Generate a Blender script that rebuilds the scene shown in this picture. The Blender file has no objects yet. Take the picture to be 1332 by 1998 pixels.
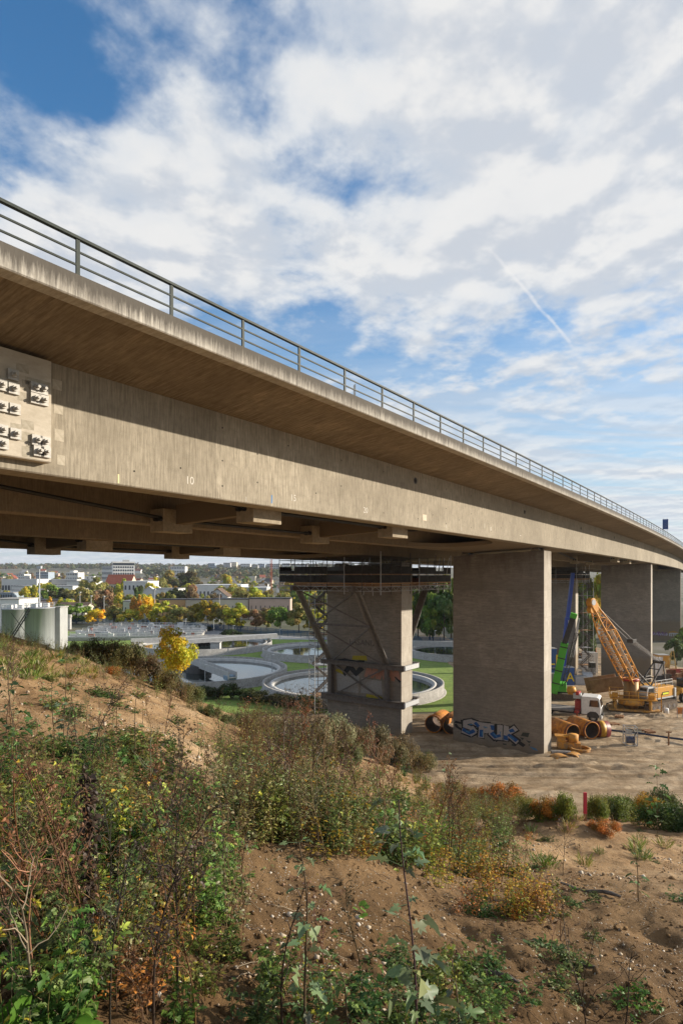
import bpy, bmesh, math, random
import numpy as np
from mathutils import Vector, Matrix
R = math.radians
random.seed(7); np.random.seed(7)
SC = bpy.context.scene
COL = SC.collection

# ------------------------------------------------------------------ camera
F, HOR = 1200.0, 1123.0                      # focal length and horizon row, in photograph pixels (1332 wide)
cam = bpy.data.cameras.new('camera'); camo = bpy.data.objects.new('camera', cam); COL.objects.link(camo)
cam.sensor_fit = 'HORIZONTAL'; cam.sensor_width = 36; cam.lens = F / 1332 * 36
cam.shift_y = (HOR - 999) / 1332; cam.clip_start = .05; cam.clip_end = 20000
camo.location = (0, 0, 0); camo.rotation_euler = (R(90), 0, 0); SC.camera = camo
SC.render.resolution_x, SC.render.resolution_y = 682, 1024

# ------------------------------------------------------------------ sun direction (bridge heading PHI)
PHI = .6117
TH = R(46); SUN_EL = R(16.8)
sx = math.cos(TH) * math.cos(PHI) + math.sin(TH) * math.sin(PHI)
sy = -math.cos(TH) * math.sin(PHI) + math.sin(TH) * math.cos(PHI)
SUN_AZ = math.atan2(sx, sy)                   # clockwise from +Y
sun = bpy.data.lights.new('sun', 'SUN'); sun.energy = 5.0; sun.angle = R(.6); sun.color = (1, .90, .76)
suno = bpy.data.objects.new('sun', sun); COL.objects.link(suno)
sd = Vector((sx * math.cos(SUN_EL), sy * math.cos(SUN_EL), math.sin(SUN_EL)))
suno.rotation_euler = sd.to_track_quat('Z', 'Y').to_euler()
suno.location = sd * 200

# ------------------------------------------------------------------ world: sky and drifting cloud layer
W = bpy.data.worlds.new('World'); SC.world = W; W.use_nodes = True
nt = W.node_tree; nt.nodes.clear()
def N(t, **kw):
    n = nt.nodes.new(t)
    for k, v in kw.items(): setattr(n, k, v)
    return n
def L(a, b): nt.links.new(a, b)
def VAL(op, a, b=None, c=None, clamp=False):
    n = N('ShaderNodeMath', operation=op, use_clamp=clamp)
    for i, x in enumerate((a, b, c)):
        if x is None: continue
        if isinstance(x, (int, float)): n.inputs[i].default_value = x
        else: L(x, n.inputs[i])
    return n.outputs[0]
def MAPR(x, a, b, c=0., d=1., smooth=True):
    n = N('ShaderNodeMapRange'); n.interpolation_type = 'SMOOTHSTEP' if smooth else 'LINEAR'
    L(x, n.inputs[0])
    for i, v in enumerate((a, b, c, d)): n.inputs[i + 1].default_value = v
    return n.outputs[0]
def MIXC(f, a, b):
    n = N('ShaderNodeMix', data_type='RGBA')
    for i, x in ((0, f), (6, a), (7, b)):
        if isinstance(x, (int, float)): n.inputs[i].default_value = x
        elif isinstance(x, tuple): n.inputs[i].default_value = (*x, 1)
        else: L(x, n.inputs[i])
    return n.outputs[2]
sky = N('ShaderNodeTexSky'); sky.sky_type = 'NISHITA'; sky.sun_disc = False
sky.sun_elevation = SUN_EL; sky.sun_rotation = SUN_AZ; sky.air_density = 1.0; sky.dust_density = .6; sky.ozone_density = 2.0
tc = N('ShaderNodeTexCoord'); sep = N('ShaderNodeSeparateXYZ'); L(tc.outputs['Generated'], sep.inputs[0])
zz = VAL('ADD', VAL('MAXIMUM', sep.outputs[2], 0.0), .07)
cmb = N('ShaderNodeCombineXYZ'); L(VAL('DIVIDE', sep.outputs[0], zz), cmb.inputs[0]); L(VAL('DIVIDE', sep.outputs[1], zz), cmb.inputs[1])
PV = cmb.outputs[0]
def NOISE(scale, detail, rough, off=(0, 0, 0), stretch=(1, 1, 1), rot=0, dist=0, vec=None):
    mp = N('ShaderNodeMapping'); L(vec or PV, mp.inputs[0]); mp.inputs[1].default_value = off
    mp.inputs[2].default_value = (0, 0, rot); mp.inputs[3].default_value = stretch
    n = N('ShaderNodeTexNoise'); L(mp.outputs[0], n.inputs[0])
    n.inputs['Scale'].default_value = scale; n.inputs['Detail'].default_value = detail
    n.inputs['Roughness'].default_value = rough; n.inputs['Distortion'].default_value = dist
    return n.outputs[0]
def DIST(px, py, sx_=1., sy_=1.):             # distance in the cloud plane from one point of it
    mp = N('ShaderNodeMapping'); mp.vector_type = 'POINT'; L(PV, mp.inputs[0])
    mp.inputs[1].default_value = (-px * sx_, -py * sy_, 0); mp.inputs[3].default_value = (sx_, sy_, 1)
    n = N('ShaderNodeVectorMath', operation='LENGTH'); L(mp.outputs[0], n.inputs[0]); return n.outputs[1]
#SKYBODY
hs = N('ShaderNodeHueSaturation'); L(sky.outputs[0], hs.inputs['Color']); hs.inputs['Saturation'].default_value = 1.3; hs.inputs['Value'].default_value = 1.38
warp = N('ShaderNodeTexNoise'); L(PV, warp.inputs[0]); warp.inputs['Scale'].default_value = 1.6; warp.inputs['Detail'].default_value = 3
wv = N('ShaderNodeVectorMath', operation='MULTIPLY_ADD'); L(warp.outputs['Color'], wv.inputs[0]); wv.inputs[1].default_value = (.10, .10, 0); L(PV, wv.inputs[2]); WV = wv.outputs[0]
big = NOISE(1.25, 2, .5, (5.3, 1.9, 0), vec=WV)
med = NOISE(3.7, 9, .54, (1.7, 4.2, 0), (1, .9, 1), R(-25), .0, vec=WV)
puf = NOISE(7.5, 7, .60, (8, 1, 0), (1, .9, 1), R(35), vec=WV)
den = VAL('ADD', VAL('ADD', VAL('MULTIPLY', big, .45), VAL('MULTIPLY', med, .75)), VAL('SUBTRACT', VAL('MULTIPLY', puf, .40), .14))
hole = MAPR(DIST(-.97, .98), .0, .95, .255, 0.)      # the clear patch up to the left
patch = MAPR(DIST(-.01, 1.40, 1, 1.2), .0, .42, .20, 0.)
patch2 = MAPR(DIST(-.15, 2.25, 1, .9), .05, .5, .14, 0.)
bank = MAPR(DIST(.50, 1.28, 1, 1), .25, 1.0, .26, 0.)
bank2 = MAPR(DIST(-.50, 1.52, .8, 1.0), .1, .55, .20, 0.)
den = VAL('SUBTRACT', VAL('ADD', den, VAL('ADD', bank, bank2)), VAL('ADD', hole, VAL('ADD', patch, patch2)))
cov = MAPR(den, .49, .76)
med2 = NOISE(3.7, 9, .54, (1.64, 4.15, 0), (1, .9, 1), R(-25), .0, vec=WV)
lit = MAPR(VAL('SUBTRACT', med, med2), -.09, .09)
bands = NOISE(1.5, 8, .58, (5, 2, 0), (.30, 1.5, 1), R(-28), .2)
cov2 = VAL('MULTIPLY', MAPR(bands, .34, .58), MAPR(sep.outputs[2], .46, .14))
cov = VAL('MULTIPLY', cov, MAPR(sep.outputs[2], .10, .32, .35, 1.))
covt = VAL('MAXIMUM', VAL('MULTIPLY', cov, .96), VAL('MULTIPLY', cov2, .92))
cl = MIXC(lit, (4.25, 4.5, 4.9), (6.0, 5.95, 5.85))
cl = MIXC(MAPR(den, .55, .95, .45, 0.), cl, (3.6, 4.3, 5.2))
cl = MIXC(MAPR(den, .92, 1.25, 0., .35), cl, (4.9, 5.0, 5.15))
hz = MAPR(sep.outputs[2], .0, .45, .80, 0.)
base = MIXC(hz, hs.outputs[0], (2.7, 3.7, 4.7))
# condensation trail
mp = N('ShaderNodeMapping'); L(PV, mp.inputs[0])
P0 = np.array([(945 - 666) / F, 1]) / ((HOR - 478) / F + .07 * 1.2); P1 = np.array([(1125 - 666) / F, 1]) / ((HOR - 685) / F + .07 * 1.15)
dv = P1 - P0; ang = math.atan2(dv[1], dv[0]); ln = float(np.hypot(*dv))
c_, s_ = math.cos(-ang), math.sin(-ang)
mp.inputs[2].default_value = (0, 0, -ang); mp.inputs[1].default_value = (-(c_ * P0[0] - s_ * P0[1]), -(s_ * P0[0] + c_ * P0[1]), 0)
sp2 = N('ShaderNodeSeparateXYZ'); L(mp.outputs[0], sp2.inputs[0])
wob = VAL('MULTIPLY', VAL('SUBTRACT', NOISE(6, 4, .6), .5), .03)
tr = VAL('MULTIPLY', MAPR(VAL('ABSOLUTE', VAL('ADD', sp2.outputs[1], wob)), .010, .001), VAL('MULTIPLY', MAPR(sp2.outputs[0], 0, ln * .15), MAPR(sp2.outputs[0], ln, ln * .85)))
colr = MIXC(covt, base, cl)
colr = MIXC(VAL('MULTIPLY', tr, MAPR(NOISE(12, 3, .6), .3, .65, .15, .55)), colr, (6.3, 6.2, 6.1))
bg = N('ShaderNodeBackground'); L(colr, bg.inputs[0]); bg.inputs[1].default_value = .09
out = N('ShaderNodeOutputWorld'); L(bg.outputs[0], out.inputs[0])

SC.view_settings.view_transform = 'Standard'; SC.view_settings.look = 'None'
SC.view_settings.exposure = .70; SC.view_settings.gamma = 1
SC.cycles.max_bounces = 6; SC.cycles.transparent_max_bounces = 8

# ================================================================== helpers
def at(px, py, Y): return Vector(((px - 666) / F * Y, Y, (HOR - py) / F * Y))
def gnd(px, py, z=-18.0):
    Y = -z * F / (py - HOR); return Vector(((px - 666) / F * Y, Y, z))
_h = np.random.RandomState(3).rand(256, 256)
def vnoise(x, y):
    x = np.asarray(x, float); y = np.asarray(y, float)
    xi = np.floor(x).astype(int); yi = np.floor(y).astype(int); fx = x - xi; fy = y - yi
    fx = fx * fx * (3 - 2 * fx); fy = fy * fy * (3 - 2 * fy)
    g = lambda a, b: _h[a & 255, b & 255]
    return (g(xi, yi) * (1 - fx) + g(xi + 1, yi) * fx) * (1 - fy) + (g(xi, yi + 1) * (1 - fx) + g(xi + 1, yi + 1) * fx) * fy
def fbm(x, y, o=4, gain=.5):
    s = 0; a = 1; t = 0
    for i in range(o):
        s = s + a * (vnoise(x * 2 ** i + 17 * i, y * 2 ** i + 5 * i) - .5); t += a; a *= gain
    return s / t * 2

MATS = {}
def mat(name, c1, c2=None, scale=4., rough=.85, bump=0., metal=0., stretch=(1, 1, 1), coord='Object', detail=6, c3=None, s3=30., spec=.3, lo=.35, hi=.65, bscale=None):
    if name in MATS: return MATS[name]
    m = bpy.data.materials.new(name); m.use_nodes = True; t = m.node_tree; b = t.nodes['Principled BSDF']
    b.inputs['Roughness'].default_value = rough; b.inputs['Metallic'].default_value = metal
    b.inputs['Specular IOR Level'].default_value = spec
    b.inputs['Base Color'].default_value = (*c1, 1)
    if c2 is not None or bump:
        tcn = t.nodes.new('ShaderNodeTexCoord'); mpn = t.nodes.new('ShaderNodeMapping'); mpn.inputs[3].default_value = stretch
        t.links.new(tcn.outputs[coord], mpn.inputs[0])
        n = t.nodes.new('ShaderNodeTexNoise'); n.inputs['Scale'].default_value = scale; n.inputs['Detail'].default_value = detail
        n.inputs['Roughness'].default_value = .62
        t.links.new(mpn.outputs[0], n.inputs[0])
        if c2 is not None:
            r = t.nodes.new('ShaderNodeValToRGB'); r.color_ramp.elements[0].position = lo; r.color_ramp.elements[1].position = hi
            r.color_ramp.elements[0].color = (*c1, 1); r.color_ramp.elements[1].color = (*c2, 1)
            t.links.new(n.outputs[0], r.inputs[0]); o = r.outputs[0]
            if c3 is not None:
                n3 = t.nodes.new('ShaderNodeTexNoise'); n3.inputs['Scale'].default_value = s3; n3.inputs['Detail'].default_value = 5
                t.links.new(mpn.outputs[0], n3.inputs[0])
                r3 = t.nodes.new('ShaderNodeValToRGB'); r3.color_ramp.elements[0].position = .5; r3.color_ramp.elements[1].position = .66
                r3.color_ramp.elements[0].color = (0, 0, 0, 1); t.links.new(n3.outputs[0], r3.inputs[0])
                mx = t.nodes.new('ShaderNodeMix'); mx.data_type = 'RGBA'; t.links.new(r3.outputs[0], mx.inputs[0]); t.links.new(o, mx.inputs[6]); mx.inputs[7].default_value = (*c3, 1); o = mx.outputs[2]
            t.links.new(o, b.inputs['Base Color'])
        if bump:
            bn = t.nodes.new('ShaderNodeBump'); bn.inputs['Strength'].default_value = bump; bn.inputs['Distance'].default_value = .05
            if bscale:
                n2 = t.nodes.new('ShaderNodeTexNoise'); n2.inputs['Scale'].default_value = bscale; n2.inputs['Detail'].default_value = 5
                t.links.new(mpn.outputs[0], n2.inputs[0]); t.links.new(n2.outputs[0], bn.inputs['Height'])
            else: t.links.new(n.outputs[0], bn.inputs['Height'])
            t.links.new(bn.outputs[0], b.inputs['Normal'])
    MATS[name] = m; return m
def paint(name, c, rough=.55, metal=0., dirt=.25):
    """site paint: faded, with dried mud heavier towards the ground"""
    if name in MATS: return MATS[name]
    m = bpy.data.materials.new(name); m.use_nodes = True; t = m.node_tree; b = t.nodes['Principled BSDF']; b.inputs['Specular IOR Level'].default_value = .35
    tcn = t.nodes.new('ShaderNodeTexCoord'); sp = t.nodes.new('ShaderNodeSeparateXYZ'); t.links.new(tcn.outputs['Object'], sp.inputs[0])
    n = t.nodes.new('ShaderNodeTexNoise'); n.inputs['Scale'].default_value = 3.5; n.inputs['Detail'].default_value = 9; n.inputs['Roughness'].default_value = .68; t.links.new(tcn.outputs['Object'], n.inputs[0])
    mr = t.nodes.new('ShaderNodeMapRange'); t.links.new(sp.outputs[2], mr.inputs[0]); mr.inputs[1].default_value = 0; mr.inputs[2].default_value = 2.2; mr.inputs[3].default_value = .16; mr.inputs[4].default_value = -.02
    ad = t.nodes.new('ShaderNodeMath'); ad.operation = 'ADD'; t.links.new(n.outputs[0], ad.inputs[0]); t.links.new(mr.outputs[0], ad.inputs[1])
    r = t.nodes.new('ShaderNodeValToRGB'); r.color_ramp.elements[0].position = .50; r.color_ramp.elements[1].position = .72
    r.color_ramp.elements[0].color = (0, 0, 0, 1); r.color_ramp.elements[1].color = (min(1, dirt * 2.6),) * 3 + (1,); t.links.new(ad.outputs[0], r.inputs[0])
    n2 = t.nodes.new('ShaderNodeTexNoise'); n2.inputs['Scale'].default_value = .9; n2.inputs['Detail'].default_value = 4; t.links.new(tcn.outputs['Object'], n2.inputs[0])
    fd = t.nodes.new('ShaderNodeMix'); fd.data_type = 'RGBA'; t.links.new(n2.outputs[0], fd.inputs[0]); fd.inputs[6].default_value = (*[x * .8 for x in c], 1); fd.inputs[7].default_value = (*[x * .92 + .03 for x in c], 1)
    mx = t.nodes.new('ShaderNodeMix'); mx.data_type = 'RGBA'; t.links.new(r.outputs[0], mx.inputs[0]); t.links.new(fd.outputs[2], mx.inputs[6]); mx.inputs[7].default_value = (.20, .145, .095, 1)
    t.links.new(mx.outputs[2], b.inputs['Base Color'])
    rr_ = t.nodes.new('ShaderNodeMapRange'); t.links.new(r.outputs[0], rr_.inputs[0]); rr_.inputs[3].default_value = rough; rr_.inputs[4].default_value = .95; t.links.new(rr_.outputs[0], b.inputs['Roughness'])
    MATS[name] = m; return m
def leafmat(name, c, trans=.3, objcol=False, rough=.55):
    m = bpy.data.materials.new(name); m.use_nodes = True; t = m.node_tree; b = t.nodes['Principled BSDF']
    a = t.nodes.new('ShaderNodeVertexColor'); a.layer_name = 'Col'
    mx = t.nodes.new('ShaderNodeMix'); mx.data_type = 'RGBA'; mx.blend_type = 'MULTIPLY'; mx.inputs[0].default_value = 1
    t.links.new(a.outputs[0], mx.inputs[6])
    if objcol:
        oi = t.nodes.new('ShaderNodeObjectInfo'); t.links.new(oi.outputs['Color'], mx.inputs[7])
    else: mx.inputs[7].default_value = (*c, 1)
    t.links.new(mx.outputs[2], b.inputs['Base Color']); b.inputs['Roughness'].default_value = rough; b.inputs['Specular IOR Level'].default_value = .25
    tr = t.nodes.new('ShaderNodeBsdfTranslucent'); t.links.new(mx.outputs[2], tr.inputs[0])
    ms = t.nodes.new('ShaderNodeMixShader'); ms.inputs[0].default_value = trans
    t.links.new(b.outputs[0], ms.inputs[1]); t.links.new(tr.outputs[0], ms.inputs[2]); t.links.new(ms.outputs[0], t.nodes['Material Output'].inputs[0])
    MATS[name] = m; return m

def arr_mesh(name, V, polys, mats, midx=None, col=None, uv=None, smooth=False):
    """V (n,3); polys list of (m,k) index arrays; midx one int per array or array per poly; col per-vertex rgb; uv per-vertex."""
    me = bpy.data.meshes.new(name); V = np.asarray(V, np.float32)
    me.vertices.add(len(V)); me.vertices.foreach_set('co', V.ravel())
    li = np.concatenate([np.asarray(p).ravel() for p in polys]).astype(np.int32)
    cnt = np.concatenate([np.full(len(p), np.asarray(p).shape[1]) for p in polys]).astype(np.int32)
    st = np.concatenate([[0], np.cumsum(cnt)[:-1]]).astype(np.int32)
    me.loops.add(len(li)); me.loops.foreach_set('vertex_index', li)
    me.polygons.add(len(cnt)); me.polygons.foreach_set('loop_start', st)
    if midx is not None: me.polygons.foreach_set('material_index', np.asarray(midx, np.int32))
    if smooth: me.polygons.foreach_set('use_smooth', np.ones(len(cnt), bool))
    for m in mats: me.materials.append(m)
    if uv is not None:
        l = me.uv_layers.new(name='UVMap'); l.data.foreach_set('uv', np.asarray(uv, np.float32)[li].ravel())
    if col is not None:
        c = np.ones((len(V), 4), np.float32); c[:, :3] = col
        a = me.color_attributes.new('Col', 'FLOAT_COLOR', 'POINT'); a.data.foreach_set('color', c.ravel())
    me.update(calc_edges=True); me.validate()
    return me

class MB:
    """collects simple solids in one mesh"""
    def __init__(s): s.v = []; s.f = []; s.m = []; s.sm = []
    def add(s, vs, fs, m=0, sm=False):
        k = len(s.v); s.v += [tuple(v) for v in vs]; s.f += [tuple(i + k for i in f) for f in fs]; s.m += [m] * len(fs); s.sm += [sm] * len(fs); return s
    def box(s, c, d, rz=0, m=0, M=None):
        M = M or (Matrix.Translation(Vector(c)) @ Matrix.Rotation(rz, 4, 'Z'))
        x, y, z = (q / 2 for q in d)
        vs = [M @ Vector(p) for p in ((-x, -y, -z), (x, -y, -z), (x, y, -z), (-x, y, -z), (-x, -y, z), (x, -y, z), (x, y, z), (-x, y, z))]
        return s.add(vs, [(3, 2, 1, 0), (4, 5, 6, 7), (0, 1, 5, 4), (1, 2, 6, 5), (2, 3, 7, 6), (3, 0, 4, 7)], m)
    def bx(s, x0, x1, y0, y1, z0, z1, m=0): return s.box(((x0 + x1) / 2, (y0 + y1) / 2, (z0 + z1) / 2), (x1 - x0, y1 - y0, z1 - z0), 0, m)
    def beam(s, a, b, w, h=None, m=0, up=(0, 0, 1)):
        a, b = Vector(a), Vector(b); d = b - a; l = d.length
        if l < 1e-6: return s
        z = d / l; u = Vector(up)
        if abs(z.dot(u)) > .98: u = Vector((1, 0, 0))
        x = u.cross(z).normalized(); y = z.cross(x)
        M = Matrix((x, y, z)).transposed().to_4x4(); M.translation = (a + b) / 2
        return s.box(0, (w, h or w, l), M=M, m=m)
    def tube(s, a, b, r, n=8, m=0, r2=None, cap=True):
        a, b = Vector(a), Vector(b); d = (b - a); z = d.normalized(); u = Vector((0, 0, 1)) if abs(z.z) < .95 else Vector((1, 0, 0))
        x = u.cross(z).normalized(); y = z.cross(x); r2 = r if r2 is None else r2; vs = []
        for p, q in ((a, r), (b, r2)):
            for i in range(n):
                t = 2 * math.pi * i / n; vs.append(p + (x * math.cos(t) + y * math.sin(t)) * q)
        s.add(vs, [(i, (i + 1) % n, n + (i + 1) % n, n + i) for i in range(n)], m, True)
        if cap: s.add(vs[:n], [tuple(range(n - 1, -1, -1))], m); s.add(vs[n:], [tuple(range(n))], m)
        return s
    def lathe(s, prof, n=32, m=0, c=(0, 0, 0), closed=False, M=None):
        vs = []; k = len(prof); c = Vector(c)
        for i in range(n):
            t = 2 * math.pi * i / n
            for r, z in prof:
                p = Vector((r * math.cos(t), r * math.sin(t), z)); vs.append((M @ p if M else p) + c)
        fs = []
        for i in range(n):
            j = (i + 1) % n
            for q in range(k if closed else k - 1): fs.append((i * k + q, j * k + q, j * k + (q + 1) % k, i * k + (q + 1) % k))
        return s.add(vs, fs, m, True)
    def path(s, pts, r, n=6, m=0):
        pts = [Vector(p) for p in pts]; vs = []; k = len(pts)
        for i, p in enumerate(pts):
            z = (pts[min(i + 1, k - 1)] - pts[max(i - 1, 0)]).normalized(); u = Vector((0, 0, 1)) if abs(z.z) < .9 else Vector((1, 0, 0))
            x = u.cross(z).normalized(); y = z.cross(x); q = r[i] if isinstance(r, (list, tuple)) else r
            vs += [p + (x * math.cos(2 * math.pi * j / n) + y * math.sin(2 * math.pi * j / n)) * q for j in range(n)]
        fs = [(i * n + j, i * n + (j + 1) % n, (i + 1) * n + (j + 1) % n, (i + 1) * n + j) for i in range(k - 1) for j in range(n)]
        return s.add(vs, fs, m, True)
    def prism(s, poly, a, b, M=None, m=0):      # poly (x,z) pushed along y from a to b
        n = len(poly); vs = [Vector((x, a, z)) for x, z in poly] + [Vector((x, b, z)) for x, z in poly]
        if M: vs = [M @ v for v in vs]
        ar = sum(poly[i][0] * poly[(i + 1) % n][1] - poly[(i + 1) % n][0] * poly[i][1] for i in range(n))
        o = range(n) if ar > 0 else range(n - 1, -1, -1); o = list(o)
        fs = [tuple(o), tuple(i + n for i in reversed(o))] + [(o[(i + 1) % n], o[i], o[i] + n, o[(i + 1) % n] + n) for i in range(n)]
        return s.add(vs, fs, m)
    def mesh(s, name, mats, bevel=0.):
        me = bpy.data.meshes.new(name); me.from_pydata([tuple(v) for v in s.v], [], s.f)
        for m in (mats if isinstance(mats, (list, tuple)) else [mats]): me.materials.append(m)
        me.polygons.foreach_set('material_index', s.m); me.polygons.foreach_set('use_smooth', s.sm)
        if bevel:
            b = bmesh.new(); b.from_mesh(me); bmesh.ops.remove_doubles(b, verts=b.verts, dist=1e-4)
            e = [x for x in b.edges if len(x.link_faces) == 2 and x.calc_face_angle(0) > .6]
            bmesh.ops.bevel(b, geom=e, offset=bevel, segments=2, affect='EDGES', clamp_overlap=True, profile=.6); b.to_mesh(me); b.free()
        me.update(); return me

def tag(o, label=None, cat=None, group=None, kind=None):
    for k, v in (('label', label), ('category', cat), ('group', group), ('kind', kind)):
        if v: o[k] = v
    return o
def obj(name, me, parent=None, loc=None, world=False):
    o = bpy.data.objects.new(name, me); COL.objects.link(o)
    if parent is not None:
        o.parent = parent
        if world:
            if parent.parent is None:
                o.matrix_parent_inverse = (Matrix.Translation(parent.location) @ Matrix.Rotation(parent.rotation_euler.z, 4, 'Z')).inverted()
    if loc is not None: o.location = loc
    return o
def thing(name, label, cat, loc=(0, 0, 0), rz=0, group=None):
    o = bpy.data.objects.new(name, None); COL.objects.link(o); o.location = loc; o.rotation_euler = (0, 0, rz); o.empty_display_size = .3
    return tag(o, label, cat, group)
def part(name, mb, m, parent, bevel=0., world=False): return obj(name, mb.mesh(name, m, bevel), parent, world=world)
def dup(o, parent=None):
    c = o.copy(); COL.objects.link(c)
    if parent is not None: c.parent = parent
    for ch in list(o.children): dup(ch, c)
    return c
ORD = ['first', 'second', 'third', 'fourth', 'fifth', 'sixth', 'seventh', 'eighth', 'ninth', 'tenth', 'eleventh', 'twelfth', 'thirteenth', 'fourteenth', 'fifteenth', 'sixteenth', 'seventeenth', 'eighteenth', 'nineteenth', 'twentieth']
ORD += ['twenty-' + a for a in ORD[:9]] + ['thirtieth'] + ['thirty-' + a for a in ORD[:9]] + ['fortieth'] + ['forty-' + a for a in ORD[:9]]
def text_mesh(s, size, m, depth=.004, bold=0.):
    c = bpy.data.curves.new('t', 'FONT'); c.body = s; c.size = size; c.extrude = depth; c.offset = bold; c.align_x = 'CENTER'; c.align_y = 'CENTER'
    c.resolution_u = 3
    o = bpy.data.objects.new('t', c); COL.objects.link(o); dg = bpy.context.evaluated_depsgraph_get()
    me = bpy.data.meshes.new_from_object(o.evaluated_get(dg)); bpy.data.objects.remove(o)
    me.materials.clear(); me.materials.append(m); return me

# ------------------------------------------------------------------ bridge alignment
_ss = np.linspace(-60, 420, 4801); _hd = PHI - .00035 * np.clip(_ss - 23.8, 0, 239.5); GRADE = -.00344
_X = np.concatenate([[0], np.cumsum(np.sin(_hd[:-1]) * .1)]); _Y = np.concatenate([[0], np.cumsum(np.cos(_hd[:-1]) * .1)])
_X += -14 * math.cos(PHI) - _X[600]; _Y += 14 * math.sin(PHI) - _Y[600]
def bp(s, off, z):
    h = float(np.interp(s, _ss, _hd))
    return Vector((float(np.interp(s, _ss, _X)) - math.cos(h) * off, float(np.interp(s, _ss, _Y)) + math.sin(h) * off, z + (GRADE * s if z > -3 else 0)))
def hdg(s): return float(np.interp(s, _ss, _hd))
def s_at(px, off):
    u = 666 + F * (_X - np.cos(_hd) * off) / (_Y + np.sin(_hd) * off); k = (_ss > 0)
    return float(np.interp(px, np.maximum.accumulate(u[k]) + _ss[k] * 1e-4, _ss[k]))
def z_at(px, py, off):
    s = s_at(px, off); return s, (HOR - py) / F * bp(s, off, 0).y - GRADE * s
SUP = .045
def sweep(name, prof, s0, s1, m, step=3., closed=True, vdir='z'):
    """profile (off,z) swept along the bridge; uv = (station, height) or (station, offset) per face set"""
    n = max(2, int((s1 - s0) / step) + 1); S = np.linspace(s0, s1, n); k = len(prof)
    V = []; UV = []; faces = []
    segs = [(i, (i + 1) % k) for i in range(k if closed else k - 1)]
    for a, b in segs:                         # separate verts per strip: flat shading and clean uv
        i0 = len(V); acc = abs(prof[a][0] - prof[b][0]) > abs(prof[a][1] - prof[b][1])
        for s in S:
            for q in (a, b): V.append(bp(s, *prof[q])); UV.append((s, prof[q][0] if acc else prof[q][1]))
        for i in range(n - 1): faces.append((i0 + 2 * i, i0 + 2 * i + 1, i0 + 2 * i + 3, i0 + 2 * i + 2))
    mt = m if isinstance(m, list) else [m]
    caps = []
    if closed:
        for s in (s0, s1):
            i0 = len(V)
            for q in prof: V.append(bp(s, *q)); UV.append((q[0], q[1]))
            caps.append(list(range(i0, i0 + k)))
    me = arr_mesh(name, np.array([tuple(v) for v in V]), [np.array(faces)] + [np.array([c]) for c in caps], mt, uv=np.array(UV))
    return me
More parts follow.
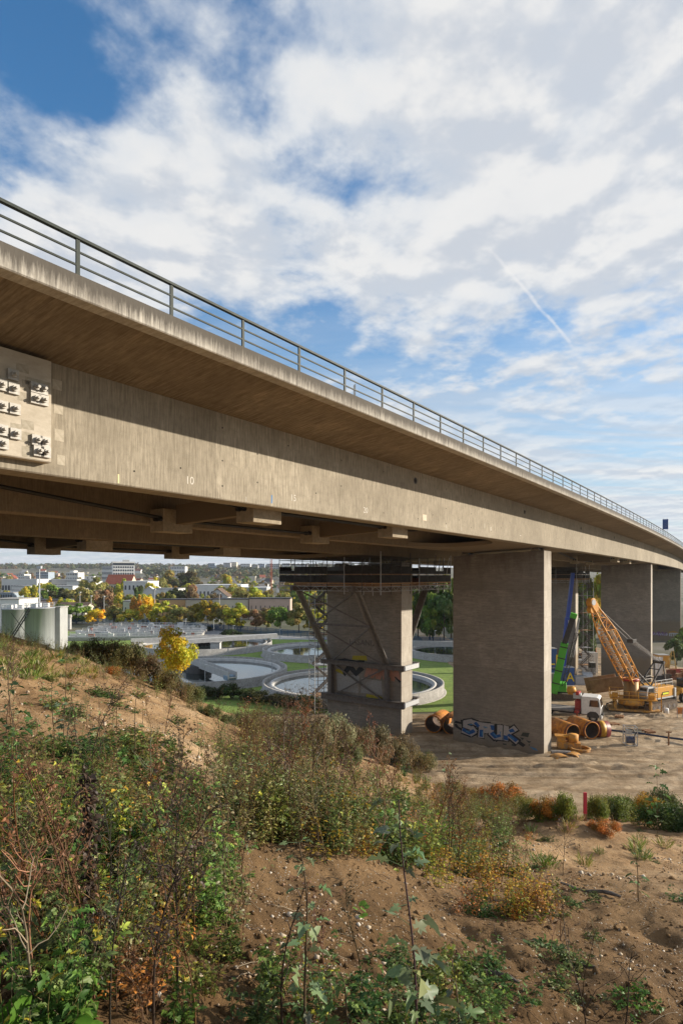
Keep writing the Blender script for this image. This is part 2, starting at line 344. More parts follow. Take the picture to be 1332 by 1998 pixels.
# ================================================================== concrete and steel materials
def concrete(name, c1, c2, dark, streak=(8, .55, 1), scale=1.6, bump=.25, coord='UV', topdark=None, patch=.5, joints=None, zdirt=None):
    """board-marked concrete: streaks along the boards, blotches, fine pits"""
    m = bpy.data.materials.new(name); m.use_nodes = True; t = m.node_tree; b = t.nodes['Principled BSDF']
    b.inputs['Roughness'].default_value = .9; b.inputs['Specular IOR Level'].default_value = .2
    tcn = t.nodes.new('ShaderNodeTexCoord')
    def noise(sc, det, st, ro=.6):
        mpn = t.nodes.new('ShaderNodeMapping'); mpn.inputs[3].default_value = st; t.links.new(tcn.outputs[coord], mpn.inputs[0])
        n = t.nodes.new('ShaderNodeTexNoise'); n.inputs['Scale'].default_value = sc; n.inputs['Detail'].default_value = det; n.inputs['Roughness'].default_value = ro
        t.links.new(mpn.outputs[0], n.inputs[0]); return n.outputs[0]
    def ramp(x, a, b_, ca, cb):
        r = t.nodes.new('ShaderNodeValToRGB'); r.color_ramp.elements[0].position = a; r.color_ramp.elements[1].position = b_
        r.color_ramp.elements[0].color = (*ca, 1); r.color_ramp.elements[1].color = (*cb, 1); t.links.new(x, r.inputs[0]); return r.outputs[0]
    def mix(f, a, c, bt='MIX'):
        n = t.nodes.new('ShaderNodeMix'); n.data_type = 'RGBA'; n.blend_type = bt
        for i, x in ((0, f), (6, a), (7, c)):
            if isinstance(x, float): n.inputs[i].default_value = x
            elif isinstance(x, tuple): n.inputs[i].default_value = (*x, 1)
            else: t.links.new(x, n.inputs[i])
        return n.outputs[2]
    st = noise(scale, 6, streak, .7); base = ramp(st, .36, .62, c1, c2)
    fine = noise(scale * 3, 4, streak, .6)
    base = mix(ramp(fine, .5, .75, (0, 0, 0), (.55, .55, .55)), base, dark)
    iso = noise(3.0, 7, (1, 1, 1), .7); base = mix(ramp(iso, .48, .72, (0, 0, 0), (.45,) * 3), base, tuple(x * .9 for x in dark))
    pale = noise(1.1, 5, (1, .6, 1), .6); base = mix(ramp(pale, .56, .74, (0, 0, 0), (.35,) * 3), base, tuple(min(1, x * 1.25) for x in c2))
    blot = noise(.35, 5, (1, 1, 1)); base = mix(ramp(blot, .42, .70, (0, 0, 0), (patch,) * 3), base, dark)
    pit = noise(14, 3, (1, 1, 1)); base = mix(ramp(pit, .66, .76, (0, 0, 0), (.35, .35, .35)), base, tuple(x * .5 for x in dark))
    if joints:                                # slight tone change from pour to pour
        sj = t.nodes.new('ShaderNodeSeparateXYZ'); t.links.new(tcn.outputs[coord], sj.inputs[0]); fl = t.nodes.new('ShaderNodeMath'); fl.operation = 'SNAP'; t.links.new(sj.outputs[joints[0]], fl.inputs[0]); fl.inputs[1].default_value = joints[1]
        wn = t.nodes.new('ShaderNodeTexWhiteNoise'); wn.noise_dimensions = '1D'; t.links.new(fl.outputs[0], wn.inputs['W']); base = mix(ramp(wn.outputs['Value'], .2, 1, (0, 0, 0), (joints[2],) * 3), base, dark)
        fr_ = t.nodes.new('ShaderNodeMath'); fr_.operation = 'MODULO'; t.links.new(sj.outputs[joints[0]], fr_.inputs[0]); fr_.inputs[1].default_value = joints[1]
        ln_ = t.nodes.new('ShaderNodeMath'); ln_.operation = 'LESS_THAN'; t.links.new(fr_.outputs[0], ln_.inputs[0]); ln_.inputs[1].default_value = .035
        sc_ = t.nodes.new('ShaderNodeMath'); sc_.operation = 'MULTIPLY'; t.links.new(ln_.outputs[0], sc_.inputs[0]); sc_.inputs[1].default_value = .45; base = mix(sc_.outputs[0], base, tuple(x * .7 for x in dark))
    if zdirt:                                 # splashed soil at the foot, run-off stains from the head
        sz_ = t.nodes.new('ShaderNodeSeparateXYZ'); t.links.new(tcn.outputs[coord], sz_.inputs[0]); nz_ = noise(.9, 6, (1, 1, .25), .7)
        for z0_, z1_, cc in zdirt:
            mr = t.nodes.new('ShaderNodeMapRange'); t.links.new(sz_.outputs[2], mr.inputs[0]); mr.inputs[1].default_value = z0_; mr.inputs[2].default_value = z1_
            ad = t.nodes.new('ShaderNodeMath'); ad.operation = 'MULTIPLY_ADD'; t.links.new(mr.outputs[0], ad.inputs[0]); ad.inputs[1].default_value = .5; t.links.new(nz_, ad.inputs[2]); base = mix(ramp(ad.outputs[0], .60, .95, (0, 0, 0), (.75,) * 3), base, cc)
    if topdark:                               # rain-washed dirt running down from the top edge
        sepn = t.nodes.new('ShaderNodeSeparateXYZ'); t.links.new(tcn.outputs[coord], sepn.inputs[0])
        mr = t.nodes.new('ShaderNodeMapRange'); t.links.new(sepn.outputs[1], mr.inputs[0]); mr.inputs[1].default_value = topdark[0]; mr.inputs[2].default_value = topdark[1]
        ru = noise(1, 6, (13, .8, 1), .8); ad = t.nodes.new('ShaderNodeMath'); ad.operation = 'MULTIPLY_ADD'; t.links.new(mr.outputs[0], ad.inputs[0]); ad.inputs[1].default_value = .55; t.links.new(ru, ad.inputs[2])
        base = mix(ramp(ad.outputs[0], .58, .88, (0, 0, 0), (.92, .92, .92)), base, tuple(x * .38 for x in dark))
    t.links.new(base, b.inputs['Base Color'])
    bn = t.nodes.new('ShaderNodeBump'); bn.inputs['Strength'].default_value = bump; bn.inputs['Distance'].default_value = .03
    t.links.new(st, bn.inputs['Height']); t.links.new(bn.outputs[0], b.inputs['Normal'])
    MATS[name] = m; return m
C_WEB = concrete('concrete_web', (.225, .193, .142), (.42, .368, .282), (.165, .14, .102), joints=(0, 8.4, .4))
C_WEB_SHADE = concrete('concrete_web_shaded', (.18, .14, .092), (.26, .205, .14), (.125, .098, .064))  # web concrete darkened: shade under the decks put into the colour
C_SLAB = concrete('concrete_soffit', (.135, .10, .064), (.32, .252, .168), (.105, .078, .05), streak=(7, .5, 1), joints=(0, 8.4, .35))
C_EDGE = concrete('concrete_edge_beam', (.32, .29, .24), (.50, .46, .39), (.19, .165, .135), streak=(6, .6, 1), topdark=(6.72, 7.48))
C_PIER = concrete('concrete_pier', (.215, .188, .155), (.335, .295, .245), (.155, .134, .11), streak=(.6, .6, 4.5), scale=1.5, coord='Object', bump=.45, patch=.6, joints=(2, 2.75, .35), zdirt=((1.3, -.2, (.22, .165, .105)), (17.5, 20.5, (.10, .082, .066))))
C_PIER_LIT = concrete('concrete_pier_sunlit_end', (.36, .325, .275), (.47, .43, .365), (.27, .235, .19), streak=(1, 1, .3), scale=1.2, coord='Object', bump=.15, joints=(2, 2.75, .3), zdirt=((1.2, -.2, (.25, .19, .12)), (18.5, 20.5, (.16, .13, .10))))  # lighter pier concrete: sunlight on the camera-side end put into the colour
C_BLOCK = concrete('concrete_anchor_block', (.27, .22, .15), (.38, .32, .23), (.19, .155, .11), streak=(1, 1, 1), scale=2, coord='Object', bump=.15)
C_PANEL = concrete('concrete_anchor_panel', (.40, .35, .275), (.50, .445, .36), (.31, .265, .20), streak=(.5, .5, 1.5), scale=1.5, coord='Object', bump=.15)
M_RAIL = mat('railing_paint', (.022, .029, .023), (.036, .044, .036), 6, .6, spec=.2)
M_STEEL = mat('grey_steel', (.105, .09, .08), (.165, .145, .13), 3, .6, metal=.2)
M_STRUT_LIT = mat('strut_steel_lit', (.19, .17, .155), (.27, .25, .23), 3, .5, metal=.3)  # lighter than the other steel: sunlit strut flanges painted into the colour
M_DSTEEL = mat('dark_steel', (.045, .042, .04), (.075, .07, .065), 4, .6, metal=.2)
M_GALV = mat('galvanised', (.38, .39, .40), (.50, .51, .52), 6, .5, metal=.4)
M_CABLE = mat('black_duct', (.012, .012, .012), rough=.45)
M_WHITE = mat('white_paint', (.62, .61, .58), (.74, .73, .70), 3, .7)
M_CREAM = mat('yellow_chalk', (.62, .56, .32), rough=.9)
M_BLUEP = mat('blue_chalk', (.06, .22, .50), rough=.9)
M_MARK = mat('pale_number_paint', (.50, .46, .39), (.60, .56, .49), 9, .9)

# ================================================================== the viaduct, two parallel decks
S0, S1 = -45., 400.
PIER_S = [s_at(1059, 4.6), s_at(1268.5, 4.6), s_at(1327, 4.6)]
PIER_S.append(2 * PIER_S[2] - PIER_S[1])
PT = 2.6
def deck(label, do, dz, near):
    o0 = bp(0, do, -18)
    T = thing('viaduct_deck', label, 'bridge', (o0.x, o0.y, 0), 0, 'parallel decks of the viaduct')
    q = lambda pr: [(a + do, b + dz) for a, b in pr]
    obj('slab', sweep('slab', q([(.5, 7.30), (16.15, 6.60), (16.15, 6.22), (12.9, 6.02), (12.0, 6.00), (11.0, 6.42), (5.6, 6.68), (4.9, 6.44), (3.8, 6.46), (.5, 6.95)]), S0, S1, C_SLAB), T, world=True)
    obj('edge_beam', sweep('edge_beam', q([(0, 7.45), (0, 6.90), (.03, 6.87), (.47, 6.87), (.47, 6.96), (.52, 7.43)]), S0, S1, C_EDGE), T, world=True)
    webs = []
    for k, (a, b, z0, z1) in enumerate(((3.8, 4.85, 3.05, 6.47), (11.95, 12.85, 2.68, 6.01))):
        w = obj('web', sweep('web', q([(a, z1), (a, z0 + .04), (a + .04, z0), (b - .04, z0), (b, z0 + .04), (b, z1)]), S0, S1, C_WEB if (near and k == 0) else C_WEB_SHADE), T, world=True); webs.append(w)
    # soffit slab closing the girder at each pier, with a rounded free edge; bearing diaphragm
    for ps in PIER_S:
        n = 20; V = []; c = ps + PT / 2
        for sg in (-1, 1):
            for i in range(n + 1):
                t = i / n; oo = 4.86 + (11.94 - 4.86) * t
                V.append((c + sg * (10.5 + 5.5 * (2 * t - 1) ** 4 if near else 11 + 4 * (2 * t - 1) ** 4), oo))
        pts = V[:n + 1] + V[n + 1:][::-1]; m = len(pts)
        zb = lambda oo: 3.05 - SUP * (oo - 3.8) + dz + .06
        VV = [bp(s, oo + do, zb(oo)) for s, oo in pts] + [bp(s, oo + do, zb(oo) + .35) for s, oo in pts]
        fs = [tuple(range(m)), tuple(range(2 * m - 1, m - 1, -1))] + [(i, i + m, (i + 1) % m + m, (i + 1) % m) for i in range(m)]
        mb = MB(); mb.add(VV, fs); part('soffit_plate', mb, C_BLOCK if False else C_WEB_SHADE, T, world=True)
        obj('diaphragm', sweep('diaphragm', q([(4.86, 6.4), (4.86, 3.42), (11.94, 3.10), (11.94, 6.1)]), ps + .3, ps + PT - .3, C_WEB_SHADE), T, world=True)
    return T, webs
D1, W1 = deck('near concrete viaduct deck with railing, anchor plate panel and sunlit outer web', 0, 0, True)
D2, W2 = deck('far concrete viaduct deck in shade behind the near deck', 16.5, -SUP * 16.5, False)

# cross beams, deviation blocks and external tendons under the decks
def blocks_at(T, do, stations):
    dz = -SUP * do; ends = []
    for s in stations:
        h = hdg(s); rz = -h
        def blk(off, z, d, nm='anchor_block'):
            mb = MB(); mb.box((0, 0, 0), d); o = part(nm, mb, C_BLOCK, T, .03)
            p = bp(s, off + do, z + dz); o.location = p - T.location; o.rotation_euler = (0, 0, rz); return o
        # local x = across (towards the camera side), y = along the bridge
        blk(11.45, 2.86, (1.05, 1.9, 1.15)); blk(5.35, 3.02, (1.05, 1.9, 1.15))
        mb = MB(); mb.box((0, 0, 0), (5.1, .5, 1.0)); o = part('cross_beam', mb, C_SLAB, T, .02); o.location = bp(s + .1, 8.4 + do, 3.30 + dz) - T.location; o.rotation_euler = (0, R(-2.6), rz)
    for off, zc in ((11.25, 2.86), (5.5, 3.02)):
        for k in (-1, 1):
            mb = MB(); st = sorted(stations)
            pts = [bp(st[0] - 34, off + do + k * .16, 5.6 + dz)] + [bp(s, off + do + k * .16, zc + dz + .05) for s in st] + [bp(st[-1] + 21, off + do + k * .16, 4.6 + dz)]
            mb.path(pts, .065, 8); part('tendon', mb, M_CABLE, T, world=True)
    for s in stations:
        for off, zc in ((11.25, 2.86), (5.5, 3.02)):
            mb = MB()
            for k in (-1, 1): mb.tube(bp(s - 1.12, off + do + k * .16, zc + dz + .06), bp(s - .94, off + do + k * .16, zc + dz + .05), .13, 10)
            part('tendon_collar', mb, M_CABLE, T, world=True)
blocks_at(D1, 0, [21.0, 33.2]); blocks_at(D2, 16.5, [23.4, 35.3])
pm = (PIER_S[0] + PIER_S[1]) / 2
blocks_at(D1, 0, [pm - 6 + 8, pm + 6 + 8]); blocks_at(D2, 16.5, [pm, pm + 12])

# anchor panel on the outer web, with its anchor plates
WZ = 3.8
pa, za = z_at(100, 712, 3.45); _, zb_ = z_at(100, 903, 3.45)
PZ1 = 6.36; PZ0 = zb_
pb = pa - 9.5
mbp = MB()
pp = [(0, PZ1), (0, PZ0 + .1), (.1, PZ0), (.36, PZ0)]
panel = obj('anchor_panel', sweep('anchor_panel', [(3.45, PZ1), (3.45, PZ0 + .03), (3.48, PZ0), (3.81, PZ0), (3.81, PZ1)], pb, pa, C_PANEL), D1, world=True)
heads = [(105, 275), (110, 395), (300, 385), (360, 400), (300, 480), (365, 495), (120, 570), (10, 545), (10, 752), (125, 785), (310, 840), (380, 855), (325, 935), (385, 945), (15, 870), (2, 362)]
mbh = MB(); mbh.box((0, 0, 0), (.10, .30, .30)); mbh.tube((.05, 0, 0), (.13, 0, 0), .085, 6); mbh.tube((.13, 0, 0), (.24, 0, 0), .045, 10)
hm = mbh.mesh('anchor_head', mat('anchor_steel', (.30, .28, .25), (.42, .40, .36), 8, .6, metal=.2))
heads = [(a / 4.44, 670 + b / 4.44) for a, b in heads]
for px, py in heads:
    s, z = z_at(px, py, 3.45); o = obj('anchor_head', hm, panel); o.location = bp(s, 3.41, z); o.rotation_euler = (0, 0, -hdg(s))
for k in range(14):                           # further heads on the stretch left of the picture
    s = pb + .8 + (k % 5) * .9; z = PZ0 + .5 + (k // 5) * .9; o = obj('anchor_head', hm, panel); o.location = bp(s, 3.41, z); o.rotation_euler = (0, 0, -hdg(s))
M_PATCH = mat('mortar_patch', (.27, .235, .175), (.37, .33, .26), 7, .95)
for px, py, w, h in ((195, 215, .36, .24), (205, 462, .33, .25), (240, 705, .36, .25), (140, 725, .3, .2), (230, 365, .26, .3), (330, 345, .75, .22), (240, 815, .4, .3), (330, 890, .7, .16), (235, 940, .3, .3)):
    s, z = z_at(px / 4.44, 670 + py / 4.44, 3.45); mb = MB(); mb.box((0, 0, 0), (.006, w, h)); o = part('mortar_patch', mb, M_PATCH, panel); o.location = bp(s, 3.449, z); o.rotation_euler = (0, 0, -hdg(s))
M_PATCH2 = mat('web_patch', (.33, .29, .22), (.42, .37, .29), 7, .95)
for px, py, w, h in ((495, 358, .30, .30), (505, 570, .30, .28), (512, 795, .30, .36), (528, 1010, .25, .3)):
    s, z = z_at(px / 4.44, 670 + py / 4.44, 3.8); mb = MB(); mb.box((0, 0, 0), (.008, w, h)); o = part('mortar_patch', mb, M_PATCH2, W1[0]); o.location = bp(s, 3.799, z); o.rotation_euler = (0, 0, -hdg(s))

# painted numbers and chalk marks on the outer web, tie holes, drain openings
def on_web(nm, me, px, py, off=3.797):
    s, z = z_at(px, py, 3.8); o = obj(nm, me, W1[0]); p = bp(s, off, z)
    h = hdg(s); o.matrix_basis = Matrix.Translation(p) @ Matrix.Rotation(-h + math.pi / 2, 4, 'Z') @ Matrix.Rotation(R(90), 4, 'X'); return o
for tx, px, py, sz in (('10', 370, 938, .42), ('15', 572, 972, .42), ('20', 713, 996, .44)):
    on_web('painted_number', text_mesh(tx, sz, M_MARK), px, py)
def stroke(w, h, m):
    mb = MB(); mb.box((0, 0, 0), (w, h, .008)); return mb.mesh('paint_stroke', m)
for px, py, w, h, m in ((530, 974, .05, .36, M_BLUEP), (231, 934, .06, .3, M_CREAM), (480, 974, .03, .2, M_MARK), (900, 1032, .05, .3, M_MARK), (945, 1026, .05, .35, M_MARK), (957, 1032, .12, .3, M_MARK), (870, 1027, .04, .2, M_MARK), (1015, 1045, .2, .06, M_MARK)):
    on_web('chalk_mark', stroke(w, h, m), px, py)
for px, py in ((240, 950), (310, 953), (262, 942), (355, 960), (400, 966), (440, 972)): pass
M_HOLE = mat('tie_hole', (.035, .03, .025), rough=1)
mbt = MB(); mbt.tube((0, 0, -.004), (0, 0, .004), .035, 8); tm = mbt.mesh('tie_hole', M_HOLE)
rr = random.Random(5)
for k in range(46):
    s = 11 + k * 2.05 + rr.uniform(-.05, .05)
    for z in ((5.9, 4.6, 3.6) if k % 2 else (5.2, 4.0)):
        if rr.random() < .7:
            o = obj('tie_hole', tm, W1[0]); p = bp(s, 3.797, z); o.matrix_basis = Matrix.Translation(p) @ Matrix.Rotation(-hdg(s) + math.pi / 2, 4, 'Z') @ Matrix.Rotation(R(90), 4, 'X')
mbd = MB(); mbd.lathe([(.13, .02), (.19, .02), (.19, -.02)], 20, 1); mbd.tube((0, 0, -.01), (0, 0, .006), .13, 16, 0); dm = mbd.mesh('drain_opening', [M_HOLE, M_DSTEEL])
for px, py in ((810, 938), (1023, 999), (1133, 1031), (1198, 1049), (1236, 1060), (1274, 1073), (1295, 1080)): on_web('drain_opening', dm, px, py)
mb = MB(); mb.box((0, 0, 0), (.55, .38, .02)); on_web('cover_plate', mb.mesh('cover_plate', mat('bronze_plate', (.42, .33, .22), (.50, .40, .28), 4, .5)), 828, 1010)

# railing of the near deck
T = thing('bridge_railing', 'grey green steel bridge railing on the edge of the near deck', 'railing', bp(0, .25, 7.44))
SP0, SP = 8.80, 2.9245
mb = MB(); mb.box((0, 0, .50), (.05, .10, 1.0)); mb.box((0, 0, .012), (.16, .16, .024)); pm_ = mb.mesh('post', M_RAIL)
for k in range(-8, 130):
    s = SP0 + SP * k; o = obj('post', pm_, T); o.location = bp(s, .22, 7.43) - T.location; o.rotation_euler = (0, 0, -hdg(s))
for nm, z, w, h in (('handrail', 8.47, .12, .07), ('rail', 8.13, .045, .045), ('rail', 7.79, .045, .045)):
    obj(nm, sweep(nm, [(.22 - w / 2, z + h / 2), (.22 - w / 2, z - h / 2), (.22 + w / 2, z - h / 2), (.22 + w / 2, z + h / 2)], S0, S1, M_RAIL, 2.99), T, world=True)
# crash barrier behind the railing, with its reflector studs
T = thing('crash_barrier', 'low pale crash barrier with small studs just behind the bridge railing', 'barrier', bp(0, .9, 7.2))
obj('barrier_beam', sweep('barrier_beam', [(.80, 7.77), (.74, 7.70), (.80, 7.5), (.86, 7.5), (.86, 7.77)], S0, S1, mat('barrier_zinc', (.50, .47, .43), (.60, .57, .53), 4, .6)), T, world=True)
mb = MB(); mb.box((0, 0, .06), (.05, .12, .04)); mb.box((0, 0, .02), (.04, .05, .05)); sm_ = mb.mesh('stud', M_DSTEEL)
for k in range(-10, 60):
    s = 8.2 + k * 2.0; o = obj('stud', sm_, T); o.location = bp(s, .8, 7.77) - T.location; o.rotation_euler = (0, 0, -hdg(s))
mb = MB()
for k in range(-10, 150): mb.box(bp(8 + 2 * k, .9, 7.35), (.08, .08, .4), -hdg(8 + 2 * k))
part('barrier_posts', mb, M_GALV, T, world=True)['kind'] = 'stuff'
# delineator and blue motorway sign on the deck
s = s_at(697, .8); mb = MB(); mb.box((0, 0, .5), (.10, .14, 1.0)); mb.prism([(-.05, 1.0), (.05, 1.0), (.05, 1.1)], -.07, .07)
o = part('delineator_post', mb, M_WHITE, None); o.location = bp(s, .95, 7.35); tag(o, 'small white delineator post standing behind the bridge railing', 'post')
s = s_at(1298, .6); p = bp(s, .62, 7.3); T = thing('motorway_sign', 'small blue motorway sign with diagonal white stripes above far end of railing', 'sign', p, -hdg(s))
mb = MB(); mb.tube((-.3, 0, 0), (-.3, 0, 3.9), .04); mb.tube((.3, 0, 0), (.3, 0, 3.9), .04); part('sign_post', mb, M_GALV, T)
mb = MB(); mb.box((0, -.06, 2.8), (.95, .05, 1.9)); part('sign_plate', mb, paint('sign_blue', (.02, .07, .24), .4, dirt=.05), T)
for k in range(3):
    mb = MB(); mb.beam((-.5, -.09, 2.1 + k * .32), (.5, -.09, 2.6 + k * .32), .004, .10, up=(0, 1, 0)); part('stripe', mb, M_WHITE, T)

# piers
def pier(label, s, do, o0, o1, ztop0, bw=None):
    c = bp(s + PT / 2, do + (o0 + o1) / 2, -18)
    T = thing('bridge_pier', label, 'pier', c, -hdg(s), 'concrete piers of the viaduct')
    w = (o1 - o0) / 2; t = PT / 2; zt = ztop0 + 18; zl = zt - SUP * 2 * w
    mb = MB()                                   # local x towards the camera side, y along the bridge
    zb0 = -.8 if s < PIER_S[0] + 5 else -8.5
    vs = [(-w, -t, zb0), (w, -t, zb0), (w, t, zb0), (-w, t, zb0), (-w, -t, zl), (w, -t, zt), (w, t, zt), (-w, t, zl)]
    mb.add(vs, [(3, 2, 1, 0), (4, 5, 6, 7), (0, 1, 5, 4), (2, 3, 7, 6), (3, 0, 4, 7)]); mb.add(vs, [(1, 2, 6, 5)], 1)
    sh = part('shaft', mb, [C_PIER, C_PIER_LIT], T, .04)
    for x in (-w + 1.2, w - 1.0):
        for y in (-.7, .7):
            zc = (zl + (zt - zl) * (x + w) / (2 * w)); mb = MB(); mb.box((x, y, zc + .12), (.8, .7, .24)); mb.box((x, y, zc + .32), (.6, .5, .16), m=1); part('bearing', mb, [C_BLOCK, M_DSTEEL], T, .01)
    mb = MB(); mb.box((w * .25, -.75, zt - .12 * w * .6 + .12), (1.5, .3, .34)); part('jacking_block', mb, C_BLOCK, T)
    return T
ZP = 2.52
P1 = pier('nearest concrete pier with blue and white graffiti at its foot', PIER_S[0], 0, 4.5, 14.3, ZP)
P2 = pier('middle concrete pier of near deck directly behind the yellow lattice crane', PIER_S[1], 0, 4.5, 14.3, ZP)
P3 = pier('farthest concrete pier at right edge with purple and yellow graffiti', PIER_S[2], 0, 4.5, 14.3, ZP)
FZ = ZP - SUP * 16.5
Q1 = pier('concrete pier of far deck clasped by steel struts below the scaffold', PIER_S[0] - 2.0, 16.5, 3.1, 13.2, FZ - .3)
Q2 = pier('pale edged pier of far deck beside the blue crane boom', PIER_S[1], 16.5, 3.1, 13.2, FZ)
Q3 = pier('far deck pier mostly hidden behind middle near pier', PIER_S[2], 16.5, 3.1, 13.2, FZ)
# ================================================================== terrain
GU = np.array([-3, -1.2, -.7, -.555, -.43, -.347, -.247, -.188, -.138, 0, .11, .2, .395, .555, 1, 3])
GG = np.array([-.02, -.0, .02, .045, .085, .115, .16, .19, .21, .25, .29, .33, .355, .37, .38, .30])
def hill(X, Y, fine=True):
    X = np.asarray(X, float); Y = np.asarray(Y, float)
    r = np.hypot(X, Y); th = np.arctan2(X, Y); thc = np.clip(th, -1.25, 1.25); u = np.tan(thc)
    g = np.interp(u, GU, GG) * np.cos(thc)
    g = np.where(Y < 0, g * np.clip(1 + Y / 30, 0, 1), g)
    z = -1.65 - r * g
    yl = np.interp(u, [-1.5, -.6, -.4, -.2, 0], [55, 48, 44, 48, 90])     # crest line, then the far flank of the bank
    z = z - np.maximum(0, r - yl) * .62
    z = z + .45 * fbm(X * .13, Y * .13, 3) * np.clip(r / 8, 0, 1) + .16 * fbm(X * .55 + 9, Y * .55, 3) * np.clip(r / 5, .15, 1)
    if fine: z = z + .085 * fbm(X * 2.1, Y * 2.1 + 4, 4, .6) + .03 * fbm(X * 9, Y * 9, 3, .65) - .05 * np.clip(.22 - np.abs(fbm(X * .9 + 3 * Y * .12, Y * .35, 2)), 0, .22) * 4
    # low spoil mound on the right
    z = z + .9 * np.exp(-(((X - 7.6) / 2.4) ** 2 + ((Y - 19.5) / 2.0) ** 2)) + .35 * np.exp(-(((X - 4.6) / 1.2) ** 2 + ((Y - 16.5) / 1.2) ** 2))
    return np.maximum(z, -18.6)
def hz(x, y): return float(hill(np.array([x]), np.array([y]))[0])
def on_hill(px, py):
    """where the sight line through a photograph pixel meets the bank"""
    Ys = np.concatenate([np.linspace(.8, 30, 1200), np.linspace(30.1, 90, 800)]); X = (px - 666) / F * Ys; Z = (HOR - py) / F * Ys
    d = Z - hill(X, Ys); k = np.where(d < 0)[0]
    if not len(k): return None
    y = Ys[k[0]]; return Vector(((px - 666) / F * y, y, hz((px - 666) / F * y, y)))
nr, na = 480, 560
rad = np.concatenate([[0.], np.geomspace(.5, 110, nr - 1)]); an = np.linspace(R(-85), R(85), na)
RR, AA = np.meshgrid(rad, an, indexing='ij'); HX = RR * np.sin(AA); HY = RR * np.cos(AA); HZ = hill(HX, HY)
idx = np.arange(nr * na).reshape(nr, na)
quads = np.stack([idx[:-1, :-1], idx[:-1, 1:], idx[1:, 1:], idx[1:, :-1]], -1).reshape(-1, 4)[:, ::-1]
def soilmat(name, base1, base2, pale, dark, gravel=True):
    m = bpy.data.materials.new(name); m.use_nodes = True; t = m.node_tree; b = t.nodes['Principled BSDF']; b.inputs['Roughness'].default_value = .95; b.inputs['Specular IOR Level'].default_value = .15
    tcn = t.nodes.new('ShaderNodeTexCoord')
    def noise(sc, det, ro=.6, st=(1, 1, 1)):
        mpn = t.nodes.new('ShaderNodeMapping'); mpn.inputs[3].default_value = st; t.links.new(tcn.outputs['Object'], mpn.inputs[0])
        n = t.nodes.new('ShaderNodeTexNoise'); n.inputs['Scale'].default_value = sc; n.inputs['Detail'].default_value = det; n.inputs['Roughness'].default_value = ro
        t.links.new(mpn.outputs[0], n.inputs[0]); return n.outputs[0]
    def ramp(x, a, b_, ca, cb):
        r = t.nodes.new('ShaderNodeValToRGB'); r.color_ramp.elements[0].position = a; r.color_ramp.elements[1].position = b_
        r.color_ramp.elements[0].color = (*ca, 1); r.color_ramp.elements[1].color = (*cb, 1); t.links.new(x, r.inputs[0]); return r.outputs[0]
    def mix(f, a, c):
        n = t.nodes.new('ShaderNodeMix'); n.data_type = 'RGBA'
        for i, x in ((0, f), (6, a), (7, c)):
            if isinstance(x, tuple): n.inputs[i].default_value = (*x, 1)
            else: t.links.new(x, n.inputs[i])
        return n.outputs[2]
    base = ramp(noise(.5, 6), .38, .62, base1, base2)
    base = mix(ramp(noise(3.2, 8, .7), .46, .66, (0, 0, 0), (.75,) * 3), base, dark)
    if not gravel:
        base = mix(ramp(noise(1, 7, .62, (.10, 1.0, 1)), .46, .60, (0, 0, 0), (.8,) * 3), base, tuple(x * 1.25 for x in dark)); base = mix(ramp(noise(1.0, 7, .62, (1.1, .14, 1)), .54, .66, (0, 0, 0), (.55,) * 3), base, dark)
    base = mix(ramp(noise(.23, 5), .5, .68, (0, 0, 0), (.7,) * 3), base, pale)
    if gravel:                                # darker brown soil close by, giving way to the paler base farther out
        sp = t.nodes.new('ShaderNodeSeparateXYZ'); t.links.new(tcn.outputs['Object'], sp.inputs[0])
        m1 = t.nodes.new('ShaderNodeMath'); m1.operation = 'MULTIPLY_ADD'; t.links.new(noise(.45, 6, .65), m1.inputs[0]); m1.inputs[1].default_value = 9.; t.links.new(sp.outputs[1], m1.inputs[2])
        mr = t.nodes.new('ShaderNodeMapRange'); t.links.new(m1.outputs[0], mr.inputs[0]); mr.inputs[1].default_value = 8.5; mr.inputs[2].default_value = 19.; mr.inputs[3].default_value = 1.; mr.inputs[4].default_value = 0.
        near_soil = ramp(noise(2.1, 8, .72), .34, .68, (.062, .035, .0145), (.205, .122, .054)); base = mix(mr.outputs[0], base, near_soil)
    h = noise(6, 8, .75)
    if gravel:
        v = t.nodes.new('ShaderNodeTexVoronoi'); v.inputs['Scale'].default_value = 30; t.links.new(tcn.outputs['Object'], v.inputs[0])
        sepc = t.nodes.new('ShaderNodeSeparateColor'); t.links.new(v.outputs['Color'], sepc.inputs[0])
        gr = t.nodes.new('ShaderNodeMath'); gr.operation = 'MULTIPLY'; t.links.new(ramp(sepc.outputs[0], .80, .84, (0, 0, 0), (1, 1, 1)), gr.inputs[0])
        t.links.new(ramp(v.outputs['Distance'], .22, .30, (1, 1, 1), (0, 0, 0)), gr.inputs[1])
        stone = mix(sepc.outputs[1], (.26, .20, .14), (.58, .52, .43)); base = mix(gr.outputs[0], base, stone)
        ad = t.nodes.new('ShaderNodeMath'); ad.operation = 'MULTIPLY_ADD'; t.links.new(gr.outputs[0], ad.inputs[0]); ad.inputs[1].default_value = .35; t.links.new(h, ad.inputs[2]); h = ad.outputs[0]
    t.links.new(base, b.inputs['Base Color'])
    bn = t.nodes.new('ShaderNodeBump'); bn.inputs['Strength'].default_value = 1.0; bn.inputs['Distance'].default_value = .07; t.links.new(h, bn.inputs['Height']); t.links.new(bn.outputs[0], b.inputs['Normal'])
    return m
M_SOIL = soilmat('bank_soil', (.24, .148, .072), (.38, .25, .132), (.49, .35, .21), (.15, .088, .042))
M_SITE = soilmat('site_dirt', (.34, .25, .155), (.50, .38, .25), (.56, .44, .305), (.20, .138, .078), gravel=False)
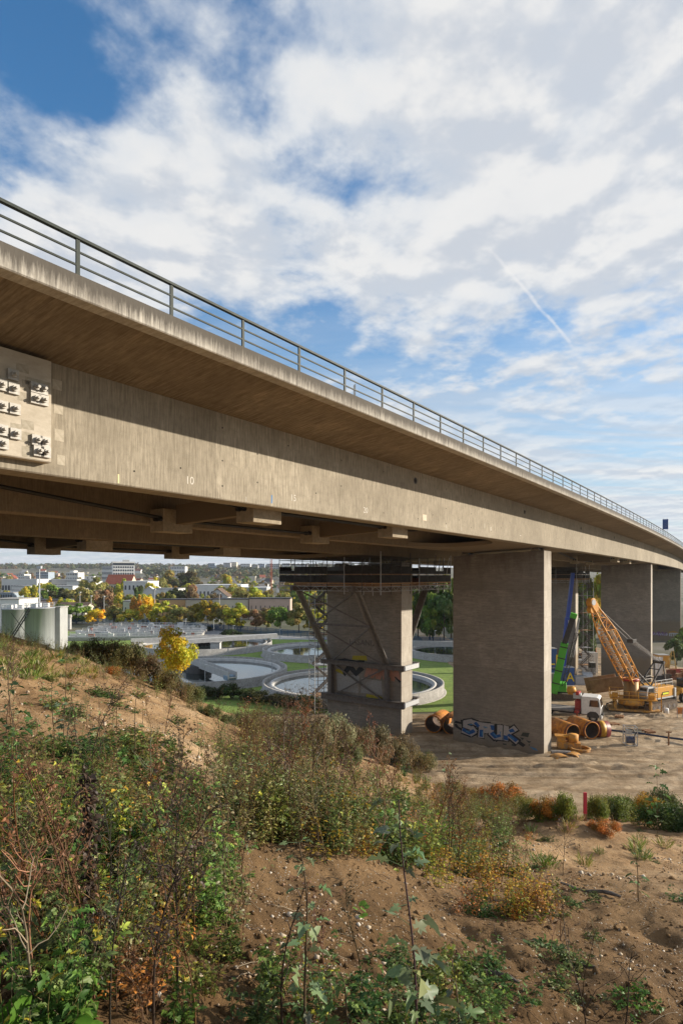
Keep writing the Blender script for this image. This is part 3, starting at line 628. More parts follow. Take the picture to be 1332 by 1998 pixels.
o = obj('hillside', arr_mesh('hillside', np.stack([HX, HY, HZ], -1).reshape(-1, 3), [quads], [M_SOIL], smooth=True)); tag(o, kind='structure')

def drop(X, Y):                                # the yard falls away towards the far piers
    X = np.asarray(X, float); Y = np.asarray(Y, float); sm = lambda t: np.clip(t, 0, 1) ** 2 * (3 - 2 * np.clip(t, 0, 1))
    return (4.5 * sm((Y - 90) / 38) + 2.6 * sm((Y - 128) / 60)) * sm((X - 24 - np.maximum(0, Y - 100) * .05) / 13) * (1 - sm((Y - 250) / 160))
# building-site ground, rutted by tracks
def site_z(X, Y):
    z = -18 - drop(X, Y) + .10 * fbm(X * .18, Y * .18, 4)
    u = X * .80 + Y * .6; v = -X * .6 + Y * .80               # ruts run along one direction
    z = z + .10 * fbm(v * 1.1, u * .10, 3) + .055 * fbm(X * 1.6, Y * 1.6, 4, .65)
    z = z + .07 * np.abs(np.sin(v * 2.2 + fbm(u * .2, v * .2) * 3)) * (fbm(X * .09 + 3, Y * .09) > 0)
    z = z + 1.1 * np.exp(-((X - 62) / 8) ** 2 - ((Y - 100) / 7) ** 2) + .9 * np.exp(-((X - 36) / 7) ** 2 - ((Y - 98) / 4) ** 2)
    z = z + .28 * np.exp(-((X - 24.5) / 9) ** 2 - ((Y - 57.5) / 1.8) ** 2) * (1 + fbm(X * .8, Y * .8))
    for y0_, sl_, am_, ph_, dp_ in ((58.5, .02, .8, 0, .16), (62, -.05, 1.2, 1, .13), (66, .10, 1.0, 2, .15), (70, .04, 1.6, 3, .14), (73.5, -.08, 1.2, .5, .12), (78, .12, 1.5, 1.5, .13), (55.5, -.03, .6, 2.2, .16), (84, .0, 2., .3, .12)):
        for o_ in (0, 1.9):
            dy = Y - (y0_ + o_ + sl_ * (X - 25) + am_ * np.sin(X * .11 + ph_)); dp = dp_ * (.55 + .9 * vnoise(X * .25 + ph_ * 9, Y * .1))
            z = z - dp * np.exp(-(dy / .26) ** 2) + .55 * dp * np.exp(-((np.abs(dy) - .5) / .18) ** 2) + .02 * np.sin(X * 14) * np.exp(-(dy / .26) ** 2)
    return z
gx = np.linspace(-22, 90, 380); gy = np.concatenate([np.linspace(34, 92, 430), np.linspace(92.5, 235, 200)])
GX, GY = np.meshgrid(gx, gy, indexing='ij'); ix = np.arange(GX.size).reshape(GX.shape)
q = np.stack([ix[:-1, :-1], ix[1:, :-1], ix[1:, 1:], ix[:-1, 1:]], -1).reshape(-1, 4)
GZ = site_z(GX, GY); edge = np.minimum.reduce([GX + 22, 90 - GX, GY - 34, 235 - GY]); GZ = np.where(edge < 1, -18.25 - drop(GX, GY), GZ)
# leave the plant side to the lawn
LAWN = lambda X, Y: (Y > 79 + np.maximum(0, X + 5) * .06) & (X < 21 + (Y - 79) * .02)
GZ = np.where(LAWN(GX, GY), -18.3, GZ)
o = obj('site_ground', arr_mesh('site_ground', np.stack([GX, GY, GZ], -1).reshape(-1, 3), [q], [M_SITE], smooth=True)); tag(o, kind='structure')
# valley floor and the hills beyond: one sheet to the horizon
def valley_z(X, Y):
    r = np.hypot(X, Y); d = np.clip((r - 420) / 2000, 0, 1); d = d * d * (3 - 2 * d)
    z = -18.12 - drop(X, Y) * 1.02 + 44 * d * (1 + .35 * fbm(X / 700., Y / 700., 3)) + 22 * np.clip((r - 2700) / 2500, 0, 1) * (.6 + .8 * fbm(X / 1500., Y / 1500., 3))
    return np.where(r > 6000, z - (r - 6000) * .02, z)
vx = np.concatenate([-np.geomspace(9000, 60, 90), np.linspace(-50, 15, 6), np.linspace(20, 110, 46), np.geomspace(115, 9000, 80)]); vy = np.concatenate([np.linspace(-400, 20, 8), np.geomspace(30, 11000, 210)])
VX, VY = np.meshgrid(vx, vy, indexing='ij'); ix = np.arange(VX.size).reshape(VX.shape)
q = np.stack([ix[:-1, :-1], ix[1:, :-1], ix[1:, 1:], ix[:-1, 1:]], -1).reshape(-1, 4)
M_VAL = mat('valley_ground', (.055, .065, .03), (.16, .14, .09), .012, .95, detail=9, c3=(.20, .18, .15), s3=.03)
o = obj('valley_ground', arr_mesh('valley_ground', np.stack([VX, VY, valley_z(VX, VY)], -1).reshape(-1, 3), [q], [M_VAL], smooth=True)); tag(o, kind='structure')
def vz(x, y): return float(valley_z(np.array([x]), np.array([y]))[0])
# ================================================================== foliage tools
def unit_rand(n, rs):
    v = rs.normal(size=(n, 3)); return v / np.linalg.norm(v, axis=1, keepdims=True)
def frames(nrm, rs):
    """random tangent frames for unit normals -> (n,3,3) columns x,y,n"""
    t = rs.normal(size=nrm.shape); x = np.cross(nrm, t); x /= np.linalg.norm(x, axis=1, keepdims=True) + 1e-9
    return np.stack([x, np.cross(nrm, x), nrm], -1)
def scatter_leaves(tmpl, faces, pos, fr, size):
    """tmpl (k,3) leaf, fr (n,3,3), size (n,) -> V, polys"""
    n, k = len(pos), len(tmpl)
    V = np.einsum('nij,kj->nki', fr, tmpl) * size[:, None, None] + pos[:, None, :]
    return V.reshape(-1, 3), [(np.asarray(f)[None] + (np.arange(n) * k)[:, None, None]).reshape(-1, np.asarray(f).shape[1]) for f in faces]
LEAF4 = np.array([(0, -.5, 0), (.42, 0, .08), (0, .5, 0), (-.42, 0, .08)]); LEAF4F = [np.array([[0, 1, 2], [0, 2, 3]])]
M_CROWN = leafmat('tree_foliage', (1, 1, 1), .38, objcol=True, rough=.6)
M_BARK = mat('bark', (.05, .038, .028), (.10, .078, .058), 6, .9, .3)
def crown_mesh(name, seed, n=3200, leaf=.075, lobes=26, squash=.62, cone=False, low=.22):
    """crown of height 1 (trunk included): leaf clumps spread through an uneven volume"""
    rs = np.random.RandomState(seed); C = []; Rr = []
    while len(C) < lobes:
        p = rs.uniform(-1, 1, 3)
        if np.linalg.norm(p) > 1 or np.linalg.norm(p) < .35: continue
        w = 1 - .85 * (p[2] * .5 + .5) if cone else 1 - .25 * p[2]
        C.append((p[0] * squash * .42 * w * 1.15, p[1] * squash * .42 * w * 1.15, low + (1 - low) * (p[2] * .42 + .5))); Rr.append(rs.uniform(.07, .17) * (.6 if cone else 1))
    C = np.array(C); Rr = np.array(Rr); pick = rs.choice(lobes, n, p=Rr ** 2 / (Rr ** 2).sum())
    d = unit_rand(n, rs); rad = Rr[pick] * rs.uniform(.55, 1.12, n)
    pos = C[pick] + d * rad[:, None] * np.array([1, 1, .8])
    nr = d + .7 * unit_rand(n, rs); nr[:, 2] += .25; nr /= np.linalg.norm(nr, axis=1, keepdims=True)
    V, P = scatter_leaves(LEAF4, LEAF4F, pos, frames(nr, rs), leaf * rs.uniform(.6, 1.3, n))
    lobe_c = rs.uniform(.72, 1.25, (lobes, 1)) * np.array([[1, 1, 1]]); lobe_c[:, 0] *= rs.uniform(.8, 1.3, lobes)
    c = lobe_c[pick] * rs.uniform(.7, 1.3, (n, 1)); c[:, 0] *= rs.uniform(.85, 1.2, n)
    return arr_mesh(name, V, P, [M_CROWN], col=np.repeat(c, 4, 0))
def trunk_mesh(name, seed, low=.25, nb=7):
    r_ = random.Random(seed); mb = MB(); mb.path([(0, 0, -.03), (.005, .004, low), (.0, .01, .55), (.01, 0, .8)], [.022, .016, .010, .004], 7)
    for k in range(nb):
        z = r_.uniform(low * .8, .65); a = r_.uniform(0, 6.28); l = r_.uniform(.12, .24)
        mb.path([(0, 0, z), (math.cos(a) * l * .5, math.sin(a) * l * .5, z + l * .45), (math.cos(a) * l, math.sin(a) * l, z + l * .8)], [.009, .006, .003], 5)
    return mb.mesh(name, M_BARK)
CROWNS = [(crown_mesh('crown', 11 + k, squash=.85 + .12 * (k % 3), low=.06), trunk_mesh('trunk', k)) for k in range(5)]
CONES = [(crown_mesh('crown', 41, cone=True, lobes=40, squash=.6, low=.1), trunk_mesh('trunk', 9, .1))]
FARCROWNS = [(crown_mesh('crown', 61 + k, n=420, leaf=.17, lobes=12, squash=1.0, low=.12), trunk_mesh('trunk', 20 + k, .15, 2)) for k in range(4)]
def tree(label, pos, h, w, col, kind, group, name='broadleaf_tree'):
    cm, tm_ = kind; T = thing(name, label, 'tree', pos, random.uniform(0, 6.28), group); T.scale = (w, w, h)
    a = obj('trunk', tm_, T); c = obj('crown', cm, T); c.color = (*col, 1); return T
GREEN, OLIVE, YGREEN, YELLOW, ORANGE, BROWN, DARK = (.17, .27, .045), (.28, .27, .075), (.44, .44, .05), (.70, .54, .04), (.60, .34, .05), (.28, .20, .10), (.10, .16, .045)

# ================================================================== sewage works
M_CONC = mat('tank_concrete', (.30, .285, .26), (.42, .40, .37), 1.2, .85, c3=(.22, .21, .19), s3=6)
M_CONCL = mat('launder_concrete', (.42, .41, .39), (.54, .53, .50), 1.2, .8)
M_WATER = mat('tank_water', (.02, .028, .026), rough=.06, spec=.6)
M_WATER.node_tree.nodes['Principled BSDF'].inputs['IOR'].default_value = 1.6
M_GRASSB = mat('lawn_base', (.14, .23, .04), (.23, .33, .06), .8, .95, detail=8, c3=(.14, .14, .05), s3=3)
def flat_poly(name, pts, z, m, kind='structure'):
    mb = MB(); mb.add([(x, y, z) for x, y in pts], [tuple(range(len(pts)))]); me = mb.mesh(name, m)
    if me.polygons[0].normal.z < 0: me.flip_normals()
    return tag(obj(name, me), kind=kind)
flat_poly('lawn', [(-95, 76), (-12, 80), (21, 82), (24, 150), (36, 165), (-20, 185), (-95, 200)], -18.06, M_GRASSB)
M_PAVE = mat('pale_paving', (.32, .31, .29), (.42, .41, .39), .6, .9)
def pav(name, pts, m=M_PAVE, z=-18.05): return flat_poly(name, pts, z, m)
g = lambda px, py: tuple(gnd(px, py, -18.05))[:2]
pav('pavement', [g(380, 1238), g(395, 1225), g(440, 1228), g(470, 1233), g(420, 1243)], mat('asphalt_yard', (.16, .16, .165), (.22, .22, .22), .4, .9))
pav('road', [g(500, 1247), g(640, 1249), g(900, 1268), g(900, 1262), g(640, 1243), g(545, 1240)], M_PAVE)
pav('kerb_path', [g(560, 1338), g(590, 1341), g(575, 1343), g(500, 1335), g(504, 1333)])
def tank(label, c, Rr, bridge=None, h=1.55, water=-.75, col=None):
    T = thing('settling_tank', label, 'tank', (c[0], c[1], -18.1), 0, 'round settling tanks of the sewage works')
    mb = MB(); mb.lathe([(Rr - .35, h - 1.8), (Rr - .35, h), (Rr, h), (Rr, 0), (Rr + .35, 0), (Rr + .35, .12), (Rr + .02, .14)], 96); part('outer_wall', mb, M_CONC, T)
    mb = MB(); mb.lathe([(Rr - 1.7, h - 1.4), (Rr - 1.7, h - .25), (Rr - 1.15, h - .25), (Rr - 1.15, h - .8), (Rr - .36, h - .8)], 96); part('launder', mb, M_CONCL, T)
    mb = MB(); n = 64; mb.add([((Rr - 1.69) * math.cos(6.2832 * i / n), (Rr - 1.69) * math.sin(6.2832 * i / n), h + water) for i in range(n)], [tuple(range(n))]); part('water', mb, M_WATER, T)
    if bridge is not None:
        a = bridge; d = Vector((math.cos(a), math.sin(a), 0)); n_ = Vector((-d.y, d.x, 0)); L_ = Rr + .2
        mb = MB(); z = h + .75
        for s in (-1, 1): mb.beam(d * -L_ + n_ * s * .65 + Vector((0, 0, z)), d * L_ + n_ * s * .65 + Vector((0, 0, z)), .12, 1.15)
        mb.beam(d * -L_ + Vector((0, 0, z - .35)), d * L_ + Vector((0, 0, z - .35)), 1.25, .15); part('scraper_bridge', mb, M_CONCL, T)
        mb = MB(); mb.lathe([(0, h + .4), (2.2, h + .4), (2.4, h - 1.3)], 24); part('centre_well', mb, M_DSTEEL, T)
        mb = MB(); mb.box(d * (Rr - 1) + Vector((0, 0, h + .3)), (1.6, 1.6, .7), a); part('drive_unit', mb, paint('pale_blue', (.25, .38, .5), dirt=.3), T)
    return T
tank('round settling tank behind the strutted pier, nearest the stair tower', (1.8, 97), 14.2)
tank('large round settling tank with diagonal grey scraper bridge left of stair tower', (-25.6, 110.5), 15.8, R(-58))
tank('far left round settling tank crossed by a long pale walkway', (-34.5, 154), 17, R(20))
tank('small looking round tank with dark water beyond the scaffold tower', (-4.2, 140.5), 13.8)
tank('round tank at right seen between strutted pier and graffiti pier', (30, 141), 15.5, R(170))
# long walkway crossing the far tank, pump house block
T = thing('walkway_bridge', 'long pale concrete walkway beam running above the far left tank', 'walkway', (-30, 150, -18))
a, b = at(365, 1252, 150), at(540, 1240, 158); mb = MB(); mb.beam(a, b, 1.6, 1.0); part('deck_beam', mb, M_CONCL, T, world=True)
mb = MB()
for t in (.1, .5, .9):
    p = a.lerp(b, t); mb.beam(p, (p.x, p.y, -18.2), .5)
part('support', mb, M_CONC, T, world=True)
T = thing('control_hut', 'small pale concrete hut standing between the two left tanks', 'hut', gnd(421, 1272)); mb = MB(); mb.box((0, 0, 1.1), (2.2, 2, 2.2)); part('wall', mb, M_CONCL, T); mb = MB(); mb.box((0, 0, 2.28), (2.5, 2.3, .16)); part('roof', mb, M_CONC, T)
# aeration basin: long lanes with white guard rails
T = thing('aeration_basin', 'pale rectangular aeration basin with rows of white guard rails behind yellow tree', 'basin', gnd(283, 1236))
ctr = gnd(270, 1233); W_, D_ = 37, 40
mb = MB(); mb.box((0, 0, -.2), (W_, D_, 2.0)); part('basin_slab', mb, M_CONC, T)
bz = -.9
for k in range(6):
    mb = MB(); mb.box((0, -D_ / 2 + 4 + k * 6.4, 1.71 + bz), (W_ - 4, 4.6, .04)); part('water_lane', mb, M_WATER, T)
M_GUARD = mat('white_guard_rail', (.72, .70, .66), rough=.6)
for k in range(7):
    mb = MB(); y = -D_ / 2 + .6 + k * 6.4
    for z in (2.25 + bz, 2.75 + bz): mb.beam((-W_ / 2, y, z), (W_ / 2, y, z), .12)
    for i in range(19): mb.beam((-W_ / 2 + i * 2, y, 1.7 + bz), (-W_ / 2 + i * 2, y, 2.75 + bz), .12)
    part('guard_rail', mb, M_GUARD, T)
    mb = MB(); mb.box((0, y, 1.85 + bz), (W_, .9, .3)); part('walkway_wall', mb, M_CONCL, T)
rr = random.Random(9)
for k in range(70):
    mb = MB(); mb.box((rr.uniform(-W_ / 2, W_ / 2), -D_ / 2 + .9 + 6.4 * rr.randrange(7), 2.3 + bz), (rr.uniform(.5, 1.8), .7, rr.uniform(.6, 1.3))); part('pump_unit', mb, rr.choice([M_WHITE, M_CONCL, M_GALV, paint('faded_red', (.45, .12, .07))]), T)
T.rotation_euler = (0, 0, R(8))
# two silos and their white annex
M_SILO = mat('silo_steel', (.27, .28, .295), (.37, .38, .395), .6, .5, stretch=(4, 4, .1), metal=.15)
def silo(label, px0, px1, pt, Y):
    c = at((px0 + px1) / 2, 1123, Y); r_ = (px1 - px0) / 2 / F * Y; zt = (HOR - pt) / F * Y
    T = thing('silo', label, 'silo', (c.x, c.y, -18), 0, 'grey digester silos'); H = zt + 18
    mb = MB(); mb.lathe([(r_, -.3), (r_, H), (r_ + .12, H), (r_ + .12, H + .18), (0, H + .3)], 40); part('shell', mb, M_SILO, T)
    mb = MB()
    for z in (H + .7, H + 1.2): mb.lathe([(r_ - .02, z - .03), (r_ + .04, z - .03), (r_ + .04, z + .03), (r_ - .02, z + .03)], 32, closed=True)
    for i in range(14): a = 6.283 * i / 14; mb.beam((r_ * math.cos(a), r_ * math.sin(a), H), (r_ * math.cos(a), r_ * math.sin(a), H + 1.2), .06)
    part('top_railing', mb, M_GALV, T)
    for k in range(3):
        mb = MB(); mb.box((r_ * .5 * math.cos(k * 2.2), r_ * .5 * math.sin(k * 2.2), H + .7), (1.1, .9, .9)); part('roof_unit', mb, M_WHITE, T)
    return T
s1 = silo('front grey silo with railing on top, right of the pair', 51, 104, 1187, 138)
silo('rear grey silo at left edge, half hidden by the other silo', 6, 52, 1189, 150)
mb = MB()
for k in range(9): mb.beam((-4.5 + k * .45, -3.4, 4.5 + k * .7), (-4.5 + k * .45, -2.5, 4.5 + k * .7), .5, .06)
mb.beam((-4.8, -3.5, 4.2), (-.6, -3.5, 10.9), .1, .25); mb.beam((-4.8, -2.4, 4.2), (-.6, -2.4, 10.9), .1, .25); mb.beam((-4.8, -3.5, 5.2), (-.6, -3.5, 11.9), .06); mb.beam((-.3, -3.5, 4.2), (-4.6, -3.5, 9.9), .09); part('stair', mb, M_DSTEEL, s1)
def simple_block(name, label, cat, px0, px1, pt, Y, dep, m, group=None):
    x0, x1 = (px0 - 666) / F * Y, (px1 - 666) / F * Y; zt = (HOR - pt) / F * Y; zb = vz((x0 + x1) / 2, Y) if Y > 200 else -18.1
    T = thing(name, label, cat, ((x0 + x1) / 2, Y + dep / 2, zb), 0, group); w = x1 - x0; h = zt - zb
    mb = MB(); mb.bx(-w / 2, w / 2, -dep / 2, dep / 2, -.5, h); part('wall', mb, m, T)
    mb = MB(); mb.bx(-w / 2 - .2, w / 2 + .2, -dep / 2 - .2, dep / 2 + .2, h, h + .25); part('roof', mb, M_CONC, T); return T, w, h
WALLG = mat('annex_wall', (.30, .30, .295), (.37, .37, .36), .5, .8)
simple_block('annex', 'tall white annex block attached to the right of the grey silos', 'building', 104, 117, 1186, 141, 4, WALLG)
simple_block('white_store', 'low white building at left edge above the silos', 'building', -20, 37, 1170, 190, 12, M_WHITE)
T = thing('vent_stack', 'short pale cylindrical vent stack behind the bush, right of silos', 'stack', gnd(136, 1228)); mb = MB(); mb.tube((0, 0, 0), (0, 0, 4), .55, 14); part('pipe', mb, M_CONCL, T); mb = MB(); mb.tube((0, 0, 4), (0, 0, 4.9), .75, 14); part('cap', mb, M_CONC, T)

# blue mesh fence round the works
M_FENCE = mat('blue_fence', (.012, .05, .11), (.02, .075, .15), 3, .5)
fp = [gnd(120, 1217), gnd(270, 1219), gnd(370, 1226), gnd(470, 1234), gnd(537, 1240), gnd(640, 1249), gnd(760, 1254), gnd(900, 1262)]
T = thing('blue_fence', 'long blue mesh fence between settling tanks and the tree row', 'fence', fp[4])
for a, b in zip(fp, fp[1:]):
    n = int((b - a).length / 2.6)
    for i in range(n):
        p, q_ = a.lerp(b, i / n), a.lerp(b, (i + 1) / n); mb = MB()
        for z in (.1, .75, 1.4, 2.0): mb.beam(p + Vector((0, 0, z)), q_ + Vector((0, 0, z)), .05)
        for j in range(11): w = p.lerp(q_, j / 10); mb.beam(w + Vector((0, 0, .1)), w + Vector((0, 0, 2.05)), .10 if j else .16)
        part('fence_panel', mb, M_FENCE, T, world=True)
# lamps of the works
M_LAMP = mat('lamp_pole', (.42, .44, .46), rough=.5, metal=.3)
def lamp(label, px, pt, pb_):
    p = gnd(px, pb_); h = (HOR - pt) / F * p.y + 18
    T = thing('yard_lamp', label, 'lamp', p, 0, 'yard lamps of the sewage works'); mb = MB(); mb.tube((0, 0, 0), (0, 0, h), .07, 8, r2=.05); part('pole', mb, M_LAMP, T)
    mb = MB(); mb.box((.18, 0, h + .05), (.5, .28, .14)); part('lamp_head', mb, M_WHITE, T, .03)
for lb, a, b, c in (('yard lamp on far side of walkway tank, beside the blue fence', 455, 1221, 1243), ('yard lamp beside blue fence, left of the stair tower', 546, 1228, 1250), ('yard lamp by the dark watered tank, left of stair tower', 585, 1254, 1276), ('yard lamp on right rim of scraper bridge tank', 531, 1278, 1312), ('yard lamp standing between scraper bridge tank and far tanks', 481, 1249, 1277),
                    ('tall yard lamp in front of scraper bridge tank, near yellow tree', 400, 1298, 1345), ('yard lamp in front of nearest tank, by the hedge', 531, 1341, 1362), ('yard lamp behind aeration basin, right of the yellow tree', 362, 1208, 1232), ('yard lamp behind aeration basin, above the yellow tree', 305, 1207, 1226), ('yard lamp right of strutted pier by the blue fence', 848, 1231, 1258), ('yard lamp at left of far tank beyond basin', 417, 1209, 1236)):
    lamp(lb, a, b, c)
def mast(name, label, px, pt, Y, r_, m, cat='mast'):
    zb = vz((px - 666) / F * Y, Y) if Y > 170 else -18; c = at(px, pt, Y); mb = MB(); mb.tube((0, 0, 0), (0, 0, c.z - zb), r_, 8, r2=r_ * .6); mb.box((0, 0, c.z - zb), (r_ * 5, r_ * 4, r_ * 3)); o = part(name, mb, m, None); o.location = (c.x, c.y, zb); tag(o, label, cat)
mast('floodlight_mast', 'tall grey floodlight mast rising above the roofs at left', 77, 1107, 260, .35, M_LAMP)
for lb, px, pt in (('left pale concrete pole above the tree row', 178, 1163), ('right pale concrete pole above the tree row', 203, 1164), ('slim pale pole right of green tree row near pink building', 428, 1158), ('slim pale pole near orange low building', 302, 1150), ('slim pole above the pale green building', 156, 1156)):
    mast('concrete_pole', lb, px, pt, 240, .15, M_CONCL, 'pole')
# clipped hedge and shrubs in the yard
def bush_mesh(name, seed, n, leaf, lobes, flat=.6):
    rs = np.random.RandomState(seed); C = rs.uniform(-1, 1, (lobes, 3)); C[:, :2] *= .62; C[:, 2] = .28 + .55 * rs.rand(lobes) * (1 - .6 * np.hypot(C[:, 0], C[:, 1])); Rr = rs.uniform(.18, .38, lobes)
    pick = rs.choice(lobes, n, p=Rr ** 2 / (Rr ** 2).sum()); d = unit_rand(n, rs); pos = C[pick] + d * (Rr[pick] * rs.uniform(.4, 1.15, n))[:, None] * np.array([1, 1, flat]); pos[:, 2] = np.abs(pos[:, 2])
    nr = d + .8 * unit_rand(n, rs); nr[:, 2] += .3; nr /= np.linalg.norm(nr, axis=1, keepdims=True)
    V, P = scatter_leaves(LEAF4, LEAF4F, pos, frames(nr, rs), leaf * rs.uniform(.6, 1.4, n))
    lc = rs.uniform(.7, 1.3, (lobes, 1)) * np.ones((1, 3)); lc[:, 0] *= rs.uniform(.8, 1.45, lobes)
    return arr_mesh(name, V, P, [M_CROWN], col=np.repeat(lc[pick] * rs.uniform(.65, 1.35, (n, 1)), 4, 0))
def stems_mesh(name, seed, n=14, rad=.5, h=.8):
    r_ = random.Random(seed); mb = MB()
    for k in range(n):
        a = r_.uniform(0, 6.28); l = r_.uniform(.3, 1) * rad; mb.path([(l * .15 * math.cos(a), l * .15 * math.sin(a), -.03), (l * .6 * math.cos(a), l * .6 * math.sin(a), h * .45), (l * math.cos(a + .3), l * math.sin(a + .3), h * r_.uniform(.7, 1.1))], [.014, .009, .004], 4)
    return mb.mesh(name, M_BARK)
BUSHES = [(bush_mesh('foliage', 70 + k, 3800, .085, 16), stems_mesh('stems', k)) for k in range(3)]
def bush(label, pos, r_, h, col, k=0, group='shrubs', name='shrub', lib=None):
    bm_, st = (lib or BUSHES)[k % len(lib or BUSHES)]; T = thing(name, label, 'shrub', pos, random.uniform(0, 6.28), group); T.scale = (r_, r_, h); obj('stems', st, T); c = obj('foliage', bm_, T); c.color = (*col, 1); return T
bush('dark clipped round shrub in the yard by the blue fence', gnd(452, 1243), 3.2, 2.6, (.035, .06, .02), 0, 'yard shrubs')
bush('low dark hedge end beside asphalt yard and fence', gnd(405, 1229), 6, 1.7, (.04, .06, .02), 1, 'yard shrubs')
for k, (px, py) in enumerate(((395, 1362), (425, 1361), (452, 1362), (478, 1366), (505, 1370), (535, 1374), (565, 1378), (600, 1381))):
    bush(ORD[k] + ' dark shrub from the left in the hedge before the tanks', gnd(px, py), 2.1, random.uniform(1.6, 3.4 if k == 2 else 2.2), random.choice([(.045, .075, .02), (.06, .085, .025), (.05, .06, .02)]), k, 'hedge in front of the tanks')

# ================================================================== tree row, town, hills
rowdef = [(150, 1173, 52, GREEN), (190, 1183, 34, YELLOW), (222, 1176, 46, OLIVE), (252, 1184, 40, YGREEN), (287, 1166, 40, YELLOW), (318, 1168, 50, YGREEN), (350, 1176, 44, OLIVE), (381, 1180, 40, OLIVE), (405, 1163, 48, (.28, .23, .02)), (437, 1182, 36, OLIVE), (463, 1171, 50, YGREEN), (500, 1180, 46, BROWN), (520, 1186, 36, OLIVE), (547, 1176, 50, GREEN), (583, 1178, 46, OLIVE), (618, 1182, 44, YGREEN), (120, 1180, 40, DARK)]
rowdef.sort()
for k, (px, pt, w, c) in enumerate(rowdef):
    Y = 232 - (px - 120) * .075 + random.uniform(-3, 5); p = at(px, pt, Y); tree(ORD[k] + ' broadleaf tree from the left in the row behind the blue fence', (p.x, Y, -18.2), p.z + 18.2, w / F * Y * 1.15, c, CROWNS[k % 5], 'tree row behind the blue fence')
for k, (px, pt, w, Y, c) in enumerate(((815, 1128, 60, 178, GREEN), (838, 1112, 70, 172, (.07, .12, .02)), (866, 1140, 66, 165, DARK), (880, 1115, 70, 182, GREEN), (800, 1150, 50, 176, YGREEN), (845, 1160, 46, 166, GREEN))):
    p = at(px, pt, Y); tree(['tall green tree right of strutted pier, left of the group', 'tallest green tree between strutted pier and graffiti pier', 'dark green tree touching the left edge of graffiti pier', 'green tree peeping from behind graffiti pier', 'yellowish tree just right of the strutted pier', 'small green tree in front between the two piers'][k], (p.x, Y, -18.2), p.z + 18.2, w / F * Y * 1.1, c, CROWNS[k % 5], 'trees between the two nearest piers')
for k, (px, pt, w, Y, c) in enumerate(((1118, 1105, 46, 215, YGREEN), (1142, 1118, 44, 205, GREEN), (1160, 1100, 52, 230, YGREEN), (1128, 1150, 40, 190, DARK), (1150, 1165, 36, 186, DARK), (1320, 1235, 40, 170, DARK), (1338, 1222, 44, 175, GREEN))):
    p = at(px, pt, Y); tree(ORD[k] + ' tree from the left seen through the gaps beyond the crane booms', (p.x, Y, vz(p.x, Y) - .2), p.z - vz(p.x, Y) + .2, w / F * Y * 1.1, c, CROWNS[(k + 2) % 5], 'trees beyond the building site')
# ---- town
def pmat(n, c): return mat(n, tuple(x * .88 for x in c), c, .3, .85)
WALLS = {'white': pmat('wall_white', (.66, .65, .62)), 'cream': pmat('wall_cream', (.58, .52, .40)), 'grey': pmat('wall_grey', (.40, .40, .40)), 'pink': pmat('wall_pink', (.55, .40, .32)), 'orange': pmat('wall_orange', (.52, .33, .16)), 'blue grey': pmat('wall_blue', (.30, .36, .42)), 'pale green': pmat('wall_green', (.50, .54, .40)), 'beige': pmat('wall_beige', (.50, .44, .34))}
ROOFS = {'red tiled': mat('roof_red', (.20, .055, .03), (.28, .085, .05), 1, .8), 'dark': mat('roof_dark', (.05, .05, .055), (.085, .085, .09), .5, .8), 'grey': mat('roof_grey', (.25, .25, .25), (.34, .34, .34), .2, .85), 'white': mat('roof_white', (.55, .55, .54), (.66, .66, .65), .2, .85), 'brown': mat('roof_brown', (.10, .065, .045), (.15, .10, .07), .6, .8)}
M_WIN = mat('window_glass', (.035, .045, .06), rough=.2, spec=.6)
def house(label, px0, px1, pt, Y, dep, wall, roof, gable=0., win=None, group='houses of the town', rz=0, pb=None, name='town_house'):
    x0, x1 = (px0 - 666) / F * Y, (px1 - 666) / F * Y; cx = (x0 + x1) / 2; zb = vz(cx, Y) - .3 if pb is None else (HOR - pb) / F * Y
    w = x1 - x0; h = max(2.5, (HOR - pt) / F * Y - zb)
    T = thing(name, label, 'building', (cx, Y + dep / 2, zb), rz, group); eave = h - gable
    mb = MB()
    if gable:
        if w > dep * .9:
            mb.prism([(-dep / 2, 0), (dep / 2, 0), (dep / 2, eave), (0, h - .15), (-dep / 2, eave)], -w / 2, w / 2, Matrix.Rotation(R(-90), 4, 'Z')); mr = MB(); mr.prism([(-dep / 2 - .5, eave - .3), (0, h), (dep / 2 + .5, eave - .3), (0, h - .4)], -w / 2 - .4, w / 2 + .4, Matrix.Rotation(R(-90), 4, 'Z'))
        else:
            mb.prism([(-w / 2, 0), (w / 2, 0), (w / 2, eave), (0, h - .15), (-w / 2, eave)], -dep / 2, dep / 2); mr = MB(); mr.prism([(-w / 2 - .5, eave - .3), (0, h), (w / 2 + .5, eave - .3), (0, h - .4)], -dep / 2 - .4, dep / 2 + .4)
    else:
        mb.bx(-w / 2, w / 2, -dep / 2, dep / 2, 0, h - .4); mr = MB(); mr.bx(-w / 2 - .15, w / 2 + .15, -dep / 2 - .15, dep / 2 + .15, h - .39, h)
    part('wall', mb, WALLS[wall], T); part('roof', mr, ROOFS[roof], T)
    if win:
        nx, nz, ww, wh = win; mw = MB(); mw.box((0, 0, 0), (w / nx * ww, .12, eave / nz * wh)); wm = mw.mesh('window', M_WIN)
        for i in range(nx):
            for j in range(nz): o = obj('window', wm, T); o.location = (-w / 2 + w / nx * (i + .5), -dep / 2 - .03, eave / nz * (j + .55))
    return T, w, h
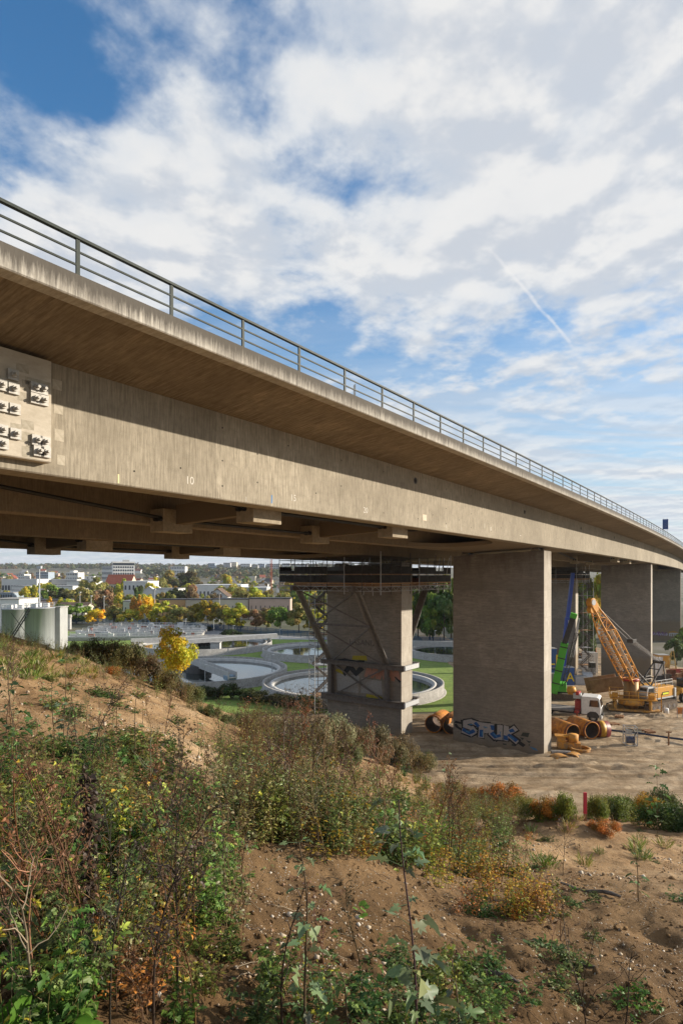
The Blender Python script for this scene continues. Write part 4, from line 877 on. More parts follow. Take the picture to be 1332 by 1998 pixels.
# the white high-rise: two visible sides, a row of windows per storey
Y = 520; T = thing('office_tower', 'tall white office tower with rows of square windows on the skyline', 'building', (at(263, 1123, Y).x, Y, vz(at(263, 1123, Y).x, Y)), R(24))
zb = T.location.z; H = (HOR - 1096) / F * Y - zb; a_, b_ = 17.5, 15.0
mb = MB(); mb.bx(-a_ , 0, 0, b_, 0, H - 3.2); part('wall', mb, WALLS['white'], T); mb = MB(); mb.bx(-a_ + .4, -.4, .4, b_ - .4, H - 3.2, H - 1.2); part('glazed_storey', mb, M_WIN, T); mb = MB(); mb.bx(-a_ - .3, .3, -.3, b_ + .3, H - 1.2, H); part('roof', mb, WALLS['white'], T)
mb = MB(); mb.bx(-9, -4, 4, 9, H, H + 1.6); part('roof_plant', mb, WALLS['grey'], T)
mw = MB(); mw.box((0, 0, 0), (1.05, .16, 1.5)); wm = mw.mesh('window', M_WIN); mw = MB(); mw.box((0, 0, 0), (.16, 1.4, 1.1)); wm2 = mw.mesh('window', M_WIN)
mw = MB(); mw.box((0, 0, 0), (a_, .3, .5)); lm1 = mw.mesh('floor_band', WALLS['cream'])
for j in range(9):
    z = 3 + j * (H - 5) / 9
    for i in range(9): o = obj('window', wm, T); o.location = (-a_ + 1.1 + i * 1.85, -.05, z)
    if j % 2 == 0 or True:
        for i in range(3): o = obj('window', wm2, T); o.location = (.05, 2.2 + i * 4.2, z)
house('long white slab block adjoining the office tower at its left', 199, 229, 1105, 545, 12, 'white', 'grey', 0, (14, 6, .5, .5), 'city blocks', name='slab_block')
tb = [ # px0 px1 top Y depth wall roof gable windows label
 (205, 254, 1121, 400, 14, 'cream', 'red tiled', 6, (9, 2, .4, .5), 'old half timbered house with big red roof below office tower'),
 (241, 288, 1134, 330, 20, 'white', 'white', 0, (6, 2, .4, .3), 'white flat roofed hall right below the office tower'),
 (276, 306, 1144, 320, 16, 'white', 'white', 3, None, 'white hall with rounded roof beside the flat white hall'),
 (302, 348, 1148, 318, 14, 'white', 'grey', 0, (7, 1, .7, .3), 'long white hall with window band right of rounded hall'),
 (310, 361, 1169, 262, 9, 'orange', 'dark', 0, (7, 1, .22, .22), 'low orange building behind the tree row'),
 (362, 414, 1169, 258, 9, 'beige', 'dark', 0, (8, 1, .22, .22), 'low beige building behind tree row, right of orange one'),
 (415, 484, 1168, 255, 9, 'cream', 'dark', 0, (8, 1, .16, .22), 'low cream building behind tree row, left of pink one'),
 (486, 566, 1167, 252, 9, 'pink', 'dark', 0, (9, 1, .16, .22), 'long low pink building behind tree row, left of scaffold'),
 (60, 127, 1170, 268, 9, 'pink', 'dark', 0, (8, 1, .3, .25), 'long low pink building at left behind the silos'),
 (240, 280, 1172, 255, 10, 'pale green', 'grey', 0, (4, 1, .15, .2), 'pale green box building behind tree row'),
 (112, 166, 1176, 250, 10, 'cream', 'brown', 2, (5, 1, .2, .2), 'low cream house with brown roof between silos and poles'),
 (20, 92, 1150, 350, 18, 'white', 'grey', 0, (14, 1, .6, .3), 'long white factory with window band above silos'),
 (0, 24, 1156, 335, 14, 'blue grey', 'grey', 0, (5, 2, .7, .4), 'blue grey factory wing at left edge'),
 (3, 72, 1130, 480, 30, 'white', 'white', 0, (12, 1, .7, .25), 'wide white warehouse at left below the skyline'),
 (22, 60, 1143, 400, 20, 'white', 'grey', 0, (8, 1, .6, .3), 'white shed with grey roof above long white factory'),
 (70, 142, 1143, 410, 25, 'white', 'blue grey' if False else 'grey', 0, (9, 1, .7, .25), 'white hall with wide grey roof, left of round trees'),
 (100, 150, 1130, 500, 25, 'grey', 'white', 0, (8, 1, .7, .3), 'grey hall with white roof in the left middle distance'),
 (130, 180, 1134, 470, 20, 'white', 'grey', 0, (7, 1, .6, .3), 'white hall left of the big olive trees'),
 (380, 470, 1141, 380, 30, 'white', 'white', 0, (12, 1, .5, .25), 'very wide white hall in the middle distance'),
 (467, 520, 1146, 370, 20, 'grey', 'white', 0, (6, 1, .6, .3), 'grey hall with white roof right of the wide white hall'),
 (404, 444, 1148, 300, 12, 'white', 'brown', 4, (5, 1, .2, .3), 'white gabled house with brown roof behind beige building'),
 (428, 444, 1128, 560, 10, 'white', 'red tiled', 6, (3, 2, .3, .3), 'white house with steep red roof, left of twin gables'),
 (443, 461, 1128, 550, 10, 'white', 'dark', 6, (3, 2, .3, .3), 'white house with steep dark roof, right of twin gables'),
 (26, 47, 1120, 900, 20, 'white', 'grey', 0, (6, 3, .5, .4), 'white block on far left of the skyline'),
 (70, 94, 1116, 900, 20, 'blue grey', 'grey', 0, (6, 4, .6, .5), 'blue grey block on the left skyline'),
 (129, 152, 1117, 800, 20, 'white', 'white', 0, (7, 3, .6, .4), 'white stepped office block on the left skyline'),
 (136, 144, 1113, 810, 12, 'white', 'grey', 0, None, 'small white roof tower on stepped office block'),
 (332, 361, 1105, 1200, 20, 'white', 'grey', 0, (9, 3, .6, .4), 'long white block among woods right of office tower'),
 (406, 419, 1099, 1500, 20, 'blue grey', 'grey', 0, (4, 6, .6, .5), 'bluish tower block on the middle skyline'),
 (436, 449, 1098, 1500, 20, 'grey', 'grey', 0, (5, 7, .4, .5), 'left grey tower block of a pair on the skyline'),
 (449, 461, 1097, 1520, 20, 'cream', 'grey', 0, (4, 7, .4, .5), 'right beige tower block of a pair on the skyline'),
 (470, 488, 1100, 1500, 20, 'white', 'grey', 0, (6, 5, .5, .5), 'white block right of the paired tower blocks'),
 (491, 503, 1103, 1450, 18, 'grey', 'grey', 0, (4, 5, .5, .5), 'small grey block near the red crane mast'),
 (503, 516, 1100, 1480, 18, 'blue grey', 'dark', 0, (4, 6, .5, .5), 'blue grey block left of red crane mast'),
 (520, 545, 1100, 1500, 18, 'grey', 'grey', 0, (7, 5, .5, .5), 'wide grey block behind red crane mast'),
 (550, 566, 1099, 1490, 18, 'white', 'grey', 0, (4, 5, .5, .5), 'white block right of the red crane mast'),
 (572, 600, 1101, 1500, 18, 'grey', 'dark', 0, (6, 5, .5, .5), 'grey block just above the scaffold platform'),
]
for px0, px1, pt, Y, dep, wl, rf, gb, wn, lb in tb: house(lb, px0, px1, pt, Y, dep, wl, rf, gb, wn, 'city blocks')
rr = random.Random(21); hs = []
while len(hs) < 69:
    px = rr.uniform(0, 660); Y = rr.uniform(560, 1500)
    hs.append((px, Y))
hs.sort()
for k, (px, Y) in enumerate(hs):
    x = (px - 666) / F * Y; zb = vz(x, Y); w = rr.uniform(8, 16); h = rr.uniform(6, 11); wl = rr.choice(['white', 'white', 'white', 'cream', 'cream', 'pink', 'beige']); rf = rr.choice(['red tiled', 'brown', 'dark', 'red tiled', 'grey'])
    flat = rr.random() < .25
    house('%s small %s house counted from the left among hillside houses' % (ORD[k] if k < len(ORD) else 'fiftieth' if k == len(ORD) else 'fifty-' + ORD[k - len(ORD) - 1] if k < len(ORD) + 10 else 'sixtieth' if k == len(ORD) + 10 else 'sixty-' + ORD[k - len(ORD) - 11], wl), px - w / 2 / Y * F, px + w / 2 / Y * F, HOR - (zb + h) / Y * F, Y, rr.uniform(8, 13), wl, 'white' if flat else rf, 0 if flat else h * .42, (3, 2, .3, .35) if Y < 900 else None, 'small houses on the hillside', rr.uniform(-.5, .5))
# red tower crane mast far away
Y = 620; p = at(529, 1138, Y); T = thing('tower_crane', 'distant orange red lattice mast of a tower crane', 'crane', (p.x, Y, vz(p.x, Y)))
H = (HOR - 1118) / F * Y * 0 + (HOR - 1091) / F * Y - T.location.z; M_CR = paint('crane_red', (.62, .13, .04), .5, dirt=.05)
mb = MB()
for a in (-.75, .75):
    for b in (-.75, .75): mb.beam((a, b, 0), (a, b, H), .35)
for i in range(int(H / 2)): mb.beam((-.75, -.75, i * 2), (.75, -.75, i * 2 + 2), .22)
part('mast', mb, M_CR, T); mb = MB(); mb.beam((-8, 0, H), (30, 0, H), .35); part('jib', mb, M_GALV, T)
# town trees, one by one; larger ones first
big = [(185, 1120, 62, 330, OLIVE), (150, 1138, 56, 310, OLIVE), (120, 1143, 50, 300, (.07, .075, .025)), (200, 1140, 50, 290, BROWN), (330, 1114, 44, 480, OLIVE), (362, 1112, 70, 470, (.10, .10, .03)), (302, 1122, 34, 420, YELLOW), (318, 1120, 30, 415, OLIVE), (240, 1124, 26, 385, YGREEN), (345, 1140, 50, 285, (.05, .06, .02)), (375, 1142, 40, 280, BROWN), (268, 1140, 34, 280, DARK), (490, 1140, 70, 285, YGREEN), (470, 1148, 60, 280, OLIVE), (445, 1118, 36, 500, YGREEN), (18, 1125, 28, 620, OLIVE), (90, 1130, 44, 380, YGREEN), (520, 1148, 44, 290, OLIVE), (555, 1150, 44, 285, OLIVE), (590, 1146, 50, 290, GREEN), (625, 1150, 50, 280, OLIVE), (52, 1158, 34, 300, YGREEN), (420, 1150, 34, 278, BROWN), (395, 1154, 30, 270, OLIVE)]
big += [(250, 1150, 34, 268, OLIVE), (284, 1152, 36, 266, YGREEN), (312, 1153, 30, 270, OLIVE), (331, 1150, 32, 272, (.22, .24, .06)), (232, 1158, 30, 262, YGREEN), (168, 1150, 36, 280, OLIVE), (130, 1160, 34, 262, YGREEN), (508, 1158, 36, 262, OLIVE)]
_q = random.Random(8); big += [(_q.uniform(0, 640), _q.uniform(1130, 1149), _q.uniform(34, 52), _q.uniform(300, 430), _q.choice([OLIVE, YGREEN, GREEN, YGREEN, (.36, .34, .07)])) for _ in range(14)]
big.sort()
for k, (px, pt, w, Y, c) in enumerate(big):
    x = (px - 666) / F * Y; z = vz(x, Y) - .2; tree(ORD[k] + ' large tree from the left standing among the town roofs', (x, Y, z), (HOR - pt) / F * Y - z, w / F * Y * 1.05, c, CROWNS[k % 5], 'large trees in the town')
cone = [(97, 1161, 26), (272, 1156, 20), (258, 1164, 20), (300, 1166, 22), (262, 1160, 22)]
for k, (px, pt, w) in enumerate(sorted(cone)):
    Y = 246; x = (px - 666) / F * Y; tree(ORD[k] + ' orange cone shaped tree from the left behind the tree row', (x, Y, -18.2), (HOR - pt) / F * Y + 18.2, w / F * Y * 1.3, ORANGE, CONES[0], 'orange conical trees', 'conical_tree')
TN = {OLIVE: 'olive', DARK: 'dark green', GREEN: 'green', BROWN: 'brown', YGREEN: 'yellow green', (.20, .14, .03): 'ochre'}; TCNT = {}
def nth(c):
    TCNT[c] = TCNT.get(c, -1) + 1; return ORD[TCNT[c]]
ft = sorted([(rr.uniform(-10, 670), rr.uniform(400, 1300)) for _ in range(130)])
for k, (px, Y) in enumerate(ft):
    x = (px - 666) / F * Y; h = rr.uniform(7, 13); c = rr.choice([OLIVE, OLIVE, DARK, GREEN, BROWN, YGREEN, (.20, .14, .03)])
    T = tree('%s small %s tree from the left among the distant houses' % (nth(c), TN[c]), (x, Y, vz(x, Y) - .3), h, h * rr.uniform(.9, 1.4), c, FARCROWNS[k % 4], 'small distant town trees')
# far woods on the hills: one mass
rs = np.random.RandomState(77); n = 5200
pxs = rs.uniform(-40, 760, n); Ys = rs.uniform(900, 2900, n) ** 1.0; wx = (pxs - 666) / F * Ys
keep = (fbm(wx / 260., Ys / 260., 3) + (Ys - 1400) / 1400. > rs.uniform(-.2, .6, n)); wx, Ys = wx[keep], Ys[keep]; n = len(wx); wz = valley_z(wx, Ys)
k_ = 36; hh = rs.uniform(9, 17, n); d = unit_rand(n * k_, rs); d[:, 2] = np.abs(d[:, 2]) * 1.1
pos = np.stack([np.repeat(wx, k_), np.repeat(Ys, k_), np.repeat(wz + hh * .45, k_)], -1) + d * np.repeat(hh, k_)[:, None] * np.array([.48, .48, .55]) * rs.uniform(.6, 1.1, (n * k_, 1))
nn = d + .5 * unit_rand(n * k_, rs); nn /= np.linalg.norm(nn, axis=1, keepdims=True)
V, P = scatter_leaves(LEAF4, LEAF4F, pos, frames(nn, rs), np.repeat(hh, k_) * .34 * rs.uniform(.7, 1.3, n * k_))
tc_ = np.array([(.12, .12, .04), (.06, .09, .03), (.09, .11, .04), (.16, .11, .05), (.08, .10, .03)])[rs.choice(5, n)] * rs.uniform(.7, 1.2, (n, 1))
o = obj('far_wood', arr_mesh('far_wood', V, P, [leafmat('far_foliage', (1, 1, 1), .15)], col=np.repeat(tc_, k_ * 4, 0))); tag(o, 'autumn woodland covering the far hills on the horizon', 'woodland', kind='stuff')
def gnd(px, py, z=None):                       # where a sight line meets the falling yard
    Ys = np.linspace(45, 260, 2600); X = (px - 666) / F * Ys; d = (HOR - py) / F * Ys + 18 + drop(X, Ys); k = int(np.argmax(d < 0)); return Vector((X[k], Ys[k], (HOR - py) / F * Ys[k]))
# ================================================================== graffiti on the piers (flat print)
def strokes_mesh(strokes, m, z=0., jit=.0, seed=1):
    """strokes: (points[(x,z)], width) painted as thin flat bands facing -y"""
    r_ = random.Random(seed); mb = MB()
    for k, (pts, w) in enumerate(strokes):
        for (x0, z0), (x1, z1) in zip(pts, pts[1:]):
            d = math.hypot(x1 - x0, z1 - z0) or 1; nx, nz = -(z1 - z0) / d * w / 2, (x1 - x0) / d * w / 2; e = w * .22; ex, ez = (x1 - x0) / d * e, (z1 - z0) / d * e
            j = lambda: r_.uniform(-jit, jit)
            q = [(x0 - nx - ex + j(), z0 - nz - ez + j()), (x1 - nx + ex + j(), z1 - nz + ez + j()), (x1 + nx + ex + j(), z1 + nz + ez + j()), (x0 + nx - ex + j(), z0 + nz - ez + j())]
            yy = -.0006 * len(mb.f); mb.add([(a, yy, b) for a, b in q], [(0, 1, 2, 3)])
    return mb.mesh('graffiti', m)
def poly_mesh(polys, m):
    mb = MB()
    for k, p in enumerate(polys): mb.add([(a, -.0005 * k, b) for a, b in p], [tuple(range(len(p)))])
    return mb.mesh('graffiti', m)
SP = lambda n, c, r_=.6: mat(n, tuple(x * .75 for x in c), c, 6, r_)
G_BLK, G_WHT, G_BLU, G_LBL, G_GRY = SP('spray_black', (.02, .022, .025)), SP('spray_white', (.40, .37, .35)), SP('spray_blue', (.02, .09, .28)), SP('spray_light_blue', (.06, .22, .42)), SP('spray_grey_green', (.045, .055, .05))
letters = [
 [(-1.75, 1.75), (-2.35, 1.95), (-3.05, 1.75), (-3.0, 1.25), (-2.3, 1.1), (-2.0, .75), (-2.5, .35), (-3.3, .55)],
 [(-1.25, .2), (-1.2, 1.75)], [(-1.45, 1.7), (-.55, 1.75), (-.35, 1.35), (-.75, 1.05), (-1.2, 1.05)],
 [(-.05, 1.85), (-.1, .75), (.35, .35), (.85, .75)], [(.8, 1.85), (.85, .3)],
 [(1.45, 1.9), (1.4, .3)], [(2.45, 1.9), (1.55, 1.1), (2.6, .25)]]
def put(parent, me, x, y, z):
    o = obj('graffiti', me, parent); o.location = (x, y, z); o.scale = (1, 1, .84 if parent is P1 else 1); o['kind'] = 'stuff'; return o
yb = -PT / 2
gx0, gz0 = -.45, .72
put(P1, strokes_mesh([(p, .95) for p in letters] + [([(-3.3, .6), (-4.0, 1.0), (-4.1, 1.25)], .3), ([(-3.2, 1.5), (-4.2, 1.55)], .3), ([(2.3, .5), (3.3, .0)], .35)], G_BLK, jit=.09), gx0, yb - .004, gz0)
put(P1, strokes_mesh([(p, .58) for p in letters], G_WHT, jit=.07, seed=2), gx0, yb - .020, gz0)
low = [[(-3.2, .75), (-2.6, .45), (-2.1, .8)], [(-1.25, .25), (-1.22, 1.0)], [(-.05, .85), (.3, .45), (.8, .7)], [(1.42, .35), (1.42, .75)], [(1.75, .95), (2.5, .35)], [(-1.9, 1.8), (-1.6, 1.5)], [(.0, 1.8), (.05, 1.3)], [(1.9, 1.45), (2.2, 1.65)]]
put(P1, strokes_mesh([(p, .42) for p in low], G_BLU, jit=.06, seed=3), gx0, yb - .032, gz0)
put(P1, strokes_mesh([([(-2.9, .62), (-2.5, .5)], .12), ([(-1.1, .4), (-1.1, .9)], .10), ([(.1, .8), (.5, .5)], .14), ([(1.9, .8), (2.3, .5)], .16), ([(-1.0, 1.5), (-.6, 1.45)], .10), ([(.85, 1.2), (.85, .8)], .08), ([(-2.6, 1.5), (-2.2, 1.6)], .12)], G_LBL, jit=.04, seed=4), gx0, yb - .042, gz0)
put(P1, poly_mesh([[(3.0, 1.05), (3.75, 1.0), (3.9, 1.55), (3.2, 1.5)], [(2.85, .85), (3.2, .55), (3.35, .85)], [(3.5, .62), (4.1, .55), (3.85, .3)], [(3.75, .1), (3.95, .22), (3.9, -.02)], [(1.1, -.2), (1.5, -.2), (1.5, -.35), (1.15, -.38)], [(2.1, -.1), (2.5, -.2), (2.4, -.35), (2.0, -.3)]], G_GRY), gx0, yb - .004, gz0)
put(P1, strokes_mesh([([(4.0, -.15), (4.6, -.28)], .10), ([(4.2, -.3), (4.7, -.42)], .08)], G_LBL, jit=.02), gx0, yb - .006, gz0)
# farthest pier: purple and yellow pieces
rr = random.Random(4)
put(P3, strokes_mesh([([(x, .4 + rr.uniform(-.1, .1)), (x + rr.uniform(-.3, .4), 1.7), (x + .5, .6 + rr.uniform(0, .6))], .34) for x in np.linspace(-4.6, .2, 9)], SP('spray_purple', (.18, .07, .20)), jit=.2), 0, yb - .004, -5.6)
put(P3, strokes_mesh([([(x, .5), (x + .2, 1.3), (x + .45, .6)], .22) for x in np.linspace(-4.3, 0, 8)], SP('spray_lilac', (.40, .38, .50)), jit=.1, seed=5), 0, yb - .016, -5.6)
put(P3, strokes_mesh([([(1.0, 1.7), (2.6, 2.1), (4.3, 1.6)], .5)], SP('spray_ochre', (.42, .22, .02)), jit=.1), 0, yb - .004, -5.6)
put(P3, strokes_mesh([([(x, .3), (x + .05, 1.5)], .32) for x in np.linspace(1.2, 4.2, 6)] + [([(1.3, 1.5), (4.0, 1.5)], .3)], SP('spray_pale', (.48, .50, .54)), jit=.12, seed=6), 0, yb - .012, -5.6)
# strutted pier: painted-over white panels, pink and black piece, scratched lettering
tx = text_mesh('LASANIZA', .95, SP('spray_scratch', (.10, .085, .07)), .002); o = obj('graffiti', tx, Q1); o.matrix_basis = Matrix.Translation((.3, yb - .008, 10.2)) @ Matrix.Rotation(R(90), 4, 'X')
put(Q1, poly_mesh([[(-3.6, 4.3), (-.6, 4.3), (-.5, 6.3), (-3.7, 6.4)], [(-.3, 4.4), (2.6, 4.4), (2.5, 6.0), (-.2, 6.1)]], SP('overpaint_white', (.34, .33, .31))), 0, yb - .004, 0)
put(Q1, strokes_mesh([([(x, 6.3), (x + .4, 7.4), (x + .8, 6.4)], .5) for x in (.4, 1.3, 2.2, 3.2, 4.0)], SP('spray_pink', (.45, .22, .15)), jit=.1), 0, yb - .012, 0)
put(Q1, strokes_mesh([([(-2.6, 6.3), (-1.8, 7.4), (-.9, 6.5), (-.2, 7.3)], .6), ([(-3.5, 7.9), (-2.4, 8.1), (-1.0, 7.9), (.2, 8.15)], .28), ([(4.2, 6.6), (4.9, 6.1)], .15)], G_BLK, jit=.1), 0, yb - .018, 0)
put(Q1, strokes_mesh([([(-1.3, 8.3), (.4, 8.5)], .5), ([(.6, 4.1), (2.4, 4.2)], .35), ([(-3.7, 6.7), (-2.9, 6.6)], .4)], SP('spray_yellow', (.42, .34, .02)), jit=.15), 0, yb - .024, 0)

# ================================================================== steel brackets, scaffold platform and stair tower on the strutted pier
T = thing('support_bracket', 'grey steel strut bracket clamped round the pier carrying the scaffold', 'bracket', Q1.location, Q1.rotation_euler.z)
zt, zf, zl_ = 16.4, 7.7, 3.6
for sg in (-1, 1):
    y0 = sg * (PT / 2 + .35); y1 = sg * (PT / 2 + 6.6)
    for x in (-4.3, 3.4):
        mb = MB()                           # H section strut
        for dx in (-.22, .22): mb.beam((x + dx, y0, zf), (x + dx, y1, zt), .05, .5, up=(1, 0, 0))
        mb.beam((x, y0, zf), (x, y1, zt), .42, .05, up=(0, 1, 0)); part('strut', mb, M_STRUT_LIT, T)
        mb = MB(); mb.beam((x, y0, zl_), (x, y0, zf), .55, .4); part('column', mb, M_STEEL, T)
        mb = MB(); mb.beam((x, sg * (PT / 2 + .2), zt + .2), (x, y1 + sg * 1.2, zt + .2), .4, .5); part('outrigger', mb, M_STEEL, T)
    for z, h_ in ((zf, .55), (zl_, .75)):
        mb = MB(); mb.beam((-5.6, y0, z), (5.6, y0, z), .45, h_); mb.beam((-5.6, y0 + sg * .25, z + h_ / 2), (5.6, y0 + sg * .25, z + h_ / 2), .5, .06); part('belt_beam', mb, M_STEEL, T)
    mid = lambda t: (y0 + (y1 - y0) * t, zf + (zt - zf) * t)
    mb = MB()
    for a, b in ((0, .55), (.55, 1)):
        (ya, za), (yb2, zb2) = mid(a), mid(b); mb.beam((-4.3, ya, za), (3.4, yb2, zb2), .14); mb.beam((3.4, ya, za), (-4.3, yb2, zb2), .14)
    part('cross_bracing', mb, M_STEEL, T)
    ya, za = mid(.55); mb = MB(); mb.beam((-4.3, ya, za), (3.4, ya, za), .25); part('tie_beam', mb, M_STEEL, T)
    mb = MB(); mb.beam((-4.3, y0, zl_), (3.4, y0, zf), .15); mb.beam((3.4, y0, zl_), (-4.3, y0, zf), .15); part('cross_bracing', mb, M_STEEL, T)
for z in (zf, zl_):
    for x in (-5.5, 5.5):
        mb = MB(); mb.beam((x, -PT / 2 - .5, z), (x, PT / 2 + .5, z), .3, .5); part('clamp', mb, M_GALV, T)
M_NET = mat('black_cladding', (.014, .013, .013), (.04, .036, .032), 2, .8)
M_PLANK = mat('scaffold_plank', (.30, .16, .07), (.42, .25, .13), 3, .8)
def platform(label, pier_o, xe, ye, z0, full=True):
    T = thing('scaffold_platform', label, 'scaffold', pier_o.location, pier_o.rotation_euler.z, 'scaffold platforms under the far deck')
    mb = MB(); mb.bx(-xe, xe, -ye, -1.9, z0, z0 + .08); mb.bx(-xe, xe, 1.9, ye, z0, z0 + .08); mb.bx(-xe, -5.6, -1.88, 1.88, z0, z0 + .08); mb.bx(5.6, xe, -1.88, 1.88, z0, z0 + .08); part('deck_boards', mb, M_PLANK, T)
    pm2 = {}
    def side(a, b):
        a, b = Vector(a), Vector(b); n = max(2, round((b - a).length / 2.2))
        for i in range(n):
            p, q_ = a.lerp(b, i / n), a.lerp(b, (i + 1) / n)
            for j, (za, zb2) in enumerate(((.35, 1.12), (1.26, 2.05 if i % 3 else 1.6))):
                if (i * 5 + j * 3) % 11 == 4: continue
                mb = MB(); mb.beam(p.lerp(q_, .01) + Vector((0, 0, (za + zb2) / 2)), p.lerp(q_, .99) + Vector((0, 0, (za + zb2) / 2)), .04, zb2 - za); part('cladding_panel', mb, M_NET, T)
            mb = MB(); mb.tube(p + Vector((0, 0, -.9)), p + Vector((0, 0, 3.0 + .5 * ((i * 7) % 3 == 0))), .045, 6); part('standard', mb, M_GALV if i % 4 == 0 else M_DSTEEL, T)
        for z in (.25, 1.19, 2.3, 2.75):
            mb = MB(); mb.beam(a + Vector((0, 0, z)), b + Vector((0, 0, z)), .06, .14 if z < .5 else .05); part('ledger', mb, M_PLANK if z < 2 else M_DSTEEL, T)
        # lattice girder under the edge
        mb = MB(); d = (b - a); m_ = int(d.length / .6)
        mb.tube(a + Vector((0, 0, -.08)), b + Vector((0, 0, -.08)), .035, 6); mb.tube(a + Vector((0, 0, -.55)), b + Vector((0, 0, -.55)), .035, 6)
        for i in range(m_): mb.tube(a + d * (i / m_) + Vector((0, 0, -.55 if i % 2 else -.08)), a + d * ((i + 1) / m_) + Vector((0, 0, -.08 if i % 2 else -.55)), .022, 5)
        part('lattice_girder', mb, M_GALV, T)
    z = z0 + .02
    side((-xe, -ye, z), (xe, -ye, z)); side((xe, -ye, z), (xe, ye, z)); side((xe, ye, z), (-xe, ye, z)); side((-xe, ye, z), (-xe, -ye, z))
    rr = random.Random(3)
    for k in range(26 if full else 4):
        x, y = rr.uniform(-xe, xe), rr.choice([-1, 1]) * rr.uniform(3, ye); mb = MB(); mb.tube((x, y, z0 - 1.0), (x + rr.uniform(-1.2, 1.2), y + rr.uniform(-.6, .6), z0 + rr.uniform(2.4, 3.4)), .04, 6); part('brace_tube', mb, M_GALV if k % 2 else M_DSTEEL, T)
    for k in range(5):
        x, y = rr.uniform(-xe + 1, xe - 1), rr.choice([-1, 1]) * rr.uniform(3, ye - 1); mb = MB(); mb.box((x, y, z0 + .45), (rr.uniform(.8, 2), .8, .7)); part('stored_crate', mb, rr.choice([M_PLANK, M_DSTEEL, paint('rust_red', (.35, .08, .03))]), T)
    return T
platform('dark clad scaffold platform round the head of the strutted pier', Q1, 6.6, 8.4, 16.9)
platform('distant dark scaffold platform under far deck beside the blue boom', Q2, 6.4, 7.0, 17.0, False)
def stair_tower(label, base, w, h, rz):
    T = thing('stair_tower', label, 'scaffold', base, rz, 'scaffold stair towers')
    for x in (-w / 2, 0, w / 2):
        for y in (-w / 2, w / 2): mb = MB(); mb.tube((x, y, 0), (x, y, h), .045, 6); part('standard', mb, M_GALV if x else M_DSTEEL, T)
    n = int(h / 2)
    for i in range(n):
        z = 2 * i + .3; mb = MB()
        for dz in (0, .5, 1.0):
            for y in (-w / 2, w / 2): mb.tube((-w / 2, y, z + dz), (w / 2, y, z + dz), .03, 5)
            for x in (-w / 2, w / 2): mb.tube((x, -w / 2, z + dz), (x, w / 2, z + dz), .03, 5)
        part('ledger', mb, M_STEEL, T)
        s = 1 if i % 2 else -1; mb = MB(); mb.tube((-w / 2 * s, -w / 2, z), (w / 2 * s, -w / 2, z + 2), .03, 5); mb.tube((w / 2, -w / 2 * s, z), (w / 2, w / 2 * s, z + 2), .03, 5); part('diagonal', mb, M_STEEL, T)
        mb = MB()
        for q_ in (-.35, .35): mb.beam((-w / 2 * s * .9, q_, z), (w / 2 * s * .9, q_, z + 2), .06, .2)
        for j in range(8): mb.box((-w / 2 * s * .9 + w * .9 * s * j / 8, 0, z + 2 * j / 8), (.26, .7, .04))
        part('stair_flight', mb, M_STEEL, T)
        if i % 2: mb = MB(); mb.bx(-w / 2, w / 2, -w / 2, w / 2, z - .1, z - .04); part('landing', mb, M_PLANK if i % 3 else M_GALV, T)
stair_tower('tall scaffold stair tower left of the strutted pier', gnd(626, 1388), 2.5, 16.5, R(20))
stair_tower('distant scaffold stair tower left of middle near pier', gnd(1141, 1316), 2.6, 22.5, R(10))

# ================================================================== building-site machines
Y_CAT = paint('machine_yellow', (.68, .32, .02), .5, dirt=.28)
Y_ORG = paint('lattice_orange', (.72, .30, .02), .5, dirt=.2)
M_LG = paint('machine_light_grey', (.50, .51, .50), .45, dirt=.2); M_RUB = mat('rubber', (.02, .02, .02), (.05, .042, .035), 5, .85)
M_TRACK = mat('muddy_track', (.08, .06, .045), (.17, .125, .085), 4, .9); M_RUST = mat('rusty_steel', (.13, .045, .02), (.24, .10, .05), 2.5, .8); M_RED = paint('machine_red', (.42, .025, .02), .45)
M_GREEN = paint('machine_green', (.09, .52, .03), .45, dirt=.15); M_BLUEM = paint('machine_blue', (.015, .06, .38), .4, dirt=.05); M_CASE = mat('orange_casing', (.38, .13, .02), (.60, .26, .04), 1.5, .75, c3=(.24, .10, .04), s3=4, detail=9)
M_GLASS = mat('cab_glass', (.02, .025, .03), rough=.08, spec=.7); M_BRN = mat('brown_plate', (.22, .11, .05), (.33, .18, .09), 1.2, .8); M_YEL = paint('casing_yellow', (.64, .28, .02), .6, dirt=.3)
def site(px, py): p = gnd(px, py); return Vector((p.x, p.y, float(site_z(np.array([p.x]), np.array([p.y]))[0])))
def lattice(mb, a, b, wid, up, n, r_, dep=None):
    """lattice girder between a and b; wid(t) half width sideways and in depth"""
    a, b = Vector(a), Vector(b); d = (b - a).normalized(); sx_ = Vector(up).cross(d).normalized(); uz = d.cross(sx_)
    P = lambda t, i, j: a.lerp(b, t) + sx_ * i * wid(t)[0] + uz * j * wid(t)[1]
    for i in (-1, 1):
        for j in (-1, 1):
            for k in range(n): mb.tube(P(k / n, i, j), P((k + 1) / n, i, j), r_, 6, cap=False)
    for k in range(n):
        t0, t1 = k / n, (k + 1) / n; s = 1 if k % 2 else -1
        for j in (-1, 1): mb.tube(P(t0, s, j), P(t1, -s, j), r_ * .55, 5, cap=False); mb.tube(P(t1, -1, j), P(t1, 1, j), r_ * .5, 5, cap=False)
        for i in (-1, 1): mb.tube(P(t0, i, s), P(t1, i, -s), r_ * .55, 5, cap=False); mb.tube(P(t1, i, -1), P(t1, i, 1), r_ * .5, 5, cap=False)
